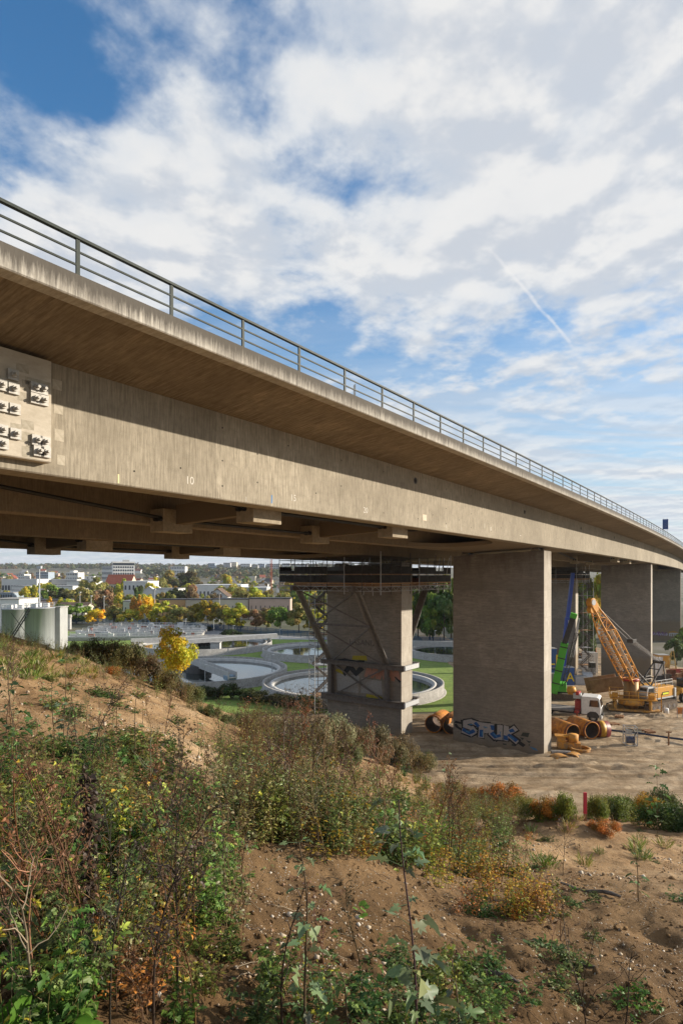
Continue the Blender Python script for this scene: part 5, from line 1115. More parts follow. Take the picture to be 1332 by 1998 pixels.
# --- crawler crane with lattice boom (local x forward)
cb = site(1263, 1382); T = thing('crawler_crane', 'yellow crawler crane with orange lattice boom and white cab', 'crane', cb, math.atan2(-.52, -.85)); CR = T
for s in (-1, 1):
    mb = MB(); prof = []
    for k in range(9): t = math.pi / 2 + math.pi * k / 8; prof.append((-2.6 + .55 * math.cos(t), .56 + .55 * math.sin(t)))
    for k in range(9): t = -math.pi / 2 + math.pi * k / 8; prof.append((2.6 + .55 * math.cos(t), .56 + .55 * math.sin(t)))
    mb.prism(prof, s * 1.9 - .42, s * 1.9 + .42); tk = part('track', mb, M_TRACK, T, .02)
    for x in np.linspace(-2.3, 2.3, 5): mb = MB(); mb.tube((x, s * 2.30, .5), (x, s * 2.36, .5), .26, 12); part('track_roller', mb, M_STEEL, T)
    for k in range(15):
        mb = MB(); x = -2.8 + k * .4; mb.box((x, s * 1.9, 1.13), (.24, .86, .06)); part('track_shoe', mb, M_TRACK, T)
mb = MB(); mb.box((0, 0, .75), (3.2, 3.0, .6)); part('undercarriage', mb, M_DSTEEL, T, .05); mb = MB(); mb.tube((0, 0, 1.0), (0, 0, 1.35), 1.2, 24); part('slew_ring', mb, M_DSTEEL, T)
mb = MB(); mb.bx(-3.6, 2.6, -1.6, 1.6, 1.35, 1.55); part('deck_plate', mb, M_LG, T, .03)
mb = MB(); mb.bx(-3.5, .9, .3, 1.55, 1.56, 2.95); mb.bx(-3.5, .9, -1.55, -.3, 1.56, 2.95); mb.bx(-3.5, -2.2, -.28, .28, 1.56, 2.6); hs_ = part('engine_housing', mb, Y_CAT, T, .06)
mb = MB(); mb.bx(-3.9, -3.5, -1.7, 1.7, 1.4, 2.6); part('counterweight', mb, M_LG, T, .05)
for s in (-1, 1):
    mb = MB(); mb.box((-1.6, s * 1.56, 2.05), (1.5, .03, .42)); part('name_plate', mb, mat('plate_black', (.02, .02, .02), rough=.5), hs_); mb = MB(); mb.box((-1.6, s * 1.58, 2.03), (1.3, .02, .24)); part('name_panel', mb, mat('plate_yellow', (.70, .72, .02), rough=.5), hs_)
mb = MB(); mb.prism([(1.0, 1.56), (2.55, 1.56), (2.75, 2.2), (2.45, 3.2), (1.0, 3.2)], .45, 1.6); cabp = part('cab', mb, M_LG, T, .05)
mb = MB(); mb.prism([(1.2, 2.05), (2.45, 2.05), (2.5, 2.25), (2.3, 3.0), (1.2, 3.0)], 1.605, 1.62); part('side_window', mb, M_GLASS, cabp); mb = MB(); mb.beam((2.70, 1.02, 2.05), (2.52, 1.02, 3.05), .95, .04, up=(1, 0, 0)); part('windscreen', mb, M_GLASS, cabp)
mb = MB()
for k in range(6): mb.box((.75, 1.66, 1.5 + k * .3), (.5, .12, .05))
for x in (.5, 1.0): mb.tube((x, 1.66, 1.3), (x, 1.66, 3.7), .035, 6)
part('ladder', mb, M_LG, T); mb = MB()
for z in (3.45, 3.85):
    mb.tube((-3.3, 1.5, z), (.6, 1.5, z), .03, 6); mb.tube((-3.3, -1.5, z), (.6, -1.5, z), .03, 6)
for x in (-3.3, -2, -.7, .6): mb.tube((x, 1.5, 2.95), (x, 1.5, 3.85), .03, 6); mb.tube((x, -1.5, 2.95), (x, -1.5, 3.85), .03, 6)
part('guard_rail', mb, M_WHITE, T)
inv = (Matrix.Translation(T.location) @ Matrix.Rotation(T.rotation_euler.z, 4, 'Z')).inverted()
foot = Vector((2.2, 0, 2.3)); head = inv @ at(1157, 1186, 77.6); head.y = 0
wid = lambda t: ((.35 + .42 * min(1, t / .22)) * (1 if t < .75 else 1 - .55 * (t - .75) / .25), (.30 + .52 * min(1, t / .25)) * (1 if t < .7 else 1 - .6 * (t - .7) / .3))
mb = MB(); lattice(mb, foot, head, wid, (0, 1, 0), 14, .085); part('lattice_boom', mb, Y_ORG, T)
bd = (head - foot).normalized(); bu = Vector((0, 1, 0)).cross(bd) * -1
for tt, w_ in ((.38, 3.6), (.62, 4.0)):
    for sy_ in (-1, 1):
        c = foot.lerp(head, tt) + Vector((0, sy_ * .74, 0)); mb = MB(); mb.beam(c - bd * w_ / 2, c + bd * w_ / 2, .03, .55, up=(0, 1, 0)); part('boom_panel', mb, M_WHITE, T)
mb = MB(); mb.beam(foot.lerp(head, .97), head + bd * .8, .8, 1.0); mb.tube(head + bd * .9 + Vector((0, -.35, 0)), head + bd * .9 + Vector((0, .35, 0)), .55, 18); mb.tube(head + bd * .2 + bu * -.6 + Vector((0, -.3, 0)), head + bd * .2 + bu * -.6 + Vector((0, .3, 0)), .45, 16); hd_ = part('boom_head', mb, Y_ORG, T, .04)
mb = MB(); mb.tube(head + bd * .9 + Vector((0, -.42, 0)), head + bd * .9 + Vector((0, .42, 0)), .38, 14); part('sheave', mb, M_LG, hd_)
gt = Vector((-2.6, 0, 6.0)); mb = MB()
for y in (-.8, .8): mb.beam((.6, y, 3.0), (gt.x, y * .8, gt.z), .16); mb.beam((-2.9, y, 2.9), (gt.x, y * .8, gt.z), .14)
for t in (.35, .7): mb.beam(Vector((.6, -.8, 3)).lerp(Vector((gt.x, -.64, gt.z)), t), Vector((.6, .8, 3)).lerp(Vector((gt.x, .64, gt.z)), t), .12)
mb.tube(gt + Vector((0, -.8, 0)), gt + Vector((0, .8, 0)), .22, 12); part('gantry', mb, M_DSTEEL, T)
blk = head.lerp(gt, .56) + Vector((0, 0, -.2))
mb = MB(); mb.box(blk, (.8, .9, .5)); part('rope_block', mb, M_DSTEEL, T, .04)
mb = MB()
for y in (-.35, .35): mb.tube(head + Vector((0, y, .3)), blk + Vector((0, y, 0)), .035, 5)
for y in np.linspace(-.4, .4, 7): mb.tube(blk + Vector((0, y, .1)), gt + Vector((0, y, .15)), .022, 4)
for y in np.linspace(-.4, .4, 4): mb.tube(blk + Vector((0, y, -.1)), gt + Vector((0, y, -.15)), .022, 4)
part('pendant_ropes', mb, mat('wire_rope', (.20, .19, .18), rough=.6, metal=.3), T)
mb = MB(); mb.tube(foot.lerp(head, .28) + bu * .8 + Vector((0, .4, 0)), Vector((0, .5, 2.9)), .10, 8); mb.tube(foot.lerp(head, .28) + bu * .8 + Vector((0, -.4, 0)), Vector((0, -.5, 2.9)), .10, 8); part('backstop', mb, M_DSTEEL, T)

# --- casing oscillator with vertical casing
ob = site(1237, 1388); T = thing('casing_oscillator', 'yellow railed casing oscillator standing in front of the crane boom', 'machine', ob, R(-20))
mb = MB(); mb.bx(-3.2, 3.0, -1.6, 1.6, .12, .35); part('base_frame', mb, Y_CAT, T, .05); mb = MB(); mb.lathe([(.95, .9), (1.6, .9), (1.6, 1.6), (.95, 1.6)], 24, closed=True, c=(-.4, 0, 0)); part('clamp_ring', mb, Y_CAT, T)
mb = MB(); mb.bx(-3.0, 2.6, -1.5, -1.0, 1.62, 1.74); mb.bx(-3.0, 2.6, 1.0, 1.5, 1.62, 1.74); mb.bx(-3.0, -2.1, -.98, .98, 1.62, 1.74); mb.bx(1.4, 2.6, -.98, .98, 1.62, 1.74); part('platform', mb, Y_CAT, T)
for x in (-2.4, 1.8):
    for y in (-1.1, 1.1): mb = MB(); mb.tube((x, y, .3), (x, y, 1.6), .2, 10); part('cylinder', mb, Y_CAT, T)
mb = MB()
for z in (2.2, 2.7):
    pts = [(-3, -1.45), (2.6, -1.45), (2.6, 1.45), (-3, 1.45), (-3, -1.45)]
    for a, b in zip(pts, pts[1:]): mb.tube((*a, z), (*b, z), .035, 5)
for x in np.linspace(-3, 2.6, 6):
    for y in (-1.45, 1.45): mb.tube((x, y, 1.7), (x, y, 2.7), .035, 5)
part('guard_rail', mb, Y_CAT, T)
for k, (x, y) in enumerate(((-2.4, -.6), (2.0, -.7), (2.1, .5))): mb = MB(); mb.box((x, y, 2.05), (.7, .7, .6)); part('hydraulic_unit', mb, Y_CAT, T, .08)
mb = MB()
for k in range(5): mb.box((3.1, -.9, .25 + k * .32), (.1, .5, .05))
for y in (-1.15, -.65): mb.beam((3.1, y, 0), (3.1, y, 2.6), .06)
part('ladder', mb, Y_CAT, T)
for k in range(3): mb = MB(); mb.path([(-2.8 + k * .3, -1.3, 1.3), (-3.4, -1.0 + k * .3, .8), (-3.6, -.5, .15), (-3.0, -2.0, .08)], .05, 6); part('hose', mb, M_CABLE, T)
T2 = thing('upright_casing', 'rusty brown casing tube standing upright in the yellow oscillator', 'pipe', ob + Vector((-.4 * math.cos(R(-20)), -.4 * math.sin(R(-20)), 0)), R(-20)); mb = MB(); mb.lathe([(.80, .2), (.92, .2), (.92, 4.25), (.80, 4.25)], 28, closed=True); part('tube', mb, mat('worn_casing', (.16, .075, .025), (.30, .18, .06), 1.0, .55, stretch=(2, 2, .3), metal=.3), T2)
mb = MB(); mb.lathe([(.93, 3.95), (.98, 3.95), (.98, 4.3), (.93, 4.3)], 28, closed=True); part('collar', mb, M_RED, T2)
# brown steel trough behind it
a, b = at(1152, 1352, 92), at(1214, 1334, 90); T = thing('steel_trough', 'long rust brown steel trough lying behind the oscillator', 'trough', ((a.x + b.x) / 2, 91, -17.6)); mb = MB(); mb.beam((a.x, a.y, -16.7), (b.x, b.y, -15.7), .25, 2.0); part('side_plate', mb, M_BRN, T, world=True); mb = MB(); mb.beam((a.x, a.y + 2, -16.7), (b.x, b.y + 2, -15.7), .25, 2.0); part('side_plate', mb, M_BRN, T, world=True); mb = MB(); mb.beam((a.x, a.y + 1, -17.6), (b.x, b.y + 1, -16.6), 1.9, .15); part('floor_plate', mb, Y_CAT, T, world=True)

def wheel(T, c, r_, w, name='wheel'):
    M = Matrix.Rotation(R(90), 4, 'X'); mb = MB(); mb.lathe([(r_ * .6, -w / 2), (r_ * .95, -w / 2), (r_, -w / 2 + .05), (r_, w / 2 - .05), (r_ * .95, w / 2), (r_ * .6, w / 2)], 20, c=c, closed=True, M=M); o = part(name, mb, M_RUB, T)
    mb = MB(); mb.lathe([(0, w * .42), (r_ * .3, w * .42), (r_ * .6, w * .25), (r_ * .6, -w * .25), (r_ * .3, -w * .42), (0, -w * .42)], 16, c=c, M=M); part('rim', mb, M_GALV, o)
# --- white cab truck with red loader (local x forward)
tb_ = site(1174, 1408); fw = Vector((.88, -.475, 0)); T = thing('flatbed_truck', 'white cab flatbed truck with red loading crane beside orange pipes', 'truck', tb_ - fw * 1.0, math.atan2(fw.y, fw.x))
mb = MB(); mb.bx(-8.2, 1.2, -.5, .5, .75, 1.05); part('chassis', mb, M_DSTEEL, T)
mb = MB(); mb.prism([(-1.25, .95), (.95, .95), (1.0, 1.7), (.80, 3.0), (.55, 3.12), (-1.25, 3.12)], -1.24, 1.24); cp = part('cab', mb, M_WHITE, T, .07)
mb = MB(); mb.beam((.975, 0, 1.9), (.83, 0, 2.85), 2.15, .04, up=(1, 0, 0)); part('windscreen', mb, M_GLASS, cp)
for s in (-1, 1):
    mb = MB(); mb.prism([(-.35, 1.95), (.72, 1.95), (.68, 2.75), (-.25, 2.75)], s * 1.245, s * 1.255); part('side_window', mb, M_GLASS, cp); mb = MB(); mb.box((.75, s * 1.42, 2.3), (.12, .2, .55)); part('mirror', mb, M_DSTEEL, cp)
    mb = MB(); mb.box((1.0, s * .85, 1.0), (.06, .45, .28)); part('headlight', mb, M_GLASS, cp)
    mb = MB(); mb.prism([(-.6, .6), (-.55, 1.1), (-.2, 1.35), (.4, 1.35), (.7, 1.1), (.75, .6)], s * 1.0, s * 1.27); part('wheel_arch', mb, M_DSTEEL, cp)
mb = MB(); mb.bx(.8, 1.08, -1.22, 1.22, .45, .92); part('bumper', mb, M_LG, cp, .05); mb = MB(); mb.bx(.96, 1.02, -.9, .9, 1.1, 1.75); part('grille', mb, M_DSTEEL, cp)
for x in (.1, -5.4, -6.8):
    for s in (-1, 1): wheel(T, (x, s * 1.02, .52), .52, .34)
mb = MB(); mb.bx(-8.2, -2.2, -1.25, 1.25, 1.1, 1.35); part('flatbed', mb, mat('worn_deck', (.20, .19, .18), (.30, .28, .26), 2, .8), T, .02)
mb = MB(); mb.bx(-2.1, -1.4, -.5, .5, 1.06, 2.4); mb.bx(-2.05, -1.5, -1.35, 1.35, 1.0, 1.3); part('loader_base', mb, M_RED, T, .05); mb = MB(); mb.beam((-1.75, 0, 2.2), (-1.75, 0, 3.3), .4); mb.beam((-1.75, -.9, 3.35), (-1.75, 1.0, 3.2), .38, .42); mb.beam((-1.75, .95, 3.2), (-1.75, .5, 2.2), .3); part('loader_arm', mb, M_RED, T, .03)
mb = MB(); mb.tube((-1.75, -1.3, .2), (-1.75, -1.3, 1.3), .09, 8); mb.tube((-1.75, 1.3, .2), (-1.75, 1.3, 1.3), .09, 8); part('stabiliser', mb, M_RED, T)
mb = MB(); mb.box((-1.8, -.3, 3.0), (.9, 1.1, .6)); part('valve_block', mb, M_LG, T, .05)
mb = MB(); mb.lathe([(.25, -.3), (.55, -.35), (.6, 0), (.5, .35), (.2, .4)], 10, c=(-2.6, .1, 3.6)); mb.box((-2.6, .1, 3.2), (.7, .7, .3)); part('grab', mb, Y_CAT, T)
# --- green telescopic crane
gb = site(1094, 1368); T = thing('telescopic_crane', 'green telescopic crawler crane with raised black and green boom', 'crane', gb + Vector((0, 2.5, 0)), math.atan2(-.35, .94)); GTC = T
mb = MB(); mb.bx(-3.6, 1.6, -1.3, 1.3, 1.1, 2.3); mb.bx(-3.6, -1.4, -1.3, 1.3, 2.31, 3.0); part('superstructure', mb, M_GREEN, T, .08)
for s in (-1, 1):
    mb = MB(); prof = [(-2.4 + .45 * math.cos(math.pi / 2 + math.pi * k / 6), .46 + .45 * math.sin(math.pi / 2 + math.pi * k / 6)) for k in range(7)] + [(2.4 + .45 * math.cos(-math.pi / 2 + math.pi * k / 6), .46 + .45 * math.sin(-math.pi / 2 + math.pi * k / 6)) for k in range(7)]; mb.prism(prof, s * 1.4 - .35, s * 1.4 + .35); part('track', mb, M_TRACK, T)
mb = MB(); mb.bx(-1.6, 1.2, -.8, .8, .7, 1.1); part('undercarriage', mb, M_DSTEEL, T)
inv = (Matrix.Translation(T.location) @ Matrix.Rotation(T.rotation_euler.z, 4, 'Z')).inverted()
f0 = inv @ at(1080, 1352, 89.5); f1 = inv @ at(1101, 1255, 88.5); f2 = inv @ at(1117, 1206, 88)
mb = MB(); mb.beam(f0, f1, 1.0, 1.25, up=(0, 1, 0)); part('boom_base', mb, M_GREEN, T, .06); mb = MB(); mb.beam(f1, f2, .72, .85, up=(0, 1, 0)); part('boom_section', mb, M_DSTEEL, T, .04); mb = MB(); mb.beam(f2, f2 + (f2 - f1).normalized() * .7, .9, 1.0, up=(0, 1, 0)); part('boom_head', mb, M_GREEN, T, .05)
for t in (.2, .45, .7, .92): mb = MB(); mb.beam(f0.lerp(f1, t), f0.lerp(f1, t + .02), 1.08, 1.33, up=(0, 1, 0)); part('boom_collar', mb, M_DSTEEL, T)
off = Vector((.75, 0, 0)); mb = MB()
for k in (0, .35, .6): mb.tube(f1 + off * (1 + k) + Vector((0, 0, -2)), f2 + off * (1 + k * .3), .05, 5)
part('hoses', mb, M_GALV, T); mb = MB(); lattice(mb, f0 + Vector((1.3, 0, 1)), f1 + Vector((1.6, 0, 1.5)), lambda t: (.22, .22), (0, 1, 0), 10, .05); part('jib_lattice', mb, M_DSTEEL, T)
mb = MB(); mb.prism([(-1.2, 2.31), (.4, 2.31), (.6, 3.0), (.2, 3.7), (-1.2, 3.7)], -1.3, -.4); part('cab', mb, M_LG, T, .05)
# --- blue boom further back
T = thing('blue_crane', 'blue crane boom rising in the gap behind the green crane', 'crane', site(1098, 1312)); inv = Matrix.Translation(T.location).inverted()
a, b, c = inv @ at(1098, 1300, 118), inv @ at(1107, 1205, 118), inv @ at(1117, 1118, 118)
mb = MB(); mb.beam(a, b, .8, .8); part('boom_base', mb, M_BLUEM, T, .05); mb = MB(); mb.beam(b, c, .62, .62); part('boom_section', mb, M_BLUEM, T, .05); mb = MB(); mb.beam(a.lerp(b, .55) + Vector((.05, -.43, 0)), a.lerp(b, .95) + Vector((.05, -.43, 0)), .3, .02); part('lettering_panel', mb, M_WHITE, T)
mb = MB(); mb.bx(-1.6, 1.6, -1.3, 1.3, .9, 1.9); part('carrier', mb, M_BLUEM, T, .06)
for x in (-.95, .95):
    for s in (-1, 1): wheel(T, (x, s * 1.1, .6), .6, .4)

# --- containers, huts, vehicles in the gap
def container(label, px0, px1, pt, pb_, dep, m, letters=None, stack=1, rz=0.):
    p = gnd((px0 + px1) / 2, pb_); w = (px1 - px0) / F * p.y; h = (pb_ - pt) / F * p.y
    T = thing('site_container', label, 'container', (p.x, p.y + dep / 2, p.z), rz, 'site containers'); mb = MB(); mb.bx(-w / 2, w / 2, -dep / 2, dep / 2, 0, h); part('shell', mb, m, T, .03)
    mb = MB(); n = max(3, int(w / .35))
    for i in range(n): mb.box((-w / 2 + w * (i + .5) / n, -dep / 2 - .02, h / 2), (w / n * .45, .04, h * .86))
    part('corrugation', mb, m, T)
    mb = MB(); mb.bx(-w / 2 - .03, w / 2 + .03, -dep / 2 - .05, dep / 2 + .03, h, h + .1); part('roof', mb, M_LG, T)
    if letters: o = obj('lettering', text_mesh(letters, h * .7, mat('sign_yellow', (.75, .55, .02), rough=.6), .01, .02), T); o.matrix_basis = Matrix.Translation((w * .05, -dep / 2 - .07, h * .45)) @ Matrix.Rotation(R(90), 4, 'X')
    return T
M_CONT = paint('container_blue', (.02, .10, .32), .5, dirt=.1)
container('blue container with yellow letter beside the green crane', 1102, 1120, 1303, 1338, 3.0, M_CONT, 'A')
for k in range(2):
    T = container(['lower blue container with yellow letters at edge of graffiti pier', 'upper stacked blue container with yellow letters at edge of graffiti pier'][k], 1062, 1086, 1304, 1345, 5, M_CONT, 'ILI')
    if k: T.location.z += 3.62
container('white site hut partly hidden by middle near pier', 1144, 1166, 1275, 1313, 3, M_WHITE)
container('long pale grey trailer box in the gap behind containers', 1119, 1147, 1289, 1306, 2.4, M_LG)
container('dark green toilet cabin in front of white site hut', 1152, 1162, 1294, 1318, 1.2, paint('dark_green', (.02, .03, .025), .6))
container('low silver skip with white rim beside blue container', 1122, 1148, 1322, 1337, 2.2, M_GALV)
container('yellow site container behind right end of crane', 1285, 1306, 1279, 1304, 3, Y_CAT)
p = gnd(1151, 1334); T = thing('white_van', 'small white van partly hidden by middle near pier', 'van', (p.x, p.y + 1.5, p.z), R(72)); mb = MB(); mb.prism([(-2.2, .35), (2.2, .35), (2.2, 1.9), (-1.2, 1.95), (-1.8, 1.25), (-2.2, 1.1)], -.95, .95); bd_ = part('body', mb, M_WHITE, T, .08); mb = MB(); mb.prism([(-1.6, 1.25), (-.2, 1.25), (-.2, 1.75), (-1.15, 1.78)], -.96, -.95); part('side_window', mb, M_GLASS, bd_)
for x in (-1.4, 1.4):
    for s in (-1, 1): wheel(T, (x, s * .85, .35), .35, .24)
p = gnd(1152, 1283); T = thing('orange_truck', 'orange cab truck with flat trailer far in the gap', 'truck', (p.x, p.y, p.z), R(5)); mb = MB(); mb.bx(-1.2, 1.2, -1.2, 1.2, 1.0, 2.9); cpo = part('cab', mb, paint('truck_orange', (.75, .16, .01), .4, dirt=.05), T, .1); mb = MB(); mb.bx(-.6, 1.0, -1.23, -1.2, 1.9, 2.6); part('side_window', mb, M_GLASS, cpo); mb = MB(); mb.bx(-9, -1.3, -1.2, 1.2, .9, 1.2); part('trailer_deck', mb, M_BRN, T)
mb = MB(); mb.beam((-2.2, 0, 1.2), (-2.2, 0, 3.6), .5); part('loader_arm', mb, paint('truck_orange', (.75, .16, .01)), T)
for x in (0, -4, -7, -8.2):
    for s in (-1, 1): wheel(T, (x, s * 1.0, .5), .5, .3)
# --- casing pipes
def pipe(label, p, r_, l, dirn, m, tilt=0., wall=.1, bands=()):
    d = Vector((dirn[0], dirn[1], 0)).normalized(); T = thing('casing_pipe', label, 'pipe', (p.x, p.y, p.z), math.atan2(d.y, d.x), 'steel casing pipes on the site')
    M = Matrix.Rotation(R(90), 4, 'Y'); mb = MB(); mb.lathe([(r_ - wall, -l / 2), (r_, -l / 2), (r_, l / 2), (r_ - wall, l / 2)], 36, closed=True, M=M, c=(0, 0, r_ - .05)); sh = part('tube', mb, m, T)
    mb = MB(); mb.lathe([(r_ - wall - .012, -l / 2 + .02), (r_ - wall - .012, l / 2 - .02)], 36, M=M, c=(0, 0, r_ - .05)); part('lining', mb, mat('pipe_inside', (.06, .04, .028), (.11, .07, .05), 2, .8), T)
    for b, w_, bm in bands: mb = MB(); mb.lathe([(r_ - .02, b - w_ / 2), (r_ + .03, b - w_ / 2), (r_ + .03, b + w_ / 2), (r_ - .02, b + w_ / 2)], 36, closed=True, M=M, c=(0, 0, r_ - .05)); part('band', mb, bm, T)
    return T
pipe('left orange casing pipe of the pair right of graffiti pier', site(1099, 1438), .92, 3.4, (.28, -1), M_CASE, bands=((1.55, .2, M_RUST),))
pipe('right orange casing pipe of the pair right of graffiti pier', site(1136, 1436), .95, 3.4, (.25, -1), M_CASE, bands=((1.55, .2, M_RUST),))
pipe('short dark red casing pipe with yellow middle band', site(1172, 1438), .88, 1.5, (1, .05), mat('dark_red_pipe', (.10, .015, .015), (.17, .03, .025), 3, .5), bands=((-.05, .6, mat('ochre_band', (.38, .20, .02), (.48, .28, .04), 3, .5)),))
pipe('left orange pipe lying between strutted pier and graffiti pier', site(855, 1424), 1.0, 3.6, (-.55, -1), M_CASE, bands=((1.6, .22, M_RUST),))
pipe('right orange pipe half hidden by the graffiti pier edge', site(885, 1427), 1.0, 3.6, (-.35, -1), M_CASE, bands=((1.6, .22, M_RUST),))
# --- yellow parts by the pier
p = site(1112, 1462); T = thing('clamp_part', 'stepped yellow steel machine block in front of orange pipes', 'machine part', p, R(-15)); mb = MB(); mb.bx(-1.3, 1.0, -.5, .5, 0, .7); part('base_block', mb, M_YEL, T, .06); mb = MB(); mb.lathe([(0, .72), (.55, .72), (.55, 1.5), (0, 1.5)], 8, c=(.25, 0, 0)); part('hexagonal_head', mb, M_YEL, T); mb = MB(); mb.bx(-1.3, -.5, -.45, .45, .71, 1.25); mb.box((-.9, 0, 1.3), (1.3, 1.0, .1)); part('bracket', mb, M_YEL, T, .03)
p = site(1131, 1467); T = thing('steel_ring', 'yellow steel ring lying flat on the dirt near the pier', 'ring', p); mb = MB(); mb.lathe([(.86, .0), (.98, .0), (.98, .32), (.86, .32)], 32, closed=True); part('band', mb, M_YEL, T); mb = MB(); mb.lathe([(.80, .28), (1.04, .28), (1.04, .36), (.80, .36)], 32, closed=True); part('flange', mb, M_YEL, T)
for k, (px, py, lb) in enumerate(((1092, 1478, 'bent yellow steel shell piece lying by the pier corner'), (1117, 1474, 'curved yellow steel shell piece lying beside the ring'))):
    p = site(px, py); T = thing('shell_piece', lb, 'machine part', p, R(15 - 50 * k)); mb = MB(); pr = [(.8 * math.cos(t) * (.9 if k else 1.1), .42 * math.sin(t)) for t in np.linspace(.2, 2.9, 9)]; mb.prism(pr + [(x * .86, z * .8) for x, z in reversed(pr)], -.55, .55); part('shell', mb, M_YEL, T)
p = site(1087, 1472); T = thing('timber_log', 'short weathered log lying at the pier corner', 'log', p, R(-10)); mb = MB(); mb.path([(-.6, 0, .2), (.2, .05, .22), (1.3, .2, .2)], [.2, .19, .16], 9); part('trunk', mb, mat('grey_wood', (.22, .20, .18), (.33, .30, .27), 4, .9), T)
# --- pump in a tube cage
p = site(1229, 1455); T = thing('pump_cage', 'pump unit inside a galvanised tube cage standing on the dirt', 'pump', p, R(-12))
w, h = 1.15, 2.0
for x in (-w / 2, w / 2):
    for y in (-w / 2, w / 2): mb = MB(); mb.beam((x, y, 0), (x, y, h), .07); part('post', mb, M_GALV, T)
mb = MB()
for z in (.08, h - .04, h * .55):
    for s in (-1, 1): mb.beam((-w / 2, s * w / 2, z), (w / 2, s * w / 2, z), .06); mb.beam((s * w / 2, -w / 2, z), (s * w / 2, w / 2, z), .06)
part('frame_bars', mb, M_GALV, T)['kind'] = 'stuff'; mb = MB(); mb.tube((-.4, 0, .55), (.4, 0, .55), .36, 16); part('pump_body', mb, paint('pump_blue', (.02, .06, .16)), T); mb = MB(); mb.box((-.15, 0, 1.4), (.6, .5, .5)); part('control_box', mb, M_LG, T, .03); mb = MB(); mb.path([(.3, -.2, .8), (.45, -.3, 1.3), (.2, -.3, 1.7), (-.3, -.2, 1.75)], .06, 7); part('hose', mb, M_CABLE, T)
# --- blue water line and stakes, marker sign
pts = [site(px, py) + Vector((0, 0, .35)) for px, py in ((1150, 1429), (1185, 1433), (1240, 1437), (1300, 1446), (1340, 1452), (1400, 1462))]
mb = MB(); mb.path(pts, .11, 8); o = part('water_hose', mb, mat('navy_hose', (.015, .03, .07), rough=.5), None); tag(o, 'dark blue water hose stretched across the dirt past the pump', 'hose')
p = site(1304, 1456); mb = MB(); mb.box((0, 0, .75), (.12, .1, 1.5)); mb.box((0, 0, 1.4), (.6, .06, .12)); o = part('wooden_stake', mb, M_BRN, None); o.location = p; tag(o, 'short wooden stake holding the dark blue hose', 'stake')
p = site(1326, 1402); T = thing('warning_marker', 'low orange marker board at right edge of the dirt', 'marker', p); mb = MB(); mb.box((0, 0, .9), (.8, .06, .8), 0); part('board', mb, paint('marker_orange', (.75, .22, .01)), T); mb = MB(); mb.beam((-.35, 0, 0), (-.35, 0, 1.2), .07); mb.beam((.35, 0, 0), (.35, 0, 1.2), .07); part('leg', mb, M_GALV, T)
p = site(1299, 1395); mb = MB(); mb.lathe([(0, 0), (.35, 0), (.32, .7), (.28, .75), (0, .78)], 14); o = part('drum', mb, M_WHITE, None); o.location = p; tag(o, 'small pale drum beside dirt heap in front of crane', 'drum')
# --- yellow loader, red barrier, tarp, sheet pile heap on the right
p = site(1330, 1368); T = thing('wheel_loader', 'yellow wheel loader bucket arm cut by the right edge', 'loader', p, R(200)); mb = MB(); mb.bx(-2.2, 1.2, -1, 1, .9, 2.0); part('body', mb, Y_CAT, T, .1); mb = MB(); mb.beam((1.0, -.7, 1.7), (2.6, -.7, .7), .25, .4); mb.beam((1.0, .7, 1.7), (2.6, .7, .7), .25, .4); part('lift_arm', mb, Y_CAT, T); mb = MB(); mb.prism([(2.5, .1), (3.4, .05), (3.3, .25), (2.8, .4), (2.7, 1.2), (2.5, 1.2)], -1.3, 1.3); part('bucket', mb, M_DSTEEL, T); mb = MB(); mb.bx(-1.4, .2, -.8, .8, 2.01, 3.2); part('cab', mb, M_GLASS, T, .1)
for x in (-1.5, .8):
    for s in (-1, 1): wheel(T, (x, s * 1.0, .7), .7, .5)
p = gnd(1326, 1322); T = thing('barrier_fence', 'red plastic barrier rail near right edge behind the crane', 'barrier', (p.x, p.y, p.z)); mb = MB(); mb.bx(-2.2, 6, -.1, .1, 1.0, 1.9); part('barrier_board', mb, M_RED, T, .03)
for x in (-2, 0, 2, 4): mb = MB(); mb.beam((x, 0, 0), (x, 0, 2), .12); part('leg', mb, M_GALV, T)
p = gnd(1283, 1318); T = thing('white_tarp', 'white tarpaulin sheet hung beside the yellow container', 'tarpaulin', (p.x, p.y, p.z)); mb = MB(); n = 8
V = [(-1 + 2 * i / n, .12 * math.sin(i * 2.1), z) for z in (0, 2, 4.2) for i in range(n + 1)]; mb.add(V, [(r_ * (n + 1) + i, r_ * (n + 1) + i + 1, (r_ + 1) * (n + 1) + i + 1, (r_ + 1) * (n + 1) + i) for r_ in range(2) for i in range(n)]); part('sheet', mb, M_WHITE, T); mb = MB(); mb.beam((-1.1, 0, 0), (-1.1, 0, 4.3), .1); mb.beam((1.1, 0, 0), (1.1, 0, 4.3), .1); part('pole', mb, M_GALV, T)
rr = random.Random(12)
for k in range(7):
    px = 1290 + k * 9; p = gnd(px, 1338 - (k % 3) * 6); mb = MB(); hh_ = rr.uniform(1.6, 2.6); mb.bx(-.9, .9, -.15, .15, 0, hh_); mb.bx(-.9, -.75, -.5, -.15, 0, hh_); mb.bx(.75, .9, -.5, -.15, 0, hh_)
    o = part('sheet_pile', mb, rr.choice([M_BRN, M_RUST, M_DSTEEL, M_TRACK]), None); o.location = (p.x, p.y, p.z - .05); o.rotation_euler = (rr.uniform(-.1, .1), rr.uniform(-.1, .1), rr.uniform(-.3, .3)); tag(o, ORD[k] + ' rusty sheet pile from the left behind the crane', 'sheet pile', 'sheet piles behind the crane')
p = gnd(1312, 1313); T = thing('ladder_frame', 'yellow A shaped ladder frame near the far graffiti pier', 'ladder', (p.x, p.y, p.z)); mb = MB()
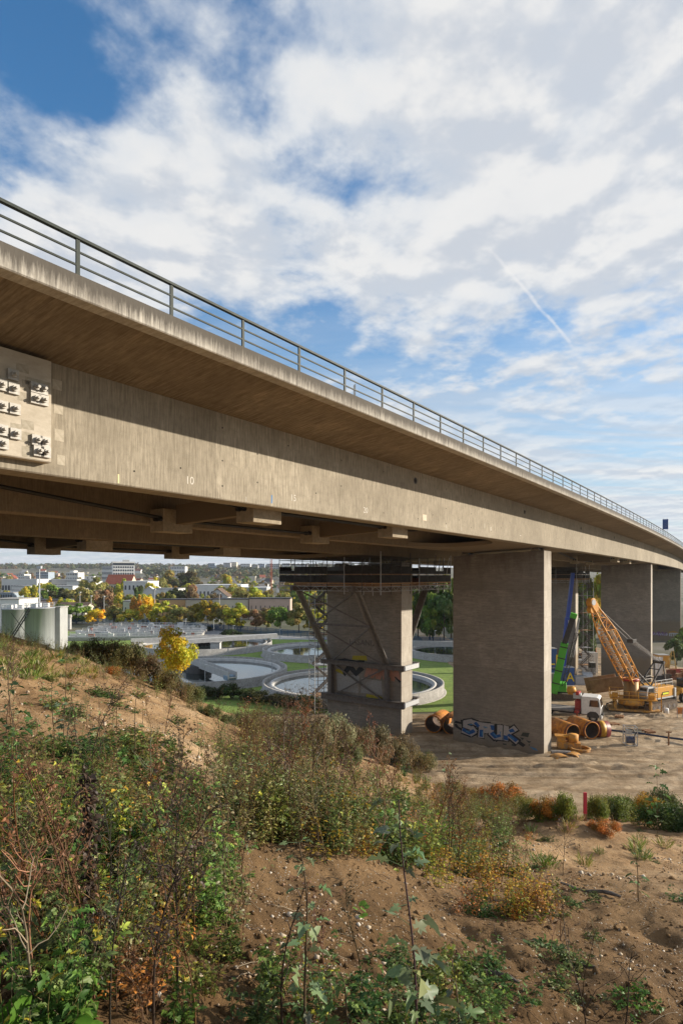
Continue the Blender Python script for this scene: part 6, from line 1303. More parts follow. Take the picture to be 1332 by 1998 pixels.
for s in (-1, 1): mb.beam((s * 1.0, 0, 0), (s * .2, 0, 5.2), .14); mb.beam((s * 1.6, 1.5, 0), (s * .2, 0, 5.2), .1)
for z in (1, 2, 3, 4): mb.beam((-1.0 + z * .15, 0, z), (1.0 - z * .15, 0, z), .1)
part('frame', mb, paint('ladder_yellow', (.55, .36, .08)), T)

# spoil heaps, pallets and fence panels on the site
def heap(label, c, rx, ry, h, seed):
    n = 44; gx_ = np.linspace(-1.25, 1.25, n); A, B = np.meshgrid(gx_, gx_, indexing='ij'); r_ = np.hypot(A, B); Z = h * np.clip(1 - r_ ** 1.5, 0, 1) * (1 + .5 * fbm(A * 2.2 + seed, B * 2.2, 4, .6)) + .10 * fbm(A * 9 + seed, B * 9, 3) * (r_ < 1.1) - .12
    ix = np.arange(n * n).reshape(n, n); q_ = np.stack([ix[:-1, :-1], ix[1:, :-1], ix[1:, 1:], ix[:-1, 1:]], -1).reshape(-1, 4); o = obj('spoil_heap', arr_mesh('spoil_heap', np.stack([A * rx, B * ry, Z], -1).reshape(-1, 3), [q_], [M_SITE], smooth=True)); o.location = c; tag(o, label, 'heap', 'spoil heaps on the site')
heap('brown spoil heap behind the crane at right', site(1312, 1345), 5, 3, 1.7, 1)
heap('low ridge of churned soil in front of the pump cage', site(1200, 1490), 7.5, 1.6, .5, 5)
heap('churned soil ridge at right edge below the hose', site(1310, 1482), 6, 1.8, .55, 9)
heap('small soil heap left of the white drum', site(1285, 1398), 2.2, 1.4, .5, 13)
for k, (px, py, lb) in enumerate(((1196, 1415, 'wooden pallet lying on dirt left of the pump cage'), (1208, 1402, 'wooden pallet lying near the foot of the yellow oscillator'), (1060 + 205, 1432, 'wooden pallet on the dirt beside the blue hose'))):
    T = thing('pallet', lb, 'pallet', site(px, py), R(20 + 40 * k), 'wooden pallets')
    for i in range(5): mb = MB(); mb.box((0, -.42 + i * .21, .28), (1.2, .15, .03)); part('slat', mb, M_BRN, T)
    for x in (-.5, 0, .5): mb = MB(); mb.box((x, 0, .16), (.1, 1.0, .18)); part('bearer', mb, M_BRN, T)
for k in range(6):
    px = 1104 + k * 10; p = gnd(px, 1318); T = thing('fence_panel', ORD[k] + ' mesh fence panel from the left in front of site huts', 'fence', (p.x, p.y - 2, p.z), R(-6), 'mesh fence panels on the site'); mb = MB()
    for z in (.15, 1.0, 1.95): mb.tube((-.5, 0, z), (.5, 0, z), .03, 5)
    for i in range(9): mb.tube((-.5 + i * .125, 0, .15), (-.5 + i * .125, 0, 1.95), .02 if 0 < i < 8 else .04, 5)
    part('mesh', mb, M_GALV, T); mb = MB(); mb.box((-.5, 0, .08), (.3, .6, .16)); part('foot_block', mb, M_CONC, T)
# ================================================================== plants on the bank
M_PLANT = leafmat('plant', (1, 1, 1), .28, rough=.5)
def lobed():
    ang = [-158, -118, -96, -70, -44, -22, 0, 22, 44, 70, 96, 118, 158]; rad_ = [.34, .48, .30, .62, .38, .66, .95, .66, .38, .62, .30, .48, .34]
    v = [(0, .02, 0)] + [(math.sin(R(a)) * r_ * .92, math.cos(R(a)) * r_, -.34 * r_ * r_ + .26 * abs(math.sin(R(a))) * r_ + .10 * math.sin(i_ * 2.7)) for i_, (a, r_) in enumerate(zip(ang, rad_))]
    return np.array(v) + np.array([0, .3, 0]), [np.array([[0, i, i + 1] for i in range(1, 13)])[:, ::-1]]
LOB, LOBF = lobed()
SIM = np.array([(0, 0, 0), (.20, .35, .10), (.17, .7, .02), (.03, 1.0, -.18), (-.20, .7, .06), (-.22, .35, .09)]); SIMF = [np.array([[0, 1, 5], [1, 2, 5], [2, 4, 5], [2, 3, 4]])]
RND = np.array([(0, 0, 0)] + [(math.sin(t) * .5 * (1 + .08 * math.cos(7 * t)), .42 - math.cos(t) * .5 * (1 + .08 * math.cos(7 * t)), .06 * math.cos(3 * t)) for t in np.linspace(.35, 5.93, 13)]); RNDF = [np.array([[0, i, i + 1] for i in range(1, 13)])]
TEMPL = {'lob': (LOB, LOBF), 'sim': (SIM, SIMF), 'rnd': (RND, RNDF)}
class PL:
    """a plant as arrays: stems (tubes) and leaves"""
    def __init__(s): s.sv = []; s.sf = []; s.sc = []; s.lv = []; s.lf = []; s.lc = []; s.n = 0; s.m = 0
    def stem(s, pts, r0, r1, col, k=5):
        pts = np.array(pts, float); n = len(pts); ring = []
        for i in range(n):
            d = pts[min(i + 1, n - 1)] - pts[max(i - 1, 0)]; d /= np.linalg.norm(d) + 1e-9; u = np.array([0, 0, 1.]) if abs(d[2]) < .9 else np.array([1., 0, 0])
            x = np.cross(u, d); x /= np.linalg.norm(x); y = np.cross(d, x); r_ = r0 + (r1 - r0) * i / (n - 1)
            ring += [pts[i] + (x * math.cos(2 * math.pi * j / k) + y * math.sin(2 * math.pi * j / k)) * r_ for j in range(k)]
        s.sv.append(np.array(ring)); s.sf.append(np.array([(i * k + j, i * k + (j + 1) % k, (i + 1) * k + (j + 1) % k, (i + 1) * k + j) for i in range(n - 1) for j in range(k)]) + s.n); s.n += n * k; s.sc.append(np.tile(col, (n * k, 1)))
    def leaves(s, kind, pos, dirs, size, cols, rs, droop=.25):
        t, f = TEMPL[kind]; n = len(pos); d = dirs / (np.linalg.norm(dirs, axis=1, keepdims=True) + 1e-9)
        up = np.tile([0, 0, 1.], (n, 1)) + .55 * rs.normal(size=(n, 3)); d[:, 2] -= droop; d /= np.linalg.norm(d, axis=1, keepdims=True)
        x = np.cross(d, up); x /= np.linalg.norm(x, axis=1, keepdims=True) + 1e-9; nn = np.cross(x, d)
        V, P = scatter_leaves(t, f, pos, np.stack([x * rs.uniform(.6, 1.15, (n, 1)), d, nn * rs.uniform(.2, 1.9, (n, 1))], -1), size); s.lv.append(V); s.lf.append(P[0] + s.m); s.m += len(V); s.lc.append(np.repeat(cols, len(t), 0))
    def arrays(s):
        S = (np.concatenate(s.sv), np.concatenate(s.sf), np.concatenate(s.sc)) if s.sv else None
        L_ = (np.concatenate(s.lv), np.concatenate(s.lf), np.concatenate(s.lc)) if s.lv else None
        return S, L_
def curve_pts(h, lean, rs, n=9, wob=.03, base=(0, 0, 0)):
    t = np.linspace(0, 1, n); ph = rs.uniform(0, 6.28, 2); a = rs.uniform(0, 6.28)
    x = base[0] + math.cos(a) * lean * t ** 1.6 + wob * np.sin(t * 5 + ph[0]) * t; y = base[1] + math.sin(a) * lean * t ** 1.6 + wob * np.sin(t * 4 + ph[1]) * t
    return np.stack([x, y, base[2] + h * t], -1)
def samp(pts, t):
    k = np.clip(t * (len(pts) - 1), 0, len(pts) - 1.001); i = k.astype(int); f = (k - i)[:, None]; return pts[i] * (1 - f) + pts[i + 1] * f
GRN, GGR, DGR, YLW, ORG, DRY, PALE, LIM = np.array((.12, .18, .045)), np.array((.155, .21, .10)), np.array((.065, .115, .035)), np.array((.38, .29, .04)), np.array((.42, .20, .04)), np.array((.075, .05, .033)), np.array((.25, .27, .15)), np.array((.30, .36, .07))
STM, DST = np.array((.12, .085, .05)), np.array((.055, .038, .028)); STR = np.array((.34, .27, .18))
def mallow(seed, h, ls=.10, nl=22, col=GGR, lean=.12, stem=STM, kind='lob', t0=.12):
    rs = np.random.RandomState(seed); p = PL(); c = curve_pts(h, lean, rs); p.stem(c, .008, .003, stem)
    t = np.sort(rs.uniform(t0, 1, nl)); pos = samp(c, t); a = np.arange(nl) * 2.4 + rs.uniform(-.5, .5, nl); d = np.stack([np.cos(a), np.sin(a), rs.uniform(.0, .5, nl)], -1)
    pet = ls * rs.uniform(.3, .8, nl); tip = pos + d * pet[:, None]
    for q in range(nl): p.stem([pos[q], tip[q]], .002, .0015, col * .8, 3)
    p.leaves(kind, tip, d, ls * rs.uniform(.55, 1.15, nl) * (1.15 - .5 * t), col * rs.uniform(.75, 1.3, (nl, 1)) * (1 + .1 * rs.normal(size=(nl, 3))), rs)
    return p
def dry(seed, h, nb=14, col=DST, heads=True, lean=.15, spread=.35):
    rs = np.random.RandomState(seed); p = PL(); c = curve_pts(h, lean, rs, wob=.05); p.stem(c, .007, .002, col)
    hp = []
    for k in range(nb):
        t = rs.uniform(.25, 1); b = samp(c, np.array([t]))[0]; a = rs.uniform(0, 6.28); l = spread * h * rs.uniform(.25, .8) * (1.2 - t * .6)
        pts = np.array([b + np.array([math.cos(a) * l * q, math.sin(a) * l * q, l * (q * 1.0 + .15 * math.sin(q * 6 + k))]) for q in np.linspace(0, 1, 5)]); p.stem(pts, .0032, .0012, col * rs.uniform(.8, 1.6), 4)
        for q in range(rs.randint(2, 5)):
            s0 = samp(pts, np.array([rs.uniform(.3, 1)]))[0]; e = s0 + rs.normal(size=3) * l * .22 + np.array([0, 0, l * .15]); p.stem([s0, (s0 + e) / 2 + rs.normal(size=3) * .01, e], .0015, .0008, col * rs.uniform(.8, 1.7), 3); hp.append(e)
        hp.append(pts[-1])
    if heads:
        hp = np.array(hp); hp = np.repeat(hp, 4, 0) + rs.normal(size=(len(hp) * 4, 3)) * .008; p.leaves('sim', hp, rs.normal(size=hp.shape), np.full(len(hp), .022) * rs.uniform(.5, 1.3, len(hp)), np.tile(col * 1.4, (len(hp), 1)) * rs.uniform(.6, 1.6, (len(hp), 1)), rs)
    return p
def mullein(seed, h):
    rs = np.random.RandomState(seed); p = PL(); c = curve_pts(h, .06, rs, wob=.02); p.stem(c, .014, .006, DST)
    n = 420; t = rs.uniform(.2, 1, n); pos = samp(c, t) + rs.normal(size=(n, 3)) * .018; p.leaves('sim', pos, rs.normal(size=(n, 3)), .05 * rs.uniform(.5, 1.3, n), DST * rs.uniform(.6, 1.8, (n, 1)), rs)
    return p
def clump(seed, r_, h, ns, nl, ls, col, col2=None, mixf=.2, kind='lob', stem=STM, wob=.05, t0=.15):
    rs = np.random.RandomState(seed); p = PL(); col2 = col if col2 is None else col2
    for k in range(ns):
        a = rs.uniform(0, 6.28); q = r_ * math.sqrt(rs.rand()) * .6; c = curve_pts(h * rs.uniform(.45, 1.1), r_ * rs.uniform(.2, .8), rs, 6, wob, (math.cos(a) * q, math.sin(a) * q, -.02)); p.stem(c, .004, .0015, stem * rs.uniform(.7, 1.4), 4)
        t = rs.uniform(t0, 1, nl); pos = samp(c, t); b = rs.uniform(0, 6.28, nl); d = np.stack([np.cos(b), np.sin(b), rs.uniform(-.1, .7, nl)], -1); pos = pos + d * ls * rs.uniform(.1, .6, (nl, 1))
        cc = np.where(rs.rand(nl, 1) < mixf, col2, col) * rs.uniform(.65, 1.35, (nl, 1)) * (.85 + .3 * rs.rand()); p.leaves(kind, pos, d, ls * rs.uniform(.5, 1.2, nl), cc, rs)
    return p
def grass(seed, r_, h, n, col):
    rs = np.random.RandomState(seed); p = PL(); a = rs.uniform(0, 6.28, n); q = r_ * np.sqrt(rs.rand(n)) * .5; pos = np.stack([np.cos(a) * q, np.sin(a) * q, np.zeros(n)], -1); d = np.stack([np.cos(a) * .5, np.sin(a) * .5, np.ones(n)], -1) + .25 * rs.normal(size=(n, 3))
    t, f = TEMPL['sim']; TEMPL['blade'] = (t * np.array([.12, 1, .5]), f); p.leaves('blade', pos, d, h * rs.uniform(.5, 1.2, n), np.where(rs.rand(n, 1) < .3, STR, col) * rs.uniform(.6, 1.4, (n, 1)), rs, 0.); return p
def plant_thing(name, label, cat, pos, P_, rz=0., group='plants on the bank', sc=1.):
    T = thing(name, label, cat, pos, rz, group); T.scale = (sc,) * 3; S, L_ = P_.arrays()
    if S: obj('stem', arr_mesh('stem', S[0], [S[1]], [M_PLANT], col=S[2], smooth=True), T)
    if L_: obj('leaves', arr_mesh('leaves', L_[0], [L_[1]], [M_PLANT], col=L_[2]), T)
    return T
class Mass:
    def __init__(s): s.V = []; s.T = []; s.Q = []; s.C = []; s.n = 0
    def put(s, arrs, pos, rz, sc, tint=1.):
        c, q = math.cos(rz), math.sin(rz); Rm = np.array([[c, -q, 0], [q, c, 0], [0, 0, 1]]) * sc
        for k, A in enumerate(arrs):
            if A is None: continue
            V = A[0] @ Rm.T + np.array(pos); s.V.append(V); (s.Q if k == 0 else s.T).append(A[1] + s.n); s.n += len(V); s.C.append(A[2] * tint)
    def build(s, name, label, cat):
        polys = [np.concatenate(x) for x in (s.Q, s.T) if x]; o = obj(name, arr_mesh(name, np.concatenate(s.V), polys, [M_PLANT], col=np.concatenate(s.C))); return tag(o, label, cat, kind='stuff')
rr = random.Random(33)
# prototypes
P_HERB = [clump(100 + k, .28, .55, 15, 20, .048, GRN, LIM, .14) for k in range(3)] + [clump(110 + k, .25, .45, 12, 18, .055, DGR, GRN, .3) for k in range(2)] + [clump(115, .28, .6, 14, 22, .040, np.array((.15, .19, .07)), YLW, .15)]
P_HERBS = [clump(120 + k, .35, .75, 18, 24, .042, np.array((.15, .17, .055)), PALE, .3, 'sim') for k in range(3)]
P_YEL = [clump(130 + k, .30, .50, 14, 18, .05, ORG, YLW, .5, 'sim') for k in range(2)] + [clump(135, .3, .55, 12, 18, .05, YLW, GRN, .4, 'sim'), clump(136, .34, .6, 16, 20, .045, np.array((.24, .13, .05)), ORG, .3, 'sim')]
P_DRY = [dry(140 + k, 1.0, 16) for k in range(2)] + [dry(144 + k, 1.0, 16, np.array((.12, .06, .035))) for k in range(3)] + [dry(150 + k, .8, 10, STR * .6, False) for k in range(3)]
P_VINE = [clump(160 + k, .42, .20, 15, 14, .052, DGR, GRN, .4, 'lob', t0=.05) for k in range(3)]
P_GRASS = [grass(170 + k, .3, .35, 70, np.array((.14, .19, .04))) for k in range(2)]
P_MAL = [mallow(180 + k, 1.0, .085, 22) for k in range(3)]
AR = {id(p): p.arrays() for L__ in (P_HERB, P_HERBS, P_YEL, P_DRY, P_VINE, P_GRASS, P_MAL) for p in L__}
mass = Mass()
def strew(n, box, protos, sc, mask=None, tint=(.8, 1.2)):
    k = 0; tries = 0
    while k < n and tries < n * 12:
        tries += 1; px, py = rr.uniform(box[0], box[1]), rr.uniform(box[2], box[3])
        if mask and not mask(px, py): continue
        p = on_hill(px, py)
        if p is None or p.z < -17.9: continue
        q = rr.choice(protos); mass.put(AR[id(q)], (p.x, p.y, p.z - .02), rr.uniform(0, 6.28), rr.uniform(*sc) , np.array((rr.uniform(.8, 1.45), rr.uniform(.9, 1.2), rr.uniform(.6, 1.1))) * rr.uniform(*tint)); k += 1
dense_left = lambda x, y: y > 1470 + .10 * x + 40 * math.sin(x * .02) and rr.random() < (1 if x < 330 else .45) and not (120 < x < 240 and 1700 < y < 1800)
strew(42, (-30, 470, 1480, 1830), P_HERB, (.6, 1.1), dense_left, (.75, 1.3))
strew(12, (-30, 150, 1560, 2060), P_HERB, (.6, 1.0), dense_left, (.75, 1.25))
strew(8, (150, 470, 1850, 2060), P_HERB, (.35, .65), None, (.6, 1.0))
strew(30, (0, 470, 1480, 2040), P_DRY, (.5, 1.1), dense_left)
strew(12, (60, 470, 1560, 1990), P_YEL, (.4, .8), dense_left)
strew(20, (0, 470, 1480, 1900), P_HERBS, (.6, 1.0), dense_left)
strew(22, (0, 480, 1450, 1650), P_VINE, (.6, 1.2))
band = lambda x, y: 1440 + max(0, x - 480) * .10 < y < 1640 + (x - 400) * .14 and y > 1400 + (x - 380) * .25
strew(90, (400, 1020, 1440, 1730), P_HERBS, (.7, 1.5), band, (.75, 1.25))
strew(84, (420, 980, 1470, 1700), P_HERB, (.8, 1.5), band, (.75, 1.25))
strew(64, (430, 980, 1460, 1710), P_DRY, (.9, 1.8), band)
strew(30, (560, 900, 1500, 1680), P_YEL, (.6, 1.2), band); strew(44, (800, 1060, 1560, 1800), P_YEL, (.6, 1.2), lambda x, y: abs((y - 1560) - (x - 800) * .9) < 130)
strew(16, (820, 1080, 1600, 1790), P_VINE, (.6, 1.1))
strew(20, (900, 1332, 1600, 1990), P_VINE, (.3, .8))
strew(16, (1000, 1340, 1590, 1700), P_GRASS, (.5, 1.2))
strew(12, (480, 1000, 1830, 2050), P_VINE, (.4, .9)); strew(9, (560, 1332, 1780, 2040), P_DRY, (.35, .7)); strew(8, (470, 1000, 1880, 2050), P_HERB, (.4, .7))
strew(46, (20, 500, 1290, 1500), P_VINE, (.5, 1.3), lambda x, y: y > 1270 + x * .33 and rr.random() < .7)
strew(60, (0, 300, 1210, 1330), P_GRASS, (.5, 1.3)); strew(30, (0, 200, 1205, 1290), P_HERBS, (.6, 1.3)); strew(26, (120, 480, 1270, 1440), P_HERBS, (.8, 1.6), lambda x, y: y < 1300 + (x - 120) * .36)
strew(16, (0, 500, 1290, 1480), P_DRY, (.6, 1.3)); strew(14, (0, 460, 1300, 1480), P_MAL, (.7, 1.1))
strew(60, (480, 900, 1420, 1500), P_HERBS, (1.4, 2.6), lambda x, y: y > 1395 + (x - 480) * .16); strew(26, (520, 900, 1420, 1500), P_DRY, (1.6, 2.8), lambda x, y: y > 1395 + (x - 480) * .16)
tm_ok = lambda x, y: not 1090 < x < 1165
strew(44, (850, 1345, 1550, 1600), P_HERBS, (.8, 1.7), tm_ok); strew(40, (850, 1345, 1550, 1600), P_YEL, (.8, 1.8), tm_ok); strew(16, (850, 1345, 1560, 1610), P_DRY, (.6, 1.4), tm_ok)
mass.build('undergrowth', 'tangled herbs, dry stems and yellowing weeds covering the bank', 'undergrowth')

# single plants one can point to
def foot(px, py): p = on_hill(px, py); return (p.x, p.y, p.z - .03), p
def hpx(p, pt): return (HOR - pt) / F * p.y - p.z
def solo(name, label, px, pb_, pt, fn, cat='plant', **kw):
    b, p = foot(px, pb_); h = max(.25, hpx(p, pt)); return plant_thing(name, label, cat, b, fn(h), rr.uniform(0, 6.28), **kw)
solo('mallow_plant', 'tall grey green mallow stalk with lobed leaves, foreground right of centre', 812, 2060, 1545, lambda h: mallow(201, h, .115, 34, GGR, .10, np.array((.10, .06, .06))), 'mallow')
solo('mallow_plant', 'slender mallow stalk with pale lobed leaves, foreground left of centre', 598, 2040, 1640, lambda h: mallow(202, h, .085, 26, GGR * 1.05, .06), 'mallow')
solo('dry_stalk', 'dark dry stalk leaning beside the slender mallow in the foreground', 552, 2050, 1700, lambda h: dry(203, h, 8, DST, False, .12, .2))
solo('dry_stalk', 'thick dark dead mullein stalk in the left foreground weeds', 168, 1860, 1490, lambda h: mullein(204, h))
solo('dry_stalk', 'dark bare stem rising at centre, taller than the weeds around', 566, 1640, 1395, lambda h: dry(205, h, 16, DST, True, .12, .28))
solo('dry_stalk', 'branching brown weed with many seed heads on the bare slope at left', 175, 1560, 1345, lambda h: dry(206, h, 26, DST, True, .2, .5))
solo('dry_stalk', 'tall dry stem group in the left foreground, right of the mullein', 345, 1960, 1490, lambda h: dry(207, h, 20, DST, True, .15, .3))
solo('dry_stalk', 'pale curved dry stem hanging in the lower left corner', 85, 2020, 1600, lambda h: dry(208, h, 7, STR * .8, False, .35, .3))
solo('dry_stalk', 'second dark stem group right of the left foreground stems', 300, 2010, 1590, lambda h: dry(215, h, 16, DST, True, .2, .35))
solo('mallow_plant', 'small leaved slender stalk standing below the graffiti pier', 876, 1690, 1450, lambda h: mallow(209, h, .07, 26, GGR, .05), 'mallow')
solo('mallow_plant', 'leafy stalk on the upper left slope above bare soil', 124, 1440, 1262, lambda h: mallow(210, h, .13, 18, DGR * 1.2, .1), 'mallow')
solo('mallow_plant', 'leafy dark green stalk at far left edge of the slope', 32, 1500, 1300, lambda h: mallow(211, h, .12, 22, DGR * 1.1, .1), 'mallow')
solo('mallow_plant', 'leafy stalk on the slope below the yellow tree', 262, 1500, 1318, lambda h: mallow(212, h, .11, 20, GRN, .1), 'mallow')
solo('mallow_plant', 'grey green mallow at the bottom right of the centre stalk', 900, 2060, 1880, lambda h: mallow(213, h, .12, 14, GGR, .1), 'mallow')
solo('mallow_plant', 'mallow shoot in lower centre between the two tall stalks', 690, 2060, 1900, lambda h: mallow(214, h, .09, 12, GRN * 1.2, .1), 'mallow')
solo('dry_stalk', 'bare forked brown stem in the lower right foreground', 1150, 2060, 1830, lambda h: dry(216, h, 6, DST, False, .2, .6))
solo('dry_stalk', 'thin bare stem at the bottom, right of the forked stem', 1215, 2040, 1870, lambda h: dry(217, h, 7, DST, False, .15, .45))
solo('dry_stalk', 'dry upright weed on the mound left of the red post', 1098, 1710, 1590, lambda h: dry(218, h, 14, DST * 1.2, True, .05, .25))
solo('mallow_plant', 'small weed stalk on the bare soil at right', 1245, 1760, 1650, lambda h: mallow(219, h, .09, 16, DGR * 1.3, .1), 'mallow')
solo('mallow_plant', 'tall leafy weed right of the red post at the shrub edge', 1282, 1640, 1490, lambda h: mallow(220, h, .26, 26, DGR * 1.2, .2), 'mallow')
for k, (px, py, lb) in enumerate(((40, 2050, 'bright green clump of big round leaves in the lower left corner'), (130, 2060, 'second clump of round leaves at bottom edge, left'))):
    b, p = foot(px, py); plant_thing('round_leaf_plant', lb, 'plant', b, clump(230 + k, .12, .22, 6, 3, .10, np.array((.10, .22, .025)), kind='rnd', t0=.7))
b, p = foot(1065, 1850); plant_thing('rosette_plant', 'low leafy rosette on bare soil in the lower right', 'plant', b, clump(240, .12, .08, 8, 5, .09, DGR * 1.3, kind='rnd', t0=.3))
b, p = foot(700, 1790); plant_thing('seedling', 'small bright green seedling on the bare patch at centre', 'plant', b, clump(241, .06, .12, 3, 3, .07, np.array((.14, .26, .04)), kind='rnd', t0=.7))
# ---- shrubs: crest of the bank, toe of the slope
NB = [(bush_mesh('foliage', 270 + k, 6500, .055, 22, .8), stems_mesh('stems', 30 + k, 26, .55, .85)) for k in range(3)]
crest = [(150, 1268, 26, 1240, (.12, .12, .04)), (185, 1285, 34, 1238, (.10, .11, .035)), (222, 1300, 40, 1240, (.13, .13, .045)), (262, 1318, 40, 1246, (.11, .11, .04)), (292, 1335, 32, 1268, (.11, .09, .045)), (330, 1352, 34, 1300, (.12, .11, .045)), (372, 1372, 28, 1325, (.12, .14, .05)), (320, 1345, 26, 1300, (.30, .22, .03)), (222, 1318, 18, 1290, (.32, .16, .04)), (405, 1396, 26, 1366, (.11, .14, .05)), (440, 1412, 26, 1388, (.10, .12, .05)), (470, 1420, 30, 1385, (.10, .13, .05))]
crest.sort()
for k, (px, py, w, pt, c) in enumerate(crest):
    p = on_hill(px, py)
    if p is None or p.y > 50: x_ = (px - 666) / F * 42; p = Vector((x_, 42, hz(x_, 42)))
    bush(ORD[k] + ' shrub from the left along the crest of the bank', (p.x, p.y, p.z - .15), w / F * p.y * 1.0, hpx(p, pt) * 1.05, tuple(x * 1.25 for x in c), k, 'shrubs on the crest of the bank', lib=NB)
p = on_hill(340, 1345) or at(340, 1345, 44); tree('small bright yellow tree at the crest of the bank before the tanks', (p.x, p.y, p.z - .1), hpx(p, 1216), 82 / F * p.y, (.60, .54, .05), (crown_mesh('crown', 301, 5200, .042, 34, .9, low=.1), trunk_mesh('trunk', 33, .15, 12)), 'single tree', 'yellow_tree')
toe = [(880, 1560, 30, 1520, (.20, .17, .05)), (915, 1570, 30, 1535, (.24, .19, .05)), (950, 1575, 30, 1530, (.30, .19, .05)), (985, 1582, 30, 1525, (.34, .17, .04)), (1015, 1590, 28, 1540, (.22, .19, .04)), (1050, 1595, 30, 1545, (.14, .17, .03)), (1075, 1596, 28, 1535, (.34, .18, .03)), (1100, 1600, 26, 1548, (.15, .19, .03)), (1165, 1602, 26, 1548, (.13, .17, .03)), (1200, 1600, 30, 1545, (.12, .16, .03)), (1235, 1602, 30, 1550, (.11, .16, .03)), (1262, 1608, 26, 1540, (.32, .22, .03)), (1300, 1615, 40, 1548, (.06, .11, .02)), (1335, 1620, 44, 1555, (.05, .10, .02)), (1290, 1590, 36, 1530, (.08, .10, .03)), (1180, 1625, 22, 1592, (.36, .17, .04))]
toe.sort()
for k, (px, py, w, pt, c) in enumerate(toe):
    p = on_hill(px, py)
    if p is None or p.z < -18: p = gnd(px, py)
    bush(ORD[k] + ' low autumn shrub from the left at the toe of the slope', (p.x, p.y, p.z - .1), w / F * p.y * rr.uniform(1.0, 1.7), ((HOR - pt) / F * p.y - p.z) * rr.uniform(.75, 1.25), c, k, 'shrubs at the toe of the slope', lib=NB)
mid = [(520, 1450, 36, 1392, (.17, .19, .09)), (560, 1460, 40, 1395, (.15, .17, .08)), (610, 1468, 44, 1385, (.19, .21, .11)), (655, 1475, 44, 1380, (.20, .22, .12)), (700, 1482, 42, 1398, (.13, .12, .06)), (740, 1490, 40, 1405, (.12, .11, .06)), (780, 1498, 36, 1425, (.14, .13, .06)), (825, 1512, 34, 1455, (.15, .15, .06)), (590, 1470, 30, 1420, (.10, .13, .04)), (680, 1495, 36, 1430, (.11, .13, .05))]
mid.sort()
for k, (px, py, w, pt, c) in enumerate(mid):
    p = on_hill(px, py)
    if p is None: p = at(px, py, 45)
    bush(ORD[k] + ' pale shrub from the left below the strutted pier', (p.x, p.y, p.z - .15), w / F * p.y, hpx(p, pt), tuple(x * 1.15 for x in c), k, 'pale shrubs below the strutted pier', lib=NB)
for k, (px, py, pt, sd_) in enumerate(((556, 1475, 1330, 1), (700, 1490, 1330, 2), (640, 1480, 1345, 3), (760, 1495, 1385, 4))):
    p = on_hill(px, py) or at(px, py, 40); h = hpx(p, pt)
    P_ = dry(250 + sd_, h, 22, np.array((.09, .065, .05)), True, .4, .4); plant_thing('bare_sapling', ORD[k] + ' thin half bare sapling from the left in front of the strutted pier', 'sapling', (p.x, p.y, p.z - .1), P_, group='half bare saplings')
# ---- red marker post, branches
b, p = foot(1141, 1602); T = thing('marker_post', 'red painted wooden marker post standing on the spoil mound', 'post', b); h = hpx(p, 1545); mb = MB(); mb.bx(-.05, .05, -.03, .03, .25, h); part('painted_board', mb, paint('marker_red', (.62, .03, .06), .6, dirt=.05), T, .005); mb = MB(); mb.bx(-.04, .04, -.025, .025, -.1, .249); part('bare_foot', mb, M_BRN, T)
M_WOOD = mat('dead_wood', (.07, .055, .045), (.19, .16, .135), 5, .95, .4, stretch=(1, 6, 6))
for k, (px, py, l, r_, rz, lb) in enumerate(((948, 1898, .55, .022, .12, 'grey splintered branch lying on the soil at lower right'), (1150, 1742, .85, .03, -.45, 'dark fallen branch on the slope at right'), (1148, 1890, .16, .014, -.1, 'short dark stick right of the splintered branch'), (985, 1700, .5, .05, .5, 'rotten stump piece among the vines at right'))):
    p = on_hill(px, py); mb = MB(); n = 8; pts = [((-.5 + i / (n - 1)) * l, .02 * l * math.sin(i * 1.7), .03 * l * math.sin(i * 1.1)) for i in range(n)]; mb.path(pts, [r_ * (.95 - .05 * i + .10 * (i % 2)) if 0 < i < n - 1 else r_ * .55 for i in range(n)], 8); o = part('fallen_branch', mb, M_WOOD, None)
    nv = hill(np.array([p.x + .2, p.x, p.x]), np.array([p.y, p.y + .2, p.y])); nrm = Vector((nv[2] - nv[0], nv[2] - nv[1], .2)).normalized(); o.location = p + nrm * r_ * .5; o.rotation_euler = (nrm.to_track_quat('Z', 'Y').to_matrix() @ Matrix.Rotation(rz, 3, 'Z')).to_euler(); tag(o, lb, 'branch', 'dead wood on the slope')
# ---- pebbles and twigs
def strew_points(n, y0, y1, umin=-.62, umax=.66, rs=None):
    y = np.exp(rs.uniform(math.log(y0), math.log(y1), n)); u = rs.uniform(umin, umax, n); x = u * y; return x, y
rs = np.random.RandomState(5)
x1, y1 = strew_points(24000, 2.2, 14, rs=rs); x2, y2 = strew_points(26000, 9, 42, rs=rs); xx = np.concatenate([x1, x2]); yy = np.concatenate([y1, y2])
kp = fbm(xx * .9, yy * .9, 4) > rs.uniform(-.25, .55, len(xx)); xx, yy = xx[kp], yy[kp]; zz_ = hill(xx, yy); kp = zz_ > -17.8; xx, yy, zz_ = xx[kp], yy[kp], zz_[kp]; n = len(xx)
OCT = np.array([(1, 0, 0), (.3, .95, .1), (-.8, .5, 0), (-.7, -.6, 0), (.4, -.9, 0), (.1, .1, .75), (0, 0, -.6)]); OF = [np.array([[0, 1, 5], [1, 2, 5], [2, 3, 5], [3, 4, 5], [4, 0, 5], [1, 0, 6], [2, 1, 6], [3, 2, 6], [4, 3, 6], [0, 4, 6]])]
fr = np.einsum('nij,jk->nik', frames(unit_rand(n, rs) * .5 + np.array([0, 0, 1.]), rs), np.diag([1, .75, .8])); sz = np.exp(rs.normal(math.log(.0068), .62, n)) * np.where(yy > 12, 2.6, 1.); sz = np.clip(sz, .004, .06)
V, P = scatter_leaves(OCT, OF, np.stack([xx, yy, zz_ + sz * .15], -1), fr, sz)
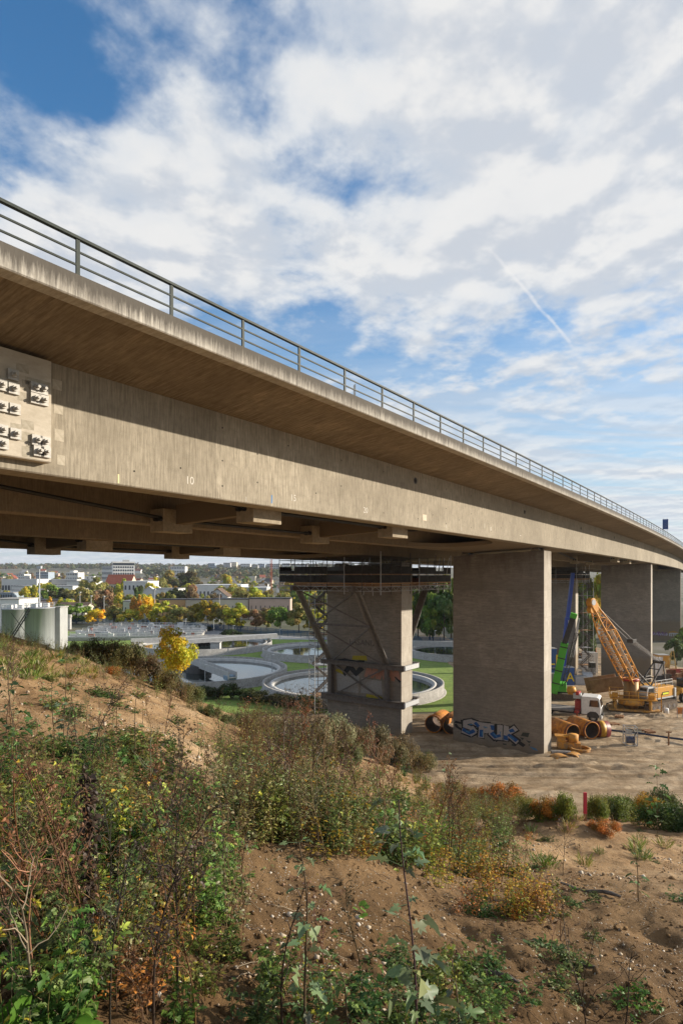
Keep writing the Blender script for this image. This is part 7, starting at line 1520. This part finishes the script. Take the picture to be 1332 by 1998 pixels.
pc = np.array([(.42, .34, .24), (.30, .215, .135), (.56, .50, .41), (.25, .15, .085), (.34, .28, .21)])[rs.choice(5, n, p=[.25, .3, .1, .2, .15])] * rs.uniform(.7, 1.2, (n, 1))
def vcol_mat(name):
    m = bpy.data.materials.new(name); m.use_nodes = True; t = m.node_tree; a = t.nodes.new('ShaderNodeVertexColor'); a.layer_name = 'Col'; t.links.new(a.outputs[0], t.nodes['Principled BSDF'].inputs['Base Color']); t.nodes['Principled BSDF'].inputs['Roughness'].default_value = .85; return m
o = obj('pebbles', arr_mesh('pebbles', V, P, [vcol_mat('pebble')], col=np.repeat(pc, len(OCT), 0))); tag(o, 'pale pebbles and small stones strewn over the bare soil', 'pebbles', kind='stuff')
# clods
xx, yy = strew_points(9000, 2.4, 30, rs=rs); zz_ = hill(xx, yy); n = len(xx); sz = np.clip(np.exp(rs.normal(math.log(.012), .55, n)), .005, .05) * np.where(yy > 12, 1.6, 1)
V, P = scatter_leaves(OCT, OF, np.stack([xx, yy, zz_], -1), frames(unit_rand(n, rs) * .8 + np.array([0, 0, 1.]), rs), sz)
o = obj('soil_clods', arr_mesh('soil_clods', V, P, [M_SOIL])); tag(o, 'crumbled clods of brown soil on the bank', 'soil', kind='stuff')
tw = PL(); xs_, ys_ = strew_points(420, 2.4, 16, rs=rs)
for x, y in zip(xs_, ys_):
    l = rs.uniform(.08, .35); a = rs.uniform(0, 6.28); n_ = 5; q = np.linspace(-.5, .5, n_) * l; px_ = x + q * math.cos(a) + rs.normal(size=n_) * .008; py_ = y + q * math.sin(a) + rs.normal(size=n_) * .008
    tw.stem(np.stack([px_, py_, hill(px_, py_) + .006 + rs.uniform(0, .02, n_)], -1), .0035, .0015, (STR if rs.rand() < .5 else DST * 1.4) * rs.uniform(.7, 1.2), 4)
S, _ = tw.arrays(); o = obj('twigs', arr_mesh('twigs', S[0], [S[1]], [M_PLANT], col=S[2])); tag(o, 'dry twigs and straw scattered on the soil', 'twigs', kind='stuff')
lx, ly = strew_points(2600, 2.4, 20, rs=rs); kp = fbm(lx * .5 + 7, ly * .5, 3) > rs.uniform(-.3, .6, len(lx)); lx, ly = lx[kp], ly[kp]; n = len(lx); pl = PL(); pl.leaves('sim', np.stack([lx, ly, hill(lx, ly) + .012], -1), rs.normal(size=(n, 3)) * np.array([1, 1, .15]), .05 * rs.uniform(.5, 1.3, n), np.array([(.25, .15, .06), (.14, .09, .045), (.38, .26, .06), (.20, .10, .04)])[rs.choice(4, n)] * rs.uniform(.6, 1.2, (n, 1)), rs, 0)
_, L_ = pl.arrays(); o = obj('fallen_leaves', arr_mesh('fallen_leaves', L_[0], [L_[1]], [M_PLANT], col=L_[2])); tag(o, 'brown and yellow fallen leaves lying on the bank', 'leaves', kind='stuff')

# ================================================================== thin valley haze
mb = MB(); mb.bx(-7000, 7000, -420, 7200, -24, 150); o = part('haze', mb, [], None); tag(o, 'thin pale autumn haze filling the valley air', 'haze', kind='stuff')
hm = bpy.data.materials.new('haze'); hm.use_nodes = True; t = hm.node_tree; t.nodes.remove(t.nodes['Principled BSDF'])
pv = t.nodes.new('ShaderNodeVolumePrincipled'); pv.inputs['Color'].default_value = (.86, .91, 1, 1); pv.inputs['Density'].default_value = .00009; pv.inputs['Anisotropy'].default_value = .2
t.links.new(pv.outputs[0], t.nodes['Material Output'].inputs['Volume']); o.data.materials.clear(); o.data.materials.append(hm)
